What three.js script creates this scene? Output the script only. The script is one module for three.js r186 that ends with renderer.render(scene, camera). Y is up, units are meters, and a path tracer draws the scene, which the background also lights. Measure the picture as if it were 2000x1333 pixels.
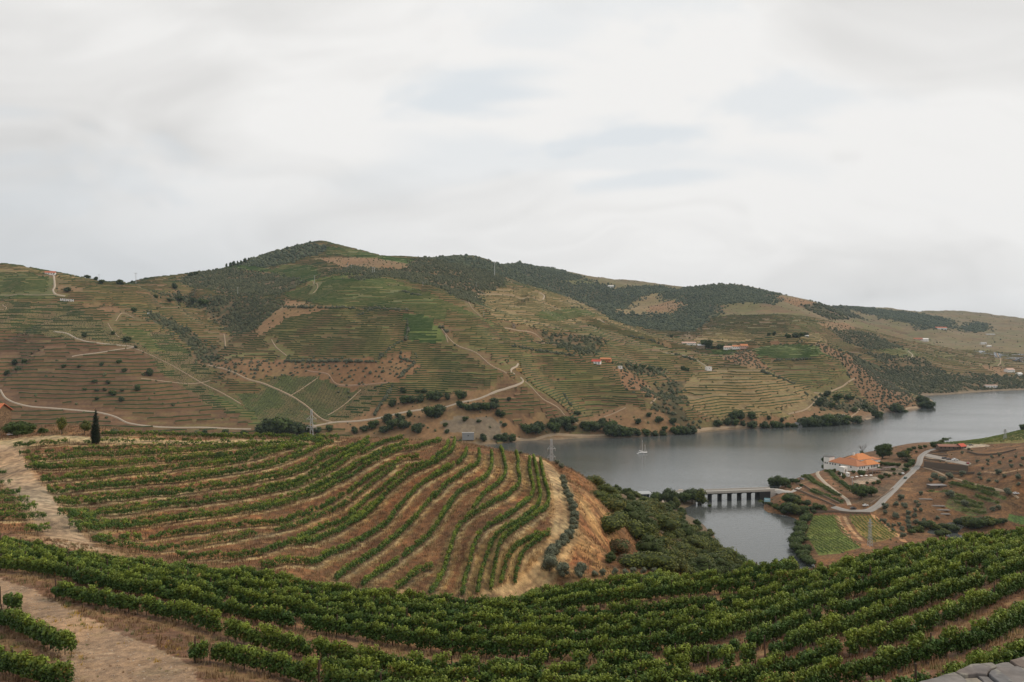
import * as THREE from 'three';
import { mergeGeometries } from 'three/addons/utils/BufferGeometryUtils.js';
import { FontLoader } from 'three/addons/loaders/FontLoader.js';
import { TextGeometry } from 'three/addons/geometries/TextGeometry.js';
import { RoundedBoxGeometry } from 'three/addons/geometries/RoundedBoxGeometry.js';

// ---------------------------------------------------------------- camera, sky, sun, haze, exposure
const EYE = 140, FOCAL = 1600;                    // eye height over the river; focal length in photo pixels (2000 wide)
const PITCH = Math.atan(26.5 / FOCAL);
const scene = new THREE.Scene();
const camera = new THREE.PerspectiveCamera(2 * Math.atan(666.5 / FOCAL) * 180 / Math.PI, 1.5, 0.1, 16000);
camera.position.set(0, EYE, 0);
camera.rotation.x = -PITCH;
scene.add(camera);

function rng(seed) { let s = seed >>> 0; return () => { s = (s + 0x6d2b79f5) | 0; let t = Math.imul(s ^ (s >>> 15), 1 | s); t = (t + Math.imul(t ^ (t >>> 7), 61 | t)) ^ t; return ((t ^ (t >>> 14)) >>> 0) / 4294967296; }; }
function hash2(ix, iy) { let h = Math.imul(ix, 374761393) ^ Math.imul(iy, 668265263); h = Math.imul(h ^ (h >>> 13), 1274126177); h ^= h >>> 16; return (h >>> 0) / 4294967296; }
function vnoise(x, y) {                            // value noise 0..1
  const ix = Math.floor(x), iy = Math.floor(y), fx = x - ix, fy = y - iy, u = fx * fx * (3 - 2 * fx), v = fy * fy * (3 - 2 * fy);
  const a = hash2(ix, iy), b = hash2(ix + 1, iy), c = hash2(ix, iy + 1), d = hash2(ix + 1, iy + 1);
  return a + (b - a) * u + (c - a) * v + (a - b - c + d) * u * v;
}
function fbm(x, y, o = 4) { let s = 0, a = 0.5, n = 0; for (let i = 0; i < o; i++) { s += a * vnoise(x, y); n += a; x = x * 2.03 + 17.1; y = y * 2.03 + 5.7; a *= 0.5; } return s / n; }
const clamp = (x, a = 0, b = 1) => Math.min(b, Math.max(a, x)), lerp = (a, b, t) => a + (b - a) * t;
const smooth = (a, b, x) => { const t = clamp((x - a) / (b - a)); return t * t * (3 - 2 * t); };

// overcast sky: bright thin cloud with soft mottling, greyer towards the left horizon, a few pale blue openings
{
  const W = 2048, H = 1024, data = new Float32Array(W * H * 4);
  for (let j = 0; j < H; j++) for (let i = 0; i < W; i++) {
    const el = ((j + 0.5) / H - 0.5) * Math.PI, o = (j * W + i) * 4;
    if (el < -0.02) { data.set([.32, .31, .29, 1], o); continue; }
    const az = ((i + 0.5) / W - 0.5) * 2 * Math.PI, dx = Math.cos(az) * Math.cos(el), dy = Math.sin(el), dz = Math.sin(az) * Math.cos(el), k = 1 / (Math.max(dy, 0) + 0.34);
    const px = dx * k * 1.6, pz = dz * k * 1.6, wx = fbm(px * 1.1 + 3, pz * 1.1, 3) - 0.5, wz = fbm(px * 1.1 - 9, pz * 1.1 + 4, 3) - 0.5;
    const veil = fbm(px * 1.2 + wx * 2.2 + 11.3, pz * 1.9 + wz * 2.0 + 2.1, 6), soft = fbm(px * 0.55 + 5, pz * 0.7 - 3, 3), wisp = fbm(px * 3.4 + wx * 5 + 7, pz * 7 + wz * 5, 5);
    let patch = 0.35 * smooth(0.60, 0.74, fbm(px * 0.8 + wx * 0.9 + 40.2, pz * 1.6 + wz * 0.9 + 7.7, 4)) * smooth(0.1, 0.22, dy);
    if (dz < 0) for (const [a, s, wa, ws, q] of [[-.055, .285, .11, .034, .62], [.12, .230, .16, .022, .58], [.10, .39, .15, .05, .3], [.36, .28, .12, .035, .4], [-.56, .17, .22, .05, .3], [.18, .185, .15, .016, .5]]) { const u = dx / -dz - a, v = dy / -dz - s - u * .12; patch = Math.max(patch, q * smooth(1.2, .25, Math.hypot(u / wa, v / ws) + (fbm(px * 4 + wx * 6, pz * 8, 5) - .5) * 2.0)); }
    let L = 0.725 + 0.34 * (veil - 0.5) + 0.17 * (soft - 0.5) + 0.12 * (wisp - 0.5) * smooth(0, .2, dy) + 0.07 * (dx * 0.8 - dz * 0.3);
    L = Math.min(L, .82);
    let r = L * 1.008, g = L * 0.998, b = L * 0.98;
    r = lerp(r, .55, patch * .8); g = lerp(g, .63, patch * .8); b = lerp(b, .70, patch * .8);
    const low = (1 - smooth(0.02, 0.25, dy)) * smooth(0.2, -0.7, dx) * .9; r = lerp(r, .575, low); g = lerp(g, .60, low); b = lerp(b, .62, low);
    data.set([r, g, b, 1], o);
  }
  const t = new THREE.DataTexture(data, W, H, THREE.RGBAFormat, THREE.FloatType);
  t.mapping = THREE.EquirectangularReflectionMapping; t.magFilter = THREE.LinearFilter; t.needsUpdate = true;
  scene.background = t; scene.environment = t;
}
const sun = new THREE.DirectionalLight(0xffe9cc, 1.5);
sun.position.set(820, 760, -650); sun.target.position.set(0, 0, -500); sun.castShadow = true; sun.shadow.radius = 26;
sun.shadow.camera.left = -3000; sun.shadow.camera.right = 3000; sun.shadow.camera.top = 3000; sun.shadow.camera.bottom = -3000; sun.shadow.camera.far = 6000;
scene.add(sun, sun.target);
scene.fog = new THREE.FogExp2(0xb2c6da, 0.000034);
const renderer = new THREE.WebGLRenderer({ antialias: true });
renderer.setSize(1024, 682);
renderer.toneMapping = THREE.LinearToneMapping; renderer.toneMappingExposure = 1.09;
renderer.shadowMap.enabled = true;

// ---------------------------------------------------------------- names, tags, small geometry helpers
const taken = new Map();
function numbered(n) { const k = taken.get(n) ?? 0; taken.set(n, k + 1); return k ? n + '_' + String(k).padStart(3, '0') : n; }
function tag(o, label, category, group, kind) { if (label) o.userData.label = label; if (category) o.userData.category = category; if (group) o.userData.group = group; if (kind) o.userData.kind = kind; return o; }
function thing(name, label, category, pos = [0, 0, 0], turn = 0, group) { const o = new THREE.Group(); o.name = numbered(name); o.position.set(...pos); o.rotation.y = turn; scene.add(o); return tag(o, label, category, group); }
function obj(name, geo, mat, parent = scene) { const m = new THREE.Mesh(Array.isArray(geo) ? merge(geo) : geo, mat); m.name = parent === scene ? numbered(name) : name; m.castShadow = m.receiveShadow = true; parent.add(m); return m; }
function merge(list) {
  const g = list.map((x) => { const y = x.index ? x.toNonIndexed() : x; for (const k of Object.keys(y.attributes)) if (!['position', 'normal', 'uv'].includes(k)) y.deleteAttribute(k); if (!y.attributes.uv) y.setAttribute('uv', new THREE.BufferAttribute(new Float32Array(y.attributes.position.count * 2), 2)); return y; });
  return g.length === 1 ? g[0] : mergeGeometries(g);
}
function copyOf(o, label, pos, turn, group) { const c = o.clone(); c.name = numbered(o.name.replace(/_\d{3}$/, '')); c.userData = { ...o.userData }; if (label) c.userData.label = label; if (group) c.userData.group = group; if (pos) c.position.set(...pos); if (turn !== undefined) c.rotation.y = turn; scene.add(c); return c; }
const box = (w, h, d, x = 0, y = 0, z = 0, ry = 0) => { const g = new THREE.BoxGeometry(w, h, d); if (ry) g.rotateY(ry); return g.translate(x, y, z); };
const cyl = (r0, r1, h, n = 8, x = 0, y = 0, z = 0) => new THREE.CylinderGeometry(r1, r0, h, n).translate(x, y + h / 2, z);
const V3 = (x, y, z) => new THREE.Vector3(x, y, z);
function bar(a, b, r, n = 5) { const d = V3(...b).sub(V3(...a)), g = new THREE.CylinderGeometry(r, r, d.length(), n); g.applyQuaternion(new THREE.Quaternion().setFromUnitVectors(V3(0, 1, 0), d.clone().normalize())); return g.translate((a[0] + b[0]) / 2, (a[1] + b[1]) / 2, (a[2] + b[2]) / 2); }
const mat = (r, g, b, rough = 0.9, more = {}) => new THREE.MeshStandardMaterial({ color: new THREE.Color().setRGB(r, g, b), roughness: rough, ...more });
// ---------------------------------------------------------------- the lie of the land
// Survey points are given as the photograph shows them (pixel column, pixel row, metres ahead) and turned into places; a smooth surface is laid through them.
const CP = Math.cos(PITCH), SP = Math.sin(PITCH);
function ray(px, py) { const u = (px - 1000) / FOCAL, v = (666.5 - py) / FOCAL, f = CP + v * SP; return [u / f, (v * CP - SP) / f]; }   // sideways and upward per metre ahead
function at(px, py, D) { const [a, s] = ray(px, py); return [a * D, EYE + s * D, -D]; }
function surface(list, opt = {}) {
  const pts = [], K = opt.k ?? 0.8, C2 = (opt.c ?? 0.03) ** 2;
  for (let i = 0; i < list.length; i += 3) { const [a, s] = ray(list[i], list[i + 1]); pts.push([a, Math.log(list[i + 2]) * K, s]); }
  const n = pts.length, N = n + 3, A = [];
  for (let i = 0; i < n; i++) { const r = new Float64Array(N + 1); for (let j = 0; j < n; j++) r[j] = Math.sqrt((pts[i][0] - pts[j][0]) ** 2 + (pts[i][1] - pts[j][1]) ** 2 + C2); r[i] -= opt.soft ?? 0.002; r[n] = 1; r[n + 1] = pts[i][0]; r[n + 2] = pts[i][1]; r[N] = pts[i][2]; A.push(r); }
  for (let k = 0; k < 3; k++) { const r = new Float64Array(N + 1); for (let j = 0; j < n; j++) r[j] = k === 0 ? 1 : pts[j][k - 1]; A.push(r); }
  for (let c = 0; c < N; c++) {
    let p = c; for (let r = c + 1; r < N; r++) if (Math.abs(A[r][c]) > Math.abs(A[p][c])) p = r;
    [A[c], A[p]] = [A[p], A[c]];
    for (let r = c + 1; r < N; r++) { const f = A[r][c] / A[c][c]; if (f) for (let k = c; k <= N; k++) A[r][k] -= f * A[c][k]; }
  }
  const w = new Float64Array(N);
  for (let r = N - 1; r >= 0; r--) { let s = A[r][N]; for (let k = r + 1; k < N; k++) s -= A[r][k] * w[k]; w[r] = s / A[r][r]; }
  const X = Float64Array.from(pts, (p) => p[0]), Y = Float64Array.from(pts, (p) => p[1]), dmin = opt.dmin ?? 8;
  return (x, z) => {
    const D = Math.max(dmin, -z), a = x / D, l = Math.log(D) * K; let s = w[n] + w[n + 1] * a + w[n + 2] * l;
    for (let i = 0; i < n; i++) { const p = a - X[i], q = l - Y[i]; s += w[i] * Math.sqrt(p * p + q * q + C2); }
    return EYE + s * D;
  };
}
// a height grid with smooth lookup
class Field {
  constructor(x0, x1, z0, z1, step, f) {           // z0 is the far (more negative) side
    this.x0 = x0; this.z0 = z0; this.step = step; this.nx = Math.round((x1 - x0) / step) + 1; this.nz = Math.round((z1 - z0) / step) + 1;
    this.h = new Float32Array(this.nx * this.nz);
    for (let j = 0; j < this.nz; j++) for (let i = 0; i < this.nx; i++) this.h[j * this.nx + i] = f(x0 + i * step, z0 + j * step);
  }
  at(x, z) {
    const u = clamp((x - this.x0) / this.step, 0, this.nx - 1.001), v = clamp((z - this.z0) / this.step, 0, this.nz - 1.001), i = u | 0, j = v | 0, p = u - i, q = v - j, o = j * this.nx + i, h = this.h;
    return (h[o] * (1 - p) + h[o + 1] * p) * (1 - q) + (h[o + this.nx] * (1 - p) + h[o + this.nx + 1] * p) * q;
  }
  inside(x, z) { return x >= this.x0 && z >= this.z0 && x <= this.x0 + (this.nx - 1) * this.step && z <= this.z0 + (this.nz - 1) * this.step; }
  mesh(rect, uvScale = 1, stride = 1) {                        // part of the grid as a sheet, uv running over the rectangle
    const s = this.step * stride, i0 = Math.round((rect[0] - this.x0) / s), i1 = Math.round((rect[1] - this.x0) / s), j0 = Math.round((rect[2] - this.z0) / s), j1 = Math.round((rect[3] - this.z0) / s), w = i1 - i0 + 1, d = j1 - j0 + 1;
    const P = new Float32Array(w * d * 3), U = new Float32Array(w * d * 2), I = new Uint32Array((w - 1) * (d - 1) * 6); let k = 0;
    for (let j = 0; j < d; j++) for (let i = 0; i < w; i++) { const o = j * w + i, x = this.x0 + (i0 + i) * s, z = this.z0 + (j0 + j) * s; P[o * 3] = x; P[o * 3 + 1] = this.at(x, z); P[o * 3 + 2] = z; U[o * 2] = (x - rect[0]) / (rect[1] - rect[0]); U[o * 2 + 1] = (z - rect[2]) / (rect[3] - rect[2]); }
    for (let j = 0; j < d - 1; j++) for (let i = 0; i < w - 1; i++) { const o = j * w + i; I.set([o, o + w, o + 1, o + 1, o + w, o + w + 1], k); k += 6; }
    const g = new THREE.BufferGeometry(); g.setAttribute('position', new THREE.BufferAttribute(P, 3)); g.setAttribute('uv', new THREE.BufferAttribute(U, 2)); g.setIndex(new THREE.BufferAttribute(I, 1)); g.computeVertexNormals(); return g;
  }
}
const nearSurvey = [
  // foreground vineyard below the terrace
  -100,1073,125, 0,1073,118, 250,1114,108, 500,1141,102, 750,1182,95, 1000,1197,92, 1125,1165,98, 1250,1153,100, 1500,1129,104, 1750,1086,114, 2000,1049,124, 2150,1030,130,
  0,1116,99, 500,1198,84.6, 1000,1256,76.7, 1500,1201,84, 2000,1085,106,
  250,1197,79, 500,1267,70, 850,1338,63, 1250,1320,64.8, 1500,1264,70.6, 1750,1176,82, 2000,1106,94.5,
  380,1298,63, 725,1366,57, 1000,1368,57, 1325,1364,57.5, 1500,1343,59, 1650,1285,64.5, 1800,1242,69, 2000,1156,80.6,
  1537,1384,51.7, 1750,1316,57, 2000,1230,65, 1912,1357,47, 2000,1316,50, 2150,1250,55,
  200,1230,73, 0,1150,91, 350,1330,59, 100,1300,64, 0,1250,72, 50,1375,56, -100,1300,66, -120,1200,82,
  1000,1560,30, 300,1560,36, 1700,1560,32, -200,1560,36, 2300,1500,32, 1000,2200,12, 2200,2000,12, -200,2200,12,
  // gully between the slope and the knoll
  150,1060,140, 300,1090,140, 150,1040,150, 80,1040,145, 20,985,165, 5,930,195, 140,1010,155, 60,930,190, 20,880,215, 0,1046,138, -120,1010,150, -120,920,200, 250,1112,126, 500,1155,125, 750,1190,122, 1000,1205,125, 1200,1165,130,
  // the knoll
  40,875,215, 300,852,240, 200,845,235, 187,866,225, 100,855,230, 10,852,240, 100,832,258, 60,842,245, -120,850,240,
  150,1012,165, 450,985,185, 300,1081,150, 500,1060,160, 350,1095,147, 600,1105,150, 655,1136,148, 840,1163,150, 960,1157,158, 990,1166,160, 1040,1140,165,
  850,1034,180, 700,1000,190, 400,950,195, 400,900,215, 700,900,215, 850,930,205, 700,865,235, 700,856,245, 500,854,243, 880,866,235, 940,875,238, 1000,885,245, 1050,892,250, 1075,907,250, 1100,930,240, 1000,1000,185, 1050,980,200, 1110,1000,197, 1000,1080,168, 1060,1100,170, 1085,1112,168, 1170,1092,178, 1150,1000,205, 1170,980,220, 1130,922,255, 1190,1080,190, 1300,1116,178, 1200,1114,172,
  // behind the knoll, falling to the river
  -150,900,300, 100,880,300, 300,900,300, 500,910,300, 700,910,300, 850,925,300, 950,960,300, 1050,985,300, 1100,1000,300,
  -150,960,420, 200,960,420, 500,965,420, 800,975,420, 1000,1000,400, 1100,1010,390, -150,950,560, 200,955,560, 500,960,560, 800,970,560, 1000,985,540, 1100,1000,500, 0,960,700, 500,960,700, 1000,960,700,
  // the wooded slope to the cove
  1150,945,265, 1200,1000,300, 1200,965,420, 1240,978,480, 1300,992,540, 1340,1006,590, 1345,1011,606, 1400,1052,546, 1440,1092,500, 1250,1050,260, 1350,1050,400, 1300,1102,250, 1400,1092,380, 1200,1110,195, 1280,1022,350, 1480,1130,460, 1500,1180,420,
  1260,980,630, 1330,1001,616, 1340,974,665, 1310,975,650, 1245,972,655, 1240,960,745, 1330,955,745, 1200,955,640, 1150,965,640, 1380,1000,640,
  1400,965,748, 1500,965,748, 1600,970,748, 1300,962,748, 1450,985,690, 1420,1000,650, 1520,990,690, 1350,985,690,
  // right of the foreground, falling to the creek
  1500,1180,150, 1750,1150,150, 2000,1115,160, 2150,1110,160, 1400,1190,200, 1650,1200,250, 2000,1150,260, 2150,1150,260, 1600,1200,380, 2000,1120,380, 2150,1120,380, 1600,1110,480, 2000,1060,480, 2200,1060,480, 1700,1080,560, 2100,1050,560,
];
const spitSurvey = [
  1500,985,649, 1540,1012,603, 1560,1032,571, 1548,1062,531, 1558,1088,500, 1582,1114,473, 1470,1010,610, 1500,1050,560, 1520,1110,480, 1490,975,690, 1470,960,735, 1500,955,725,
  1522,963,651, 1560,950,671, 1550,938,750, 1540,925,800, 1600,926,718, 1650,970,630, 1640,925,707, 1740,910,735, 1700,882,850, 1600,922,795, 1650,892,890, 1700,884,920, 1620,905,860, 1680,880,960, 1800,868,945, 1830,866,939, 1900,866,853, 1900,866,1000, 1780,860,1040, 1900,860,1060, 2000,842,840, 2000,846,950, 2000,860,1060, 2150,830,860, 2150,850,1050,
  1690,993,595, 1740,960,640, 1780,930,690, 1800,906,737, 1810,882,793, 1840,873,817, 1785,893,765, 1850,905,718, 1900,900,708, 2000,900,640, 2000,950,593, 1950,1000,569, 1850,960,635, 1800,1000,595, 1900,1020,586, 1800,1037,562, 1840,1042,555, 1990,1010,579, 2150,950,590, 2150,1010,560,
  1850,1060,530, 1950,1045,552, 2100,1040,550, 1950,1090,490, 1750,1130,455, 1600,1020,577, 1640,1080,498, 1700,1010,584, 1750,1060,522, 1800,1068,515, 1700,1102,480, 1600,1112,470, 1640,1160,420, 1750,1180,400, 1500,1180,400, 2000,1150,420,
];
spitSurvey.push(1350,912,861, 1450,912,860, 1300,952,750, 1400,942,780, 1400,890,950, 1550,892,950, 1600,878,1010, 1450,972,700, 1350,975,700, 1400,1000,640, 1450,1030,590, 1700,868,1060, 1500,925,810, 1560,912,860);
const farSurvey = [
  -200,900,880, 0,895,885, 300,882,920, 600,876,946, 800,872,962, 950,868,978, 1010,862,1009, 1100,858,1027, 1200,855,1042, 1300,850,1067, 1400,842,1109, 1500,836,1143, 1560,833,1160, 1660,826,1204, 1720,812,1302, 1790,797,1427, 1818,791,1484, 1800,774,1660, 1900,767,1764, 2000,762,1836, 2200,755,1950,
  -400,600,2300, 0,600,2300, 300,600,2600, 600,585,3000, 900,580,3300, -600,620,3500, 0,620,3500, 500,615,3800, 900,610,4200, 1200,615,6000, 1500,625,6000, -400,640,5800, 400,640,5800, 1000,640,6400, 1600,645,6400, 2200,645,6400, -600,580,1900, -600,540,1600, -600,700,1100,
  1100,930,790, 1200,928,800, 1300,928,800, 1400,926,800, 1500,924,815, 1600,915,850, 1500,905,900,
  0,960,780, 300,950,800, 600,940,820, 950,920,840, 1200,900,880, 1400,885,930, 1600,870,1020, 1750,850,1100, 1850,810,1400, 1900,790,1600, 2100,785,1700,
  -200,850,920, -200,770,1000, -200,700,1110, -200,640,1230, -200,570,1360, -200,520,1540,
  0,850,930, 0,770,1010, 0,700,1120, 0,640,1230, 0,580,1350, 0,535,1460, 0,518,1550, 0,545,1800, -200,540,1800, 100,531,1540, 100,590,1330, 100,680,1150,
  200,830,960, 200,740,1060, 200,660,1190, 200,600,1310, 200,560,1420, 190,546,1520, 190,566,1800, 300,542,1750, 300,580,1450, 300,660,1220, 300,760,1050,
  400,830,985, 400,760,1080, 400,700,1200, 430,640,1400, 440,590,1600, 400,548,1850, 400,531,1950, 400,560,2250, 300,570,2200, 455,513,2080,
  500,830,1000, 500,760,1080, 500,700,1150, 500,640,1280, 520,590,1400, 560,565,1650, 500,540,1900, 500,500,2150, 500,535,2500,
  600,830,1005, 600,760,1075, 600,700,1140, 600,620,1270, 600,565,1400, 625,540,1500, 610,522,1900, 610,492,2150, 618,473,2260, 615,500,2600, 560,482,2220, 660,478,2250,
  700,840,1000, 700,760,1060, 700,700,1120, 700,600,1260, 690,531,1430, 700,520,1800, 700,489,2200, 700,510,2500, 750,497,2180, 760,545,1420,
  800,800,1020, 800,720,1085, 800,620,1200, 800,560,1330, 800,530,1600, 800,500,2150, 800,520,2450,
  900,850,985, 900,800,1020, 900,720,1090, 900,640,1190, 900,590,1300, 880,560,1600, 880,530,1950, 870,497,2400, 870,510,2700, 930,500,2450,
  1000,840,1010, 1000,780,1050, 1000,720,1100, 1000,660,1190, 985,640,1260, 1000,620,1500, 1000,570,1800, 990,548,2100, 1000,512,2900, 1000,530,3300,
  1100,840,1040, 1100,760,1110, 1100,690,1190, 1100,660,1300, 1100,620,1600, 1100,580,1950, 1080,527,3000, 1080,545,3400, 1140,600,2000,
  1200,830,1060, 1200,760,1140, 1200,710,1210, 1200,670,1400, 1200,640,1700, 1200,600,2500, 1200,558,3400, 1200,575,3900,
  1300,820,1090, 1300,770,1170, 1300,710,1350, 1300,680,1600, 1300,655,2000, 1290,600,2600, 1290,556,3100, 1290,575,3500,
  1400,800,1140, 1400,750,1200, 1400,705,1400, 1400,680,1800, 1400,640,2200, 1400,590,2600, 1400,552,2900, 1400,575,3300,
  1500,790,1180, 1500,740,1250, 1500,700,1380, 1520,660,1550, 1500,650,2000, 1500,600,2500, 1500,573,2800, 1500,595,3200,
  1600,790,1260, 1600,740,1330, 1600,690,1430, 1580,659,1550, 1600,640,2100, 1620,600,2700, 1600,585,3000, 1600,600,3400,
  1700,790,1370, 1700,740,1480, 1680,700,1560, 1700,680,2000, 1700,640,2600, 1700,601,3600, 1700,615,4100,
  1780,775,1480, 1800,750,1760, 1800,720,1900, 1800,680,2300, 1800,640,3000, 1800,610,4000, 1800,620,4500,
  1900,750,1830, 1900,710,2100, 1900,670,2600, 1900,640,3300, 1900,612,4200, 1900,625,4700,
  // crests of the spurs and the hollows hidden behind them
  1060,567,1950, 1130,593,1900, 1180,618,1850, 1240,647,1750, 1264,657,1690, 1060,578,2250, 1130,610,2180, 1180,638,2120, 1240,668,2000, 1130,588,2700, 1180,602,2600, 1250,640,2350,
  860,640,1165, 930,690,1088, 1000,740,1054, 1060,780,1044, 1130,828,1050, 850,690,1140, 920,745,1080, 990,660,1250, 1060,720,1170, 1120,765,1140, 1180,800,1110, 1040,862,1022, 1120,860,1030, 1160,858,1036, 1080,870,985, 1150,868,995,
  1600,669,1530, 1640,691,1500, 1700,726,1465, 1750,758,1445, 1790,787,1432, 1620,680,1800, 1660,702,1790, 1720,738,1750, 1770,768,1690, 1650,682,2050, 1740,730,1900,
  430,645,1480, 470,660,1390, 385,605,1600, 350,650,1290, 300,605,1400, 530,600,1340, 480,700,1130,
  1530,580,2700, 1600,606,2600, 1660,626,2500, 1720,651,2400, 1600,616,3000, 1660,638,2900, 1720,664,2750, 1340,562,2950, 1200,640,2150, 1320,655,1950, 1270,668,1620, 1330,690,1450, 1290,730,1230, 1310,775,1180, 1260,760,1120, 1340,760,1140,
  2000,745,1900, 2000,700,2300, 2000,660,3000, 2000,627,4200, 2000,635,4700, 2200,740,2000, 2200,700,2400, 2200,650,3100, 2200,620,4300,
];
for (let i = 0; i < farSurvey.length; i += 3) if (farSurvey[i] >= 975 && farSurvey[i + 2] > 2250 && farSurvey[i + 2] < 5000) farSurvey[i + 2] = Math.min(5750, 2250 + (farSurvey[i + 2] - 2250) * 1.5);
const nearRaw = surface(nearSurvey, { c: 0.04 }), spitRaw = surface(spitSurvey, { c: 0.03 }), farRaw = surface(farSurvey, { c: 0.035 });
const hills = (x, z) => {
  const D = -z; let h = farRaw(x, z);
  const up = smooth(4, 60, h), amp = clamp(D * 0.006, 4, 26);
  const gully = 1 - Math.abs(2 * fbm(x / 310 + fbm(x / 200, z / 200, 2) * 1.2 + 7, z / 520 + 3, 3) - 1);
  h -= up * smooth(0.72, 1, gully) * clamp(D * 0.011, 6, 20) * (1 - .8 * smooth(1500, 2100, D));
  h += up * amp * ((fbm(x / 170 + 5, z / 170, 4) - 0.5) * 1.5 + (Math.abs(fbm(x / 90 - 3, z / 120 + 8, 3) - 0.5) - 0.12) * -0.7);
  return Math.max(h, -6);
};
const land = (x, z) => { const D = -z; return Math.max(-6, nearRaw(x, z) + (fbm(x / 9 + 2, z / 9, 3) - 0.5) * clamp(D / 160, 0.2, 1) * 0.9 * smooth(10, 60, D) + smooth(240, 420, Math.hypot(x * 0.8, z)) * (fbm(x / 40, z / 40, 3) - 0.5) * 5); };
const spit = (x, z) => { const h = spitRaw(x, z); return Math.max(-6, h + (fbm(x / 25, z / 25, 3) - 0.5) * 1.6 * smooth(3, 14, h)); };
const FN = new Field(-100, 110, -140, -6, 0.5, land), FK = new Field(-260, 300, -300, -140, 1, land), FO = new Field(-700, 760, -760, -100, 4, land);
const FS = new Field(90, 700, -1100, -400, 2, spit);
const FA = new Field(-1700, 1740, -2456, -800, 8, hills), FB = new Field(-3400, 4600, -6006, -2456, 25, hills);
const groundN = (x, z) => (FN.inside(x, z) ? FN.at(x, z) : FK.inside(x, z) ? FK.at(x, z) : FO.at(x, z));
const groundS = (x, z) => FS.at(x, z);
const groundF = (x, z) => (z > -2456 ? FA.at(x, z) : FB.at(x, z));
// the place on the ground that a pixel of the photograph shows
function spot(px, py, ground, d0, d1, lift = 0) {
  const [a, s] = ray(px, py); let p = d0;
  for (let D = d0; D < d1; D *= 1.004) {
    if (ground(a * D, -D) + lift > EYE + s * D) { let lo = p, hi = D; for (let i = 0; i < 18; i++) { const m = (lo + hi) / 2; if (ground(a * m, -m) + lift > EYE + s * m) hi = m; else lo = m; } return [a * hi, ground(a * hi, -hi), -hi]; }
    p = D;
  }
  return null;
}
const spotN = (px, py, lift) => spot(px, py, groundN, 30, 700, lift), spotS = (px, py, lift) => spot(px, py, groundS, 440, 1060, lift), spotF = (px, py, lift) => spot(px, py, groundF, 850, 5900, lift);
// ---------------------------------------------------------------- the far side of the river: what grows where
const enc = (v) => { const x = clamp(v); return Math.round(255 * (x <= 0.0031308 ? x * 12.92 : 1.055 * Math.pow(x, 1 / 2.4) - 0.055)); };
function paint(W, H, f) {                            // colour map: f(u, v) gives linear r, g, b
  const d = new Uint8Array(W * H * 4), c = [0, 0, 0];
  for (let j = 0; j < H; j++) for (let i = 0; i < W; i++) { f((i + 0.5) / W, (j + 0.5) / H, c); const o = (j * W + i) * 4; d[o] = enc(c[0]); d[o + 1] = enc(c[1]); d[o + 2] = enc(c[2]); d[o + 3] = 255; }
  const t = new THREE.DataTexture(d, W, H, THREE.RGBAFormat); t.colorSpace = THREE.SRGBColorSpace; t.magFilter = THREE.LinearFilter; t.wrapS = t.wrapT = THREE.ClampToEdgeWrapping; t.needsUpdate = true; return t;
}
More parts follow.
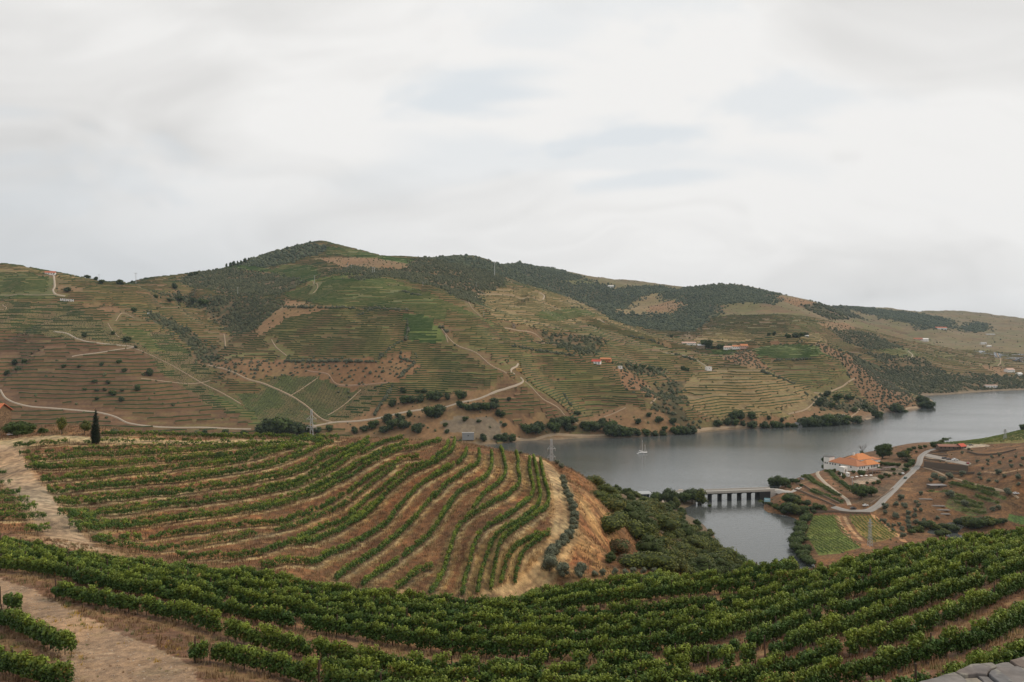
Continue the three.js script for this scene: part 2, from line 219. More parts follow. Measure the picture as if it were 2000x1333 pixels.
// kinds of land: soil, second soil (terrace banks), grass tint, metres of height between vine rows (0: none), row strength, tree spacing, tree size
const KIND = [
  { n: 'mixed', a: [0.189, 0.119, 0.056], b: [0.141, 0.082, 0.041], g: [0.148, 0.133, 0.044], dh: 2.9, green: .58, tree: 24, ts: 2.6 },            // 0
  { n: 'brown', a: [0.161, 0.091, 0.046], b: [0.120, 0.067, 0.035], g: [0.143, 0.106, 0.041], dh: 4.3, green: .30, tree: 30, ts: 3.2 },            // 1
  { n: 'green', a: [0.133, 0.133, 0.046], b: [0.143, 0.104, 0.046], g: [0.102, 0.133, 0.036], dh: 2.3, green: .75, tree: 90, ts: 2.6 },            // 2
  { n: 'bright', a: [0.122, 0.147, 0.040], b: [0.128, 0.123, 0.043], g: [0.107, 0.157, 0.034], dh: 2.0, green: .9, tree: 0, ts: 2 },               // 3
  { n: 'scrub', a: [0.107, 0.082, 0.038], b: [0.153, 0.093, 0.044], g: [0.061, 0.068, 0.027], dh: 0, green: .6, tree: 5.4, ts: 4.2, dense: .62 },  // 4
  { n: 'wood', a: [0.061, 0.063, 0.030], b: [0.092, 0.074, 0.036], g: [0.051, 0.061, 0.026], dh: 0, green: .7, tree: 8.5, ts: 6.5, dense: .93 },   // 5
  { n: 'olive', a: [0.230, 0.123, 0.058], b: [0.194, 0.103, 0.049], g: [0.224, 0.152, 0.068], dh: 0, green: .3, tree: 7.2, ts: 2.9, dense: .62 },  // 6
  { n: 'pale', a: [0.255, 0.190, 0.091], b: [0.204, 0.138, 0.065], g: [0.194, 0.162, 0.061], dh: 3.1, green: .45, tree: 120, ts: 2.4 },             // 7
  { n: 'bare', a: [0.250, 0.144, 0.067], b: [0.199, 0.114, 0.056], g: [0.204, 0.152, 0.065], dh: 0, green: .3, tree: 13, ts: 2.6, dense: .55 },    // 8
  { n: 'rock', a: [0.219, 0.176, 0.125], b: [0.153, 0.119, 0.084], g: [0.194, 0.147, 0.084], dh: 0, green: .2, tree: 15, ts: 2.2, dense: .5 },     // 9
  { n: 'terraces', a: [0.175, 0.112, 0.052], b: [0.141, 0.082, 0.041], g: [0.122, 0.135, 0.038], dh: 2.6, green: .66, tree: 36, ts: 2.6 },         // 10
  { n: 'plot', a: [0.107, 0.100, 0.040], b: [0.122, 0.095, 0.043], g: [0.082, 0.100, 0.030], dh: 0, green: .8, tree: 2.6, ts: .95, dense: .9, vine: 1 },   // 11
  { n: 'dotted', a: [0.178, 0.133, 0.062], b: [0.143, 0.087, 0.043], g: [0.128, 0.123, 0.042], dh: 2.5, green: .5, tree: 3.6, ts: 1.0, dense: .82, vine: 1 }, // 12
  { n: 'olives', a: [0.219, 0.123, 0.061], b: [0.184, 0.100, 0.050], g: [0.173, 0.123, 0.059], dh: 0, green: .3, tree: 6.4, ts: 3.4, dense: .84 }, // 13
  { n: 'distant', a: [0.189, 0.138, 0.068], b: [0.153, 0.104, 0.053], g: [0.138, 0.138, 0.052], dh: 4.4, green: .5, tree: 30, ts: 3.4, dense: .3 },// 14
];
const patches = [
  [1, -100,640, 60,652, 150,668, 268,682, 330,712, 400,762, 500,815, 560,848, 300,866, -100,880],
  [2, -100,532, 50,534, 104,546, 100,583, -100,585],
  [12, -100,588, 130,590, 210,640, 270,680, 150,664, -100,640],
  [7, -100,519, 60,522, 85,534, -100,533], [7, 110,530, 160,541, 160,547, 105,542],
  [0, 105,545, 190,552, 300,555, 345,570, 420,640, 410,690, 380,720, 290,690, 230,620, 130,590],
  [8, 160,590, 218,592, 208,600, 168,600], [8, 182,604, 238,602, 226,611, 190,611], [8, 120,556, 165,566, 150,572, 112,566],
  [12, 215,640, 330,650, 400,720, 440,790, 520,830, 470,820, 350,760, 280,690], [2, 400,760, 440,775, 520,828, 500,836, 440,800], [2, 230,640, 290,650, 320,690, 290,690],
  [4, 300,575, 345,572, 380,582, 440,577, 525,585, 548,600, 505,640, 470,652, 440,648, 415,632, 410,608, 370,597],
  [4, 345,542, 430,522, 520,534, 600,548, 565,570, 500,582, 430,572, 355,556],
  [5, 425,522, 520,497, 600,476, 640,482, 640,492, 600,502, 555,517, 490,528],
  [4, 285,608, 330,622, 420,690, 418,720, 385,700, 340,650, 290,625],
  [3, 425,522, 480,518, 560,531, 620,545, 600,552, 520,533], [2, 520,530, 560,518, 610,518, 628,540, 590,547],
  [2, 636,482, 700,490, 735,499, 745,504, 700,504, 640,498], [8, 622,504, 720,504, 800,513, 830,522, 760,530, 660,522], [3, 740,497, 800,500, 818,505, 810,517, 745,508],
  [4, 812,506, 880,505, 950,522, 985,546, 970,580, 945,595, 905,590, 860,565, 780,545, 640,532, 690,520, 790,527], [2, 880,502, 935,505, 945,513, 900,512],
  [2, 555,575, 620,545, 690,533, 760,545, 830,572, 910,605, 985,645, 900,640, 800,605, 650,598, 600,590], [4, 662,541, 720,535, 740,541, 700,549],
  [8, 500,642, 558,588, 640,598, 665,603, 600,615, 540,640, 500,665],
  [10, 430,705, 500,665, 560,622, 640,605, 785,607, 795,640, 772,682, 745,700, 600,702],
  [3, 790,606, 845,622, 880,672, 800,670], [10, 880,605, 985,645, 1080,760, 1110,800, 1000,740, 930,690, 870,640],
  [10, 770,685, 870,672, 960,715, 1000,740, 960,765, 860,770, 760,768, 745,740],
  [6, 410,712, 500,702, 640,706, 745,702, 800,690, 815,712, 790,755, 700,757, 640,750, 560,728, 470,745, 425,728],
  [11, 500,752, 555,728, 640,748, 700,757, 640,822, 560,790], [12, 705,757, 752,760, 690,825, 645,822], [11, 455,770, 520,765, 600,810, 620,830, 500,822],
  [8, 640,832, 760,785, 880,775, 1000,752, 1010,790, 1110,825, 1110,862, 900,866, 700,862], [9, 850,822, 905,812, 965,815, 985,850, 940,858, 870,852],
  [1, 1000,745, 1060,770, 1130,815, 1000,815, 965,800, 960,770], [10, 1020,700, 1130,722, 1180,735, 1265,785, 1200,805, 1140,815, 1080,770, 1025,730], [10, 940,650, 1010,640, 1080,690, 1140,712, 1200,735, 1100,720, 1000,690],
  [4, 1050,652, 1110,655, 1175,660, 1160,700, 1110,688, 1070,670],
  [7, 930,575, 965,565, 1050,562, 1130,590, 1180,615, 1265,655, 1180,655, 1060,645, 960,620], [10, 1060,640, 1180,625, 1260,655, 1170,660], [2, 1040,615, 1120,600, 1170,615, 1080,628],
  [10, 1165,700, 1185,665, 1280,672, 1340,690, 1310,712, 1330,735, 1250,725], [8, 1262,664, 1300,668, 1318,682, 1285,676],
  [6, 1190,715, 1220,722, 1280,760, 1270,785, 1230,765], [4, 1215,712, 1290,722, 1295,735, 1225,728], [4, 1268,755, 1330,742, 1325,790, 1345,825, 1380,842, 1300,857, 1285,800],
  [7, 1330,745, 1390,722, 1500,728, 1570,752, 1600,775, 1565,803, 1480,815, 1400,828, 1345,795],
  [8, 1150,815, 1220,790, 1290,800, 1345,845, 1300,857, 1150,853], [8, 1400,828, 1480,817, 1570,805, 1620,780, 1680,790, 1760,795, 1700,822, 1560,835, 1400,844],
  [4, 1590,775, 1650,765, 1700,790, 1720,805, 1600,800], [10, 1310,690, 1380,682, 1440,700, 1460,722, 1400,715, 1330,700], [3, 1470,682, 1520,672, 1595,676, 1620,695, 1540,702, 1480,697],
  [3, 1380,684, 1440,680, 1450,692, 1400,695], [10, 1480,705, 1560,702, 1640,702, 1690,770, 1640,790, 1580,760, 1500,728],
  [13, 1590,668, 1650,690, 1720,735, 1795,785, 1790,799, 1730,808, 1680,775, 1640,705, 1610,690], [6, 1410,700, 1460,680, 1480,700, 1500,722, 1470,722], [6, 1500,657, 1570,659, 1610,670, 1500,675],
  [4, 1660,690, 1760,735, 1830,770, 1800,778, 1720,735, 1660,700],
  // the hills behind
  [5, 815,500, 940,499, 1060,518, 1200,563, 1260,600, 1240,640, 1190,620, 1120,580, 1040,560, 1000,547, 940,527], [2, 1080,549, 1130,546, 1170,553, 1130,556],
  [5, 1150,577, 1230,561, 1290,558, 1345,575, 1300,590, 1270,620, 1320,600, 1340,562, 1430,554, 1520,574, 1500,600, 1420,600, 1350,650, 1280,645, 1200,630],
  [7, 1195,612, 1255,580, 1290,569, 1300,590, 1260,615], [8, 1265,600, 1320,586, 1340,596, 1310,615, 1265,612],
  [10, 1400,595, 1470,590, 1560,605, 1620,640, 1560,655, 1440,662, 1390,640], [7, 1390,640, 1480,655, 1600,650, 1620,670, 1500,670, 1350,668],
  [8, 1500,577, 1570,582, 1620,602, 1560,600], [8, 1595,632, 1650,630, 1680,645, 1620,645], [4, 1560,597, 1640,594, 1690,625, 1620,625], [4, 1625,645, 1700,650, 1760,680, 1700,685, 1640,665],
  [10, 1640,615, 1760,640, 1790,665, 1700,650], [5, 1600,590, 1700,603, 1800,614, 1860,625, 1850,640, 1760,630, 1700,614], [5, 1790,636, 1836,632, 1838,641, 1796,645], [5, 1880,640, 1915,630, 1930,645, 1885,650],
  [4, 1690,690, 1800,700, 1850,730, 2000,735, 2200,740, 2200,762, 1900,770, 1800,778, 1760,740], [2, 1715,685, 1770,680, 1800,695, 1760,700], [10, 1790,690, 1900,680, 1980,690, 1960,715, 1850,715], [8, 1910,712, 1990,725, 1950,735],
];
class Patchwork {
  constructor(x0, x1, z0, z1, step, base) { this.x0 = x0; this.z0 = z0; this.step = step; this.nx = Math.round((x1 - x0) / step); this.nz = Math.round((z1 - z0) / step); this.k = new Uint8Array(this.nx * this.nz).fill(base); }
  fill(poly, id) {
    let a = 1e9, b = -1e9; for (const p of poly) { a = Math.min(a, p[1]); b = Math.max(b, p[1]); }
    for (let j = Math.max(0, Math.floor((a - this.z0) / this.step)); j <= Math.min(this.nz - 1, Math.ceil((b - this.z0) / this.step)); j++) {
      const z = this.z0 + (j + 0.5) * this.step, xs = [];
      for (let i = 0; i < poly.length; i++) { const p = poly[i], q = poly[(i + 1) % poly.length]; if ((p[1] <= z) !== (q[1] <= z)) xs.push(p[0] + (z - p[1]) / (q[1] - p[1]) * (q[0] - p[0])); }
      xs.sort((m, n) => m - n);
      for (let k = 0; k + 1 < xs.length; k += 2) for (let i = Math.max(0, Math.ceil((xs[k] - this.x0) / this.step - 0.5)); i <= Math.min(this.nx - 1, Math.floor((xs[k + 1] - this.x0) / this.step - 0.5)); i++) this.k[j * this.nx + i] = id;
    }
  }
  at(x, z) { const wx = (fbm(x / 30, z / 30, 3) - 0.5) * 22, wz = (fbm(x / 30 + 9, z / 30 - 4, 3) - 0.5) * 22; return this.raw(x + wx, z + wz); }
  raw(x, z) { const i = clamp(Math.floor((x - this.x0) / this.step), 0, this.nx - 1), j = clamp(Math.floor((z - this.z0) / this.step), 0, this.nz - 1); return this.k[j * this.nx + i]; }
}
const PA = new Patchwork(-1700, 1740, -2456, -800, 4, 0), PB = new Patchwork(-3400, 4600, -6006, -2456, 10, 14);
for (const [id, ...p] of patches) {
  const poly = [];
  for (let i = 0; i < p.length; i += 2) {
    const x1 = p[(i + 2) % p.length], y1 = p[(i + 3) % p.length], n = Math.max(1, Math.round(Math.hypot(x1 - p[i], y1 - p[i + 1]) / 10));
    for (let k = 0; k < n; k++) { let s = null; for (let up = 0; up < 24 && !s; up += 2) s = spotF(lerp(p[i], x1, k / n), lerp(p[i + 1], y1, k / n) + up); if (s) poly.push([s[0], s[2]]); }
  }
  PA.fill(poly, id); PB.fill(poly, id);
}
const kindAt = (x, z) => (z > -2456 ? PA : PB).at(x, z);
const wobble = (x, z) => (fbm(x / 70 + 3, z / 70 - 8, 3) - 0.5) * 5;
function landColour(x, z, h, c) {
  const K = KIND[kindAt(x, z)], big = fbm(x / 55 + 4, z / 55, 3), mid = fbm(x / 14, z / 14 + 30, 3), fine = vnoise(x / 2.1, z / 2.1);
  let g = clamp((big - 0.5) * 2.4 + K.green + (mid - 0.5) * 1.3), bank = 0;
  if (K.dh) { const p = (h + wobble(x, z)) / K.dh, f = p - Math.floor(p); bank = smooth(0.42, 0.55, f) * (1 - smooth(0.86, 0.98, f)); const own = hash2(Math.floor(p), Math.floor(big * 5)); g = clamp(g + (own - 0.5) * 0.5 + (vnoise(x / 46 + Math.floor(p) * 9.1, z / 46 + Math.floor(p) * 5.3) - 0.5) * 1.1); }
  else bank = smooth(0.45, 0.62, mid);
  const t = (0.66 + 0.34 * fine + 0.5 * (mid - 0.5)) * (0.86 + 0.3 * fbm(x / 120 + 60, z / 120, 2));
  for (let k = 0; k < 3; k++) c[k] = lerp(lerp(K.a[k], K.g[k], g), K.b[k], bank * 0.75) * t * 1.15;
  if (K.n === 'plot') { const s = .8 + .4 * smooth(-.3, .5, Math.sin((x * .97 + z * .24) * 1.5)); for (let k = 0; k < 3; k++) c[k] *= s; }
  const shore = 1 - smooth(1.0, 5.5, h); if (shore > 0) { const s = [.27, .205, .14]; for (let k = 0; k < 3; k++) c[k] = lerp(c[k], s[k] * t, shore * 0.8); }
}
const farTexA = paint(2048, 1280, (u, v, c) => { const x = -1280 + u * 2660, z = -2456 + v * 1656; landColour(x, z, FA.at(x, z), c); });
const farTexB = paint(2048, 1100, (u, v, c) => { const x = -3400 + u * 8000, z = -6006 + v * 3550; landColour(x, z, FB.at(x, z), c); });
{
  const m = (map) => new THREE.MeshStandardMaterial({ map, roughness: 1 });
  tag(obj('hillside', FA.mesh([-1276, 1380, -2456, -800]), m(farTexA)), 'terraced hillside of vineyards, olive groves and scrub across the river', 'hillside', null, 'structure');
  tag(obj('far_hills', FB.mesh([-3400, 4600, -6006, -2456]), m(farTexB)), 'distant wooded hills behind the terraced slopes', 'hills', null, 'structure');
}
// water
{
  const N = 512, d = new Uint8Array(N * N * 4);
  for (let j = 0; j < N; j++) for (let i = 0; i < N; i++) { // tiles: sums of waves with whole numbers of periods
    let s = 0; const u = i / N * 2 * Math.PI, v = j / N * 2 * Math.PI;
    for (let k = 0; k < 26; k++) { const a = Math.round((hash2(k, 1) - 0.5) * 34), b = Math.round(6 + hash2(k, 2) * 34) * (hash2(k, 4) < 0.5 ? 1 : 1); s += Math.sin(a * u + b * v + hash2(k, 3) * 6.28) / (3 + Math.hypot(a, b)) * 9; }
    const q = clamp(0.5 + s * 0.05) * 255; d.set([q, q, q, 255], (j * N + i) * 4);
  }
  const t = new THREE.DataTexture(d, N, N, THREE.RGBAFormat); t.magFilter = THREE.LinearFilter; t.wrapS = t.wrapT = THREE.RepeatWrapping; t.repeat.set(9000 / 46, 7000 / 46); t.needsUpdate = true;
  // smooth slicks and ruffled lanes: the roughness differs slowly over the surface
  const R = 512, e = new Uint8Array(R * R * 4);
  for (let j = 0; j < R; j++) for (let i = 0; i < R; i++) { const x = i / R * 1800, z = j / R * 1800, q = 255 * clamp(0.62 + (fbm(x / 260 + z / 900, z / 70 + x / 400, 4) - 0.5) * 0.9, 0.25, 1); e.set([q, q, q, 255], (j * R + i) * 4); }
  const r = new THREE.DataTexture(e, R, R, THREE.RGBAFormat); r.magFilter = THREE.LinearFilter; r.wrapS = r.wrapT = THREE.MirroredRepeatWrapping; r.repeat.set(5, 3.9); r.needsUpdate = true;
  const m = new THREE.MeshPhysicalMaterial({ color: new THREE.Color().setRGB(.080, .088, .086), roughness: 0.24, roughnessMap: r, bumpMap: t, bumpScale: 0.14, ior: 1.33 });
  tag(obj('river_water', new THREE.PlaneGeometry(9000, 7000).rotateX(-Math.PI / 2).translate(600, 0, -3800), m), 'grey river water of the bend and the cove', 'river', null, 'structure');
}
function curve(P, step) { const c = new THREE.CatmullRomCurve3(P.map((p) => V3(p[0], 0, p[1])), false, 'centripetal'), n = Math.max(2, Math.round(c.getLength() / step)); return c.getSpacedPoints(n).map((p) => [p.x, p.z]); }
function pixelsToGround(list, spotter) { const P = []; for (let i = 0; i < list.length; i += 2) { const s = spotter(list[i], list[i + 1]); if (s) P.push([s[0], s[2]]); } return P; }
const tracks = [
  ['pale', 4.5, 0,762, 10,778, 30,788, 60,795, 100,798, 160,803, 200,808, 225,815, 250,827, 290,833, 340,836, 490,839],
  ['pale', 5, 610,834, 650,826, 700,823, 750,815, 830,800, 880,793, 940,778, 970,765, 1000,756, 1018,749, 1022,744, 1017,738],
  ['pale', 5, 1006,732, 998,727, 1000,721, 1008,717, 1012,711],
  ['tan', 4.5, 405,714, 440,722, 480,740, 515,750, 560,770, 600,795, 630,820, 650,826], ['tan', 4, 560,833, 600,833, 640,828],
  ['red', 4, 600,725, 640,732, 655,750, 700,753, 760,748], ['tan', 2.5, 565,775, 620,739], ['tan', 2.5, 640,812, 705,762],
  ['pale', 5, 105,648, 130,652, 150,662, 170,668, 210,673, 268,679], ['pale', 3.2, 140,697, 190,690, 240,682, 268,679],
  ['pale', 7, 104,538, 106,560, 103,568, 110,576, 127,579], ['tan', 3, 0,577, 60,577, 118,577], ['tan', 3, -10,606, 12,604, 4,596],
  ['tan', 4, 437,653, 440,680], ['tan', 3, 860,640, 880,665, 930,690, 960,715, 990,730], ['tan', 3.4, 1026,746, 1060,780, 1090,797, 1110,820, 1130,829],
  ['tan', 3, 935,567, 920,600, 940,620], ['tan', 4, 930,574, 1010,582, 1080,600, 1096,607], ['pale', 6, 1060,586, 1062,577, 1054,572],
  ['tan', 3.4, 985,641, 1010,646, 1050,656, 1075,673], ['pale', 4, 1300,690, 1340,696, 1375,713, 1385,723], ['tan', 3.4, 1380,723, 1480,725, 1500,726],
  ['tan', 4.2, 1265,755, 1280,780, 1270,789], ['tan', 4, 1670,740, 1640,758, 1615,768, 1590,768], ['tan', 3.6, 1600,775, 1570,802, 1540,810], ['tan', 4, 1685,782, 1675,805, 1662,815],
  ['pale', 6, 1774,686, 1783,695, 1776,702], ['tan', 6, 1948,690, 1955,705, 1950,716], ['pale', 5, 1172,625, 1182,632], ['tan', 3.6, 1180,815, 1210,803, 1222,797],
  ['tan', 7, 1008,857, 1060,854, 1120,851, 1188,849], ['tan', 7, 1360,842, 1420,835, 1480,831], ['tan', 7, 1690,820, 1750,806, 1792,796],
  ['tan', 3, 225,628, 240,612, 262,622], ['tan', 3, 210,632, 218,645, 232,660], ['tan', 3, 262,681, 330,712, 370,735, 420,762, 470,790], ['tan', 3, 275,740, 340,748, 410,744], ['tan', 3, 530,664, 540,680, 560,696],
  ['tan', 3, 870,655, 875,670], ['tan', 4, 1110,590, 1130,596], ['tan', 3, 611,550, 620,562, 610,575], ['tan', 4, 1005,555, 990,545, 960,560],
];
const trackLines = tracks.map(([m, w, ...px]) => { const P = pixelsToGround(px, (x, y) => { for (let k = 0; k < 20; k += 2) { const s = spotF(x, y + k); if (s) return s; } return null; }); return [m, w, P.length > 1 ? curve(P, 5) : []]; }).filter((t) => t[2].length);
const trackMask = new Patchwork(-1700, 1740, -2456, -800, 4, 0);
for (const [, w, P] of trackLines) for (const p of P) for (let dz = -6; dz <= 6; dz += 4) for (let dx = -6; dx <= 6; dx += 4) { const i = Math.floor((p[0] + dx + 1700) / 4), j = Math.floor((p[1] + dz + 2456) / 4); if (i >= 0 && j >= 0 && i < trackMask.nx && j < trackMask.nz) trackMask.k[j * trackMask.nx + i] = 1; }
// vine rows along the contours, as low hedges
const farVine = mat(.040, .070, .020, .95), farVineB = mat(.062, .105, .028, .95);
{
  const sets = new Map();
  const push = (set, a, b, lift = 0) => {
    const dx = b[0] - a[0], dz = b[1] - a[1], l = Math.hypot(dx, dz); if (l < 0.4) return;
    const nx = -dz / l, nz = dx / l, mk = (p) => { const r = vnoise(p[0] / 5 + 3, p[1] / 5), w = 0.55 + 0.35 * r, h = 0.9 + 0.9 * vnoise(p[0] / 3, p[1] / 3 + 40), y = groundF(p[0], p[1]) + lift * (.75 + .5 * vnoise(p[0] / 9, p[1] / 9)); return [p[0] + nx * w, y - 0.5, p[1] + nz * w, p[0] + nx * w * 0.3, y + h, p[1] + nz * w * 0.3, p[0] - nx * w * 0.3, y + h * 0.95, p[1] - nz * w * 0.3, p[0] - nx * w, y - 0.5, p[1] - nz * w]; };
    const A = mk(a), B = mk(b), P = set;
    for (let k = 0; k < 3; k++) { const i = k * 3; P.push(A[i], A[i + 1], A[i + 2], B[i], B[i + 1], B[i + 2], B[i + 3], B[i + 4], B[i + 5], A[i], A[i + 1], A[i + 2], B[i + 3], B[i + 4], B[i + 5], A[i + 3], A[i + 4], A[i + 5]); }
  };
  // the terrace itself: a level bench running back to the slope and a steep earth bank below its edge
  const steps = [], stepCol = [];
  const terrace = (a, b, K) => {
    const dx = b[0] - a[0], dz = b[1] - a[1], l = Math.hypot(dx, dz); if (l < 0.4) return;
    let nx = -dz / l, nz = dx / l; const mx = (a[0] + b[0]) / 2, mz = (a[1] + b[1]) / 2; if (groundF(mx + nx * 3, mz + nz * 3) > groundF(mx - nx * 3, mz - nz * 3)) { nx = -nx; nz = -nz; }
    const mk = (p) => { const e = .75 + .5 * vnoise(p[0] / 9, p[1] / 9), H = Math.min(1.7, K.dh * .42) * e, y = groundF(p[0], p[1]) + H, w = 1.5 + 1.2 * vnoise(p[0] / 7 + 9, p[1] / 7), u = 4.2; return [[p[0] - nx * u, Math.max(groundF(p[0] - nx * u, p[1] - nz * u), y - .2) - .25, p[1] - nz * u], [p[0] + nx * .6, y, p[1] + nz * .6], [p[0] + nx * (.6 + w), groundF(p[0] + nx * (.6 + w), p[1] + nz * (.6 + w)) - .3, p[1] + nz * (.6 + w)]]; };
    const A = mk(a), B = mk(b), g = clamp(K.green + (vnoise(mx / 24 + 5, mz / 24) - .5) * 1.5), s = .82 + .36 * vnoise(mx / 5, mz / 5), top = [0, 1, 2].map((k) => lerp(K.a[k] * 1.38, K.g[k] * 1.25, g) * s), bank = [0, 1, 2].map((k) => lerp(K.b[k] * 1.32, K.g[k] * 1.15, g * .5) * s);
    for (const [i, col] of [[0, top], [1, bank]]) { steps.push(...A[i], ...B[i], ...B[i + 1], ...A[i], ...B[i + 1], ...A[i + 1]); for (let k = 0; k < 6; k++) stepCol.push(...col); }
  };
  const st = 8, F = (i, j) => FA.h[j * FA.nx + i];
  for (let j = 0; j < FA.nz - 1; j++) for (let i = 0; i < FA.nx - 1; i++) {
    const x = FA.x0 + i * st, z = FA.z0 + j * st; if (Math.abs(x) > -z * 0.66 + 40 || F(i, j) < 5) continue;
    const id = kindAt(x + 4, z + 4), K = KIND[id]; if (!K.dh || trackMask.raw(x + 4, z + 4)) continue;
    const H = [[x, z], [x + st, z], [x + st, z + st], [x, z + st]].map(([p, q], k) => [p, q, F(i + (k === 1 || k === 2), j + (k > 1)) + wobble(p, q)]);
    const lo = Math.min(...H.map((q) => q[2])), hi = Math.max(...H.map((q) => q[2]));
    for (let L = Math.ceil(lo / K.dh); L * K.dh < hi; L++) {
      const y = L * K.dh, cut = [];
      for (let k = 0; k < 4; k++) { const p = H[k], q = H[(k + 1) % 4]; if ((p[2] < y) !== (q[2] < y)) { const t = (y - p[2]) / (q[2] - p[2]); cut.push([lerp(p[0], q[0], t), lerp(p[1], q[1], t)]); } }
      if (cut.length < 2) continue;
      if (vnoise(x / 34 + L * 7.7, z / 34 + L * 3.1) < (id === 1 ? 0.22 : id === 7 ? 0.3 : id === 12 ? .42 : 0.24)) continue;
      const key = id; if (!sets.has(key)) sets.set(key, []);
      const S = sets.get(key), m = [(cut[0][0] + cut[1][0]) / 2, (cut[0][1] + cut[1][1]) / 2];
      if (id !== 12 && id !== 3) terrace(cut[0], cut[1], K); const lift = id === 12 || id === 3 ? 0 : Math.min(1.7, K.dh * .42) * .92; push(S, cut[0], m, lift); push(S, m, cut[1], lift);
    }
  }
  { const g = new THREE.BufferGeometry(); g.setAttribute('position', new THREE.Float32BufferAttribute(steps, 3)); g.setAttribute('color', new THREE.Float32BufferAttribute(stepCol, 3)); g.computeVertexNormals(); tag(obj('vineyard_terraces', g, new THREE.MeshStandardMaterial({ color: 0xffffff, vertexColors: true, roughness: 1, side: THREE.DoubleSide })), 'stepped earth terraces carrying the vine rows of the far hillside', 'terraces', null, 'structure'); console.log('terrace tris', steps.length / 9); }
  const said = { 0: 'thin green vine rows on the mixed slopes of the far hillside', 1: 'dark vine rows on the brown lower terraces across the river', 2: 'close green vine rows on the high spur across the river', 3: 'bright green young vine rows in small far plots', 12: 'broken vine rows on the speckled upper slopes of the left hill', 7: 'sparse vine rows on the pale dry terraces above the far bank', 10: 'vine rows on the broad terraces of the central far slope', 14: 'faint vine rows on the most distant slopes' };
  for (const [id, P] of sets) {
    const g = new THREE.BufferGeometry(); g.setAttribute('position', new THREE.BufferAttribute(new Float32Array(P), 3)); g.computeVertexNormals();
    tag(obj('far_vine_rows', g, id === 3 || id === 2 ? farVineB : farVine), said[id], 'vine rows', null, 'stuff');
  }
}
// ---------------------------------------------------------------- trees: a crown of leaf clumps round a lumpy body, a tapered trunk with limbs
function lumps(R, n, seed, flat = 1) {               // centres and radii of the clumps of a crown
  const r = rng(seed), L = [];
  for (let i = 0; i < n; i++) { const a = r() * 6.28, u = r() * 2 - 1, q = Math.sqrt(1 - u * u), k = R * (0.35 + 0.45 * r()); L.push([Math.cos(a) * q * k, u * k * flat, Math.sin(a) * q * k, R * (0.34 + 0.26 * r())]); }
  L.push([0, 0, 0, R * 0.66]); return L;
}
function leafy(list, faces, size, seed, tone = 0.35, droop = 0) {   // leaf faces spread over the clumps; each has its own tone
  const r = rng(seed), P = [], N = [], C = []; let total = 0; for (const l of list) total += l[3] ** 2;
  for (const [cx, cy, cz, R] of list) {
    const n = Math.max(3, Math.round(faces * R * R / total)), ct = 1 + (r() - 0.5) * tone;
    for (let i = 0; i < n; i++) {
      const a = r() * 6.283, u = r() * 2 - 1, q = Math.sqrt(1 - u * u), k = R * (0.8 + 0.32 * r()), d = V3(Math.cos(a) * q, u, Math.sin(a) * q), c = V3(cx + d.x * k, cy + d.y * k * 0.92, cz + d.z * k);
      const nn = d.clone().add(V3(r() - 0.5, r() - 0.4, r() - 0.5).multiplyScalar(1.3)).normalize(), t = V3(r() - 0.5, r() - 0.5 - droop, r() - 0.5).cross(nn).normalize(), b = nn.clone().cross(t), s = size * (0.6 + 0.8 * r()), w = s * (0.5 + 0.3 * r());
      const m = d.clone().multiplyScalar(0.65).add(nn.clone().multiplyScalar(0.55)).normalize(), tone2 = ct * (0.8 + 0.4 * r());
      const q4 = [c.clone().addScaledVector(t, -s * 0.5), c.clone().addScaledVector(b, -w * 0.5).addScaledVector(nn, s * 0.12), c.clone().addScaledVector(t, s * 0.5), c.clone().addScaledVector(b, w * 0.5).addScaledVector(nn, s * 0.12)];
      for (const v of [q4[0], q4[1], q4[2], q4[0], q4[2], q4[3]]) { P.push(v.x, v.y, v.z); N.push(m.x, m.y, m.z); C.push(tone2, tone2, tone2 * 0.95); }
    }
  }
  const g = new THREE.BufferGeometry(); g.setAttribute('position', new THREE.Float32BufferAttribute(P, 3)); g.setAttribute('normal', new THREE.Float32BufferAttribute(N, 3)); g.setAttribute('color', new THREE.Float32BufferAttribute(C, 3)); return g;
}
function blob(list, detail, seed, rough = 0.22) {    // a closed lumpy body for small far bushes and for the inside of crowns
  const out = list.map(([x, y, z, R], k) => { const g = new THREE.IcosahedronGeometry(R, detail), p = g.attributes.position; for (let i = 0; i < p.count; i++) { const f = 1 + (vnoise(p.getX(i) / R * 2.2 + seed + k * 3, p.getY(i) / R * 2.2 + p.getZ(i) / R * 1.7 + 9) - 0.5) * 2 * rough; p.setXYZ(i, p.getX(i) * f, p.getY(i) * f, p.getZ(i) * f); } g.computeVertexNormals(); return g.translate(x, y, z); });
  return merge(out);
}
const leafMat = (r, g, b, more = {}) => new THREE.MeshPhysicalMaterial({ color: new THREE.Color().setRGB(r, g, b), roughness: 0.85, side: THREE.DoubleSide, vertexColors: true, transmission: 0.3, thickness: 0, specularIntensity: 0.35, ...more });
const M = {
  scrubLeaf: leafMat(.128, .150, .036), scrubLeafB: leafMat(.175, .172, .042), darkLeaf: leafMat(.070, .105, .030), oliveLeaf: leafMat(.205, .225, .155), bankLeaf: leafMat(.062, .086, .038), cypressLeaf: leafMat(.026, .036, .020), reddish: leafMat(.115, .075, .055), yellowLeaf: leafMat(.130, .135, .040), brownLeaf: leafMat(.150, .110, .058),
  coreDark: mat(.046, .062, .018, 1), coreOlive: mat(.085, .098, .066, 1), bark: mat(.10, .078, .058, .95), barkGrey: mat(.16, .14, .12, .95), barkDark: mat(.06, .048, .038, .95),
};
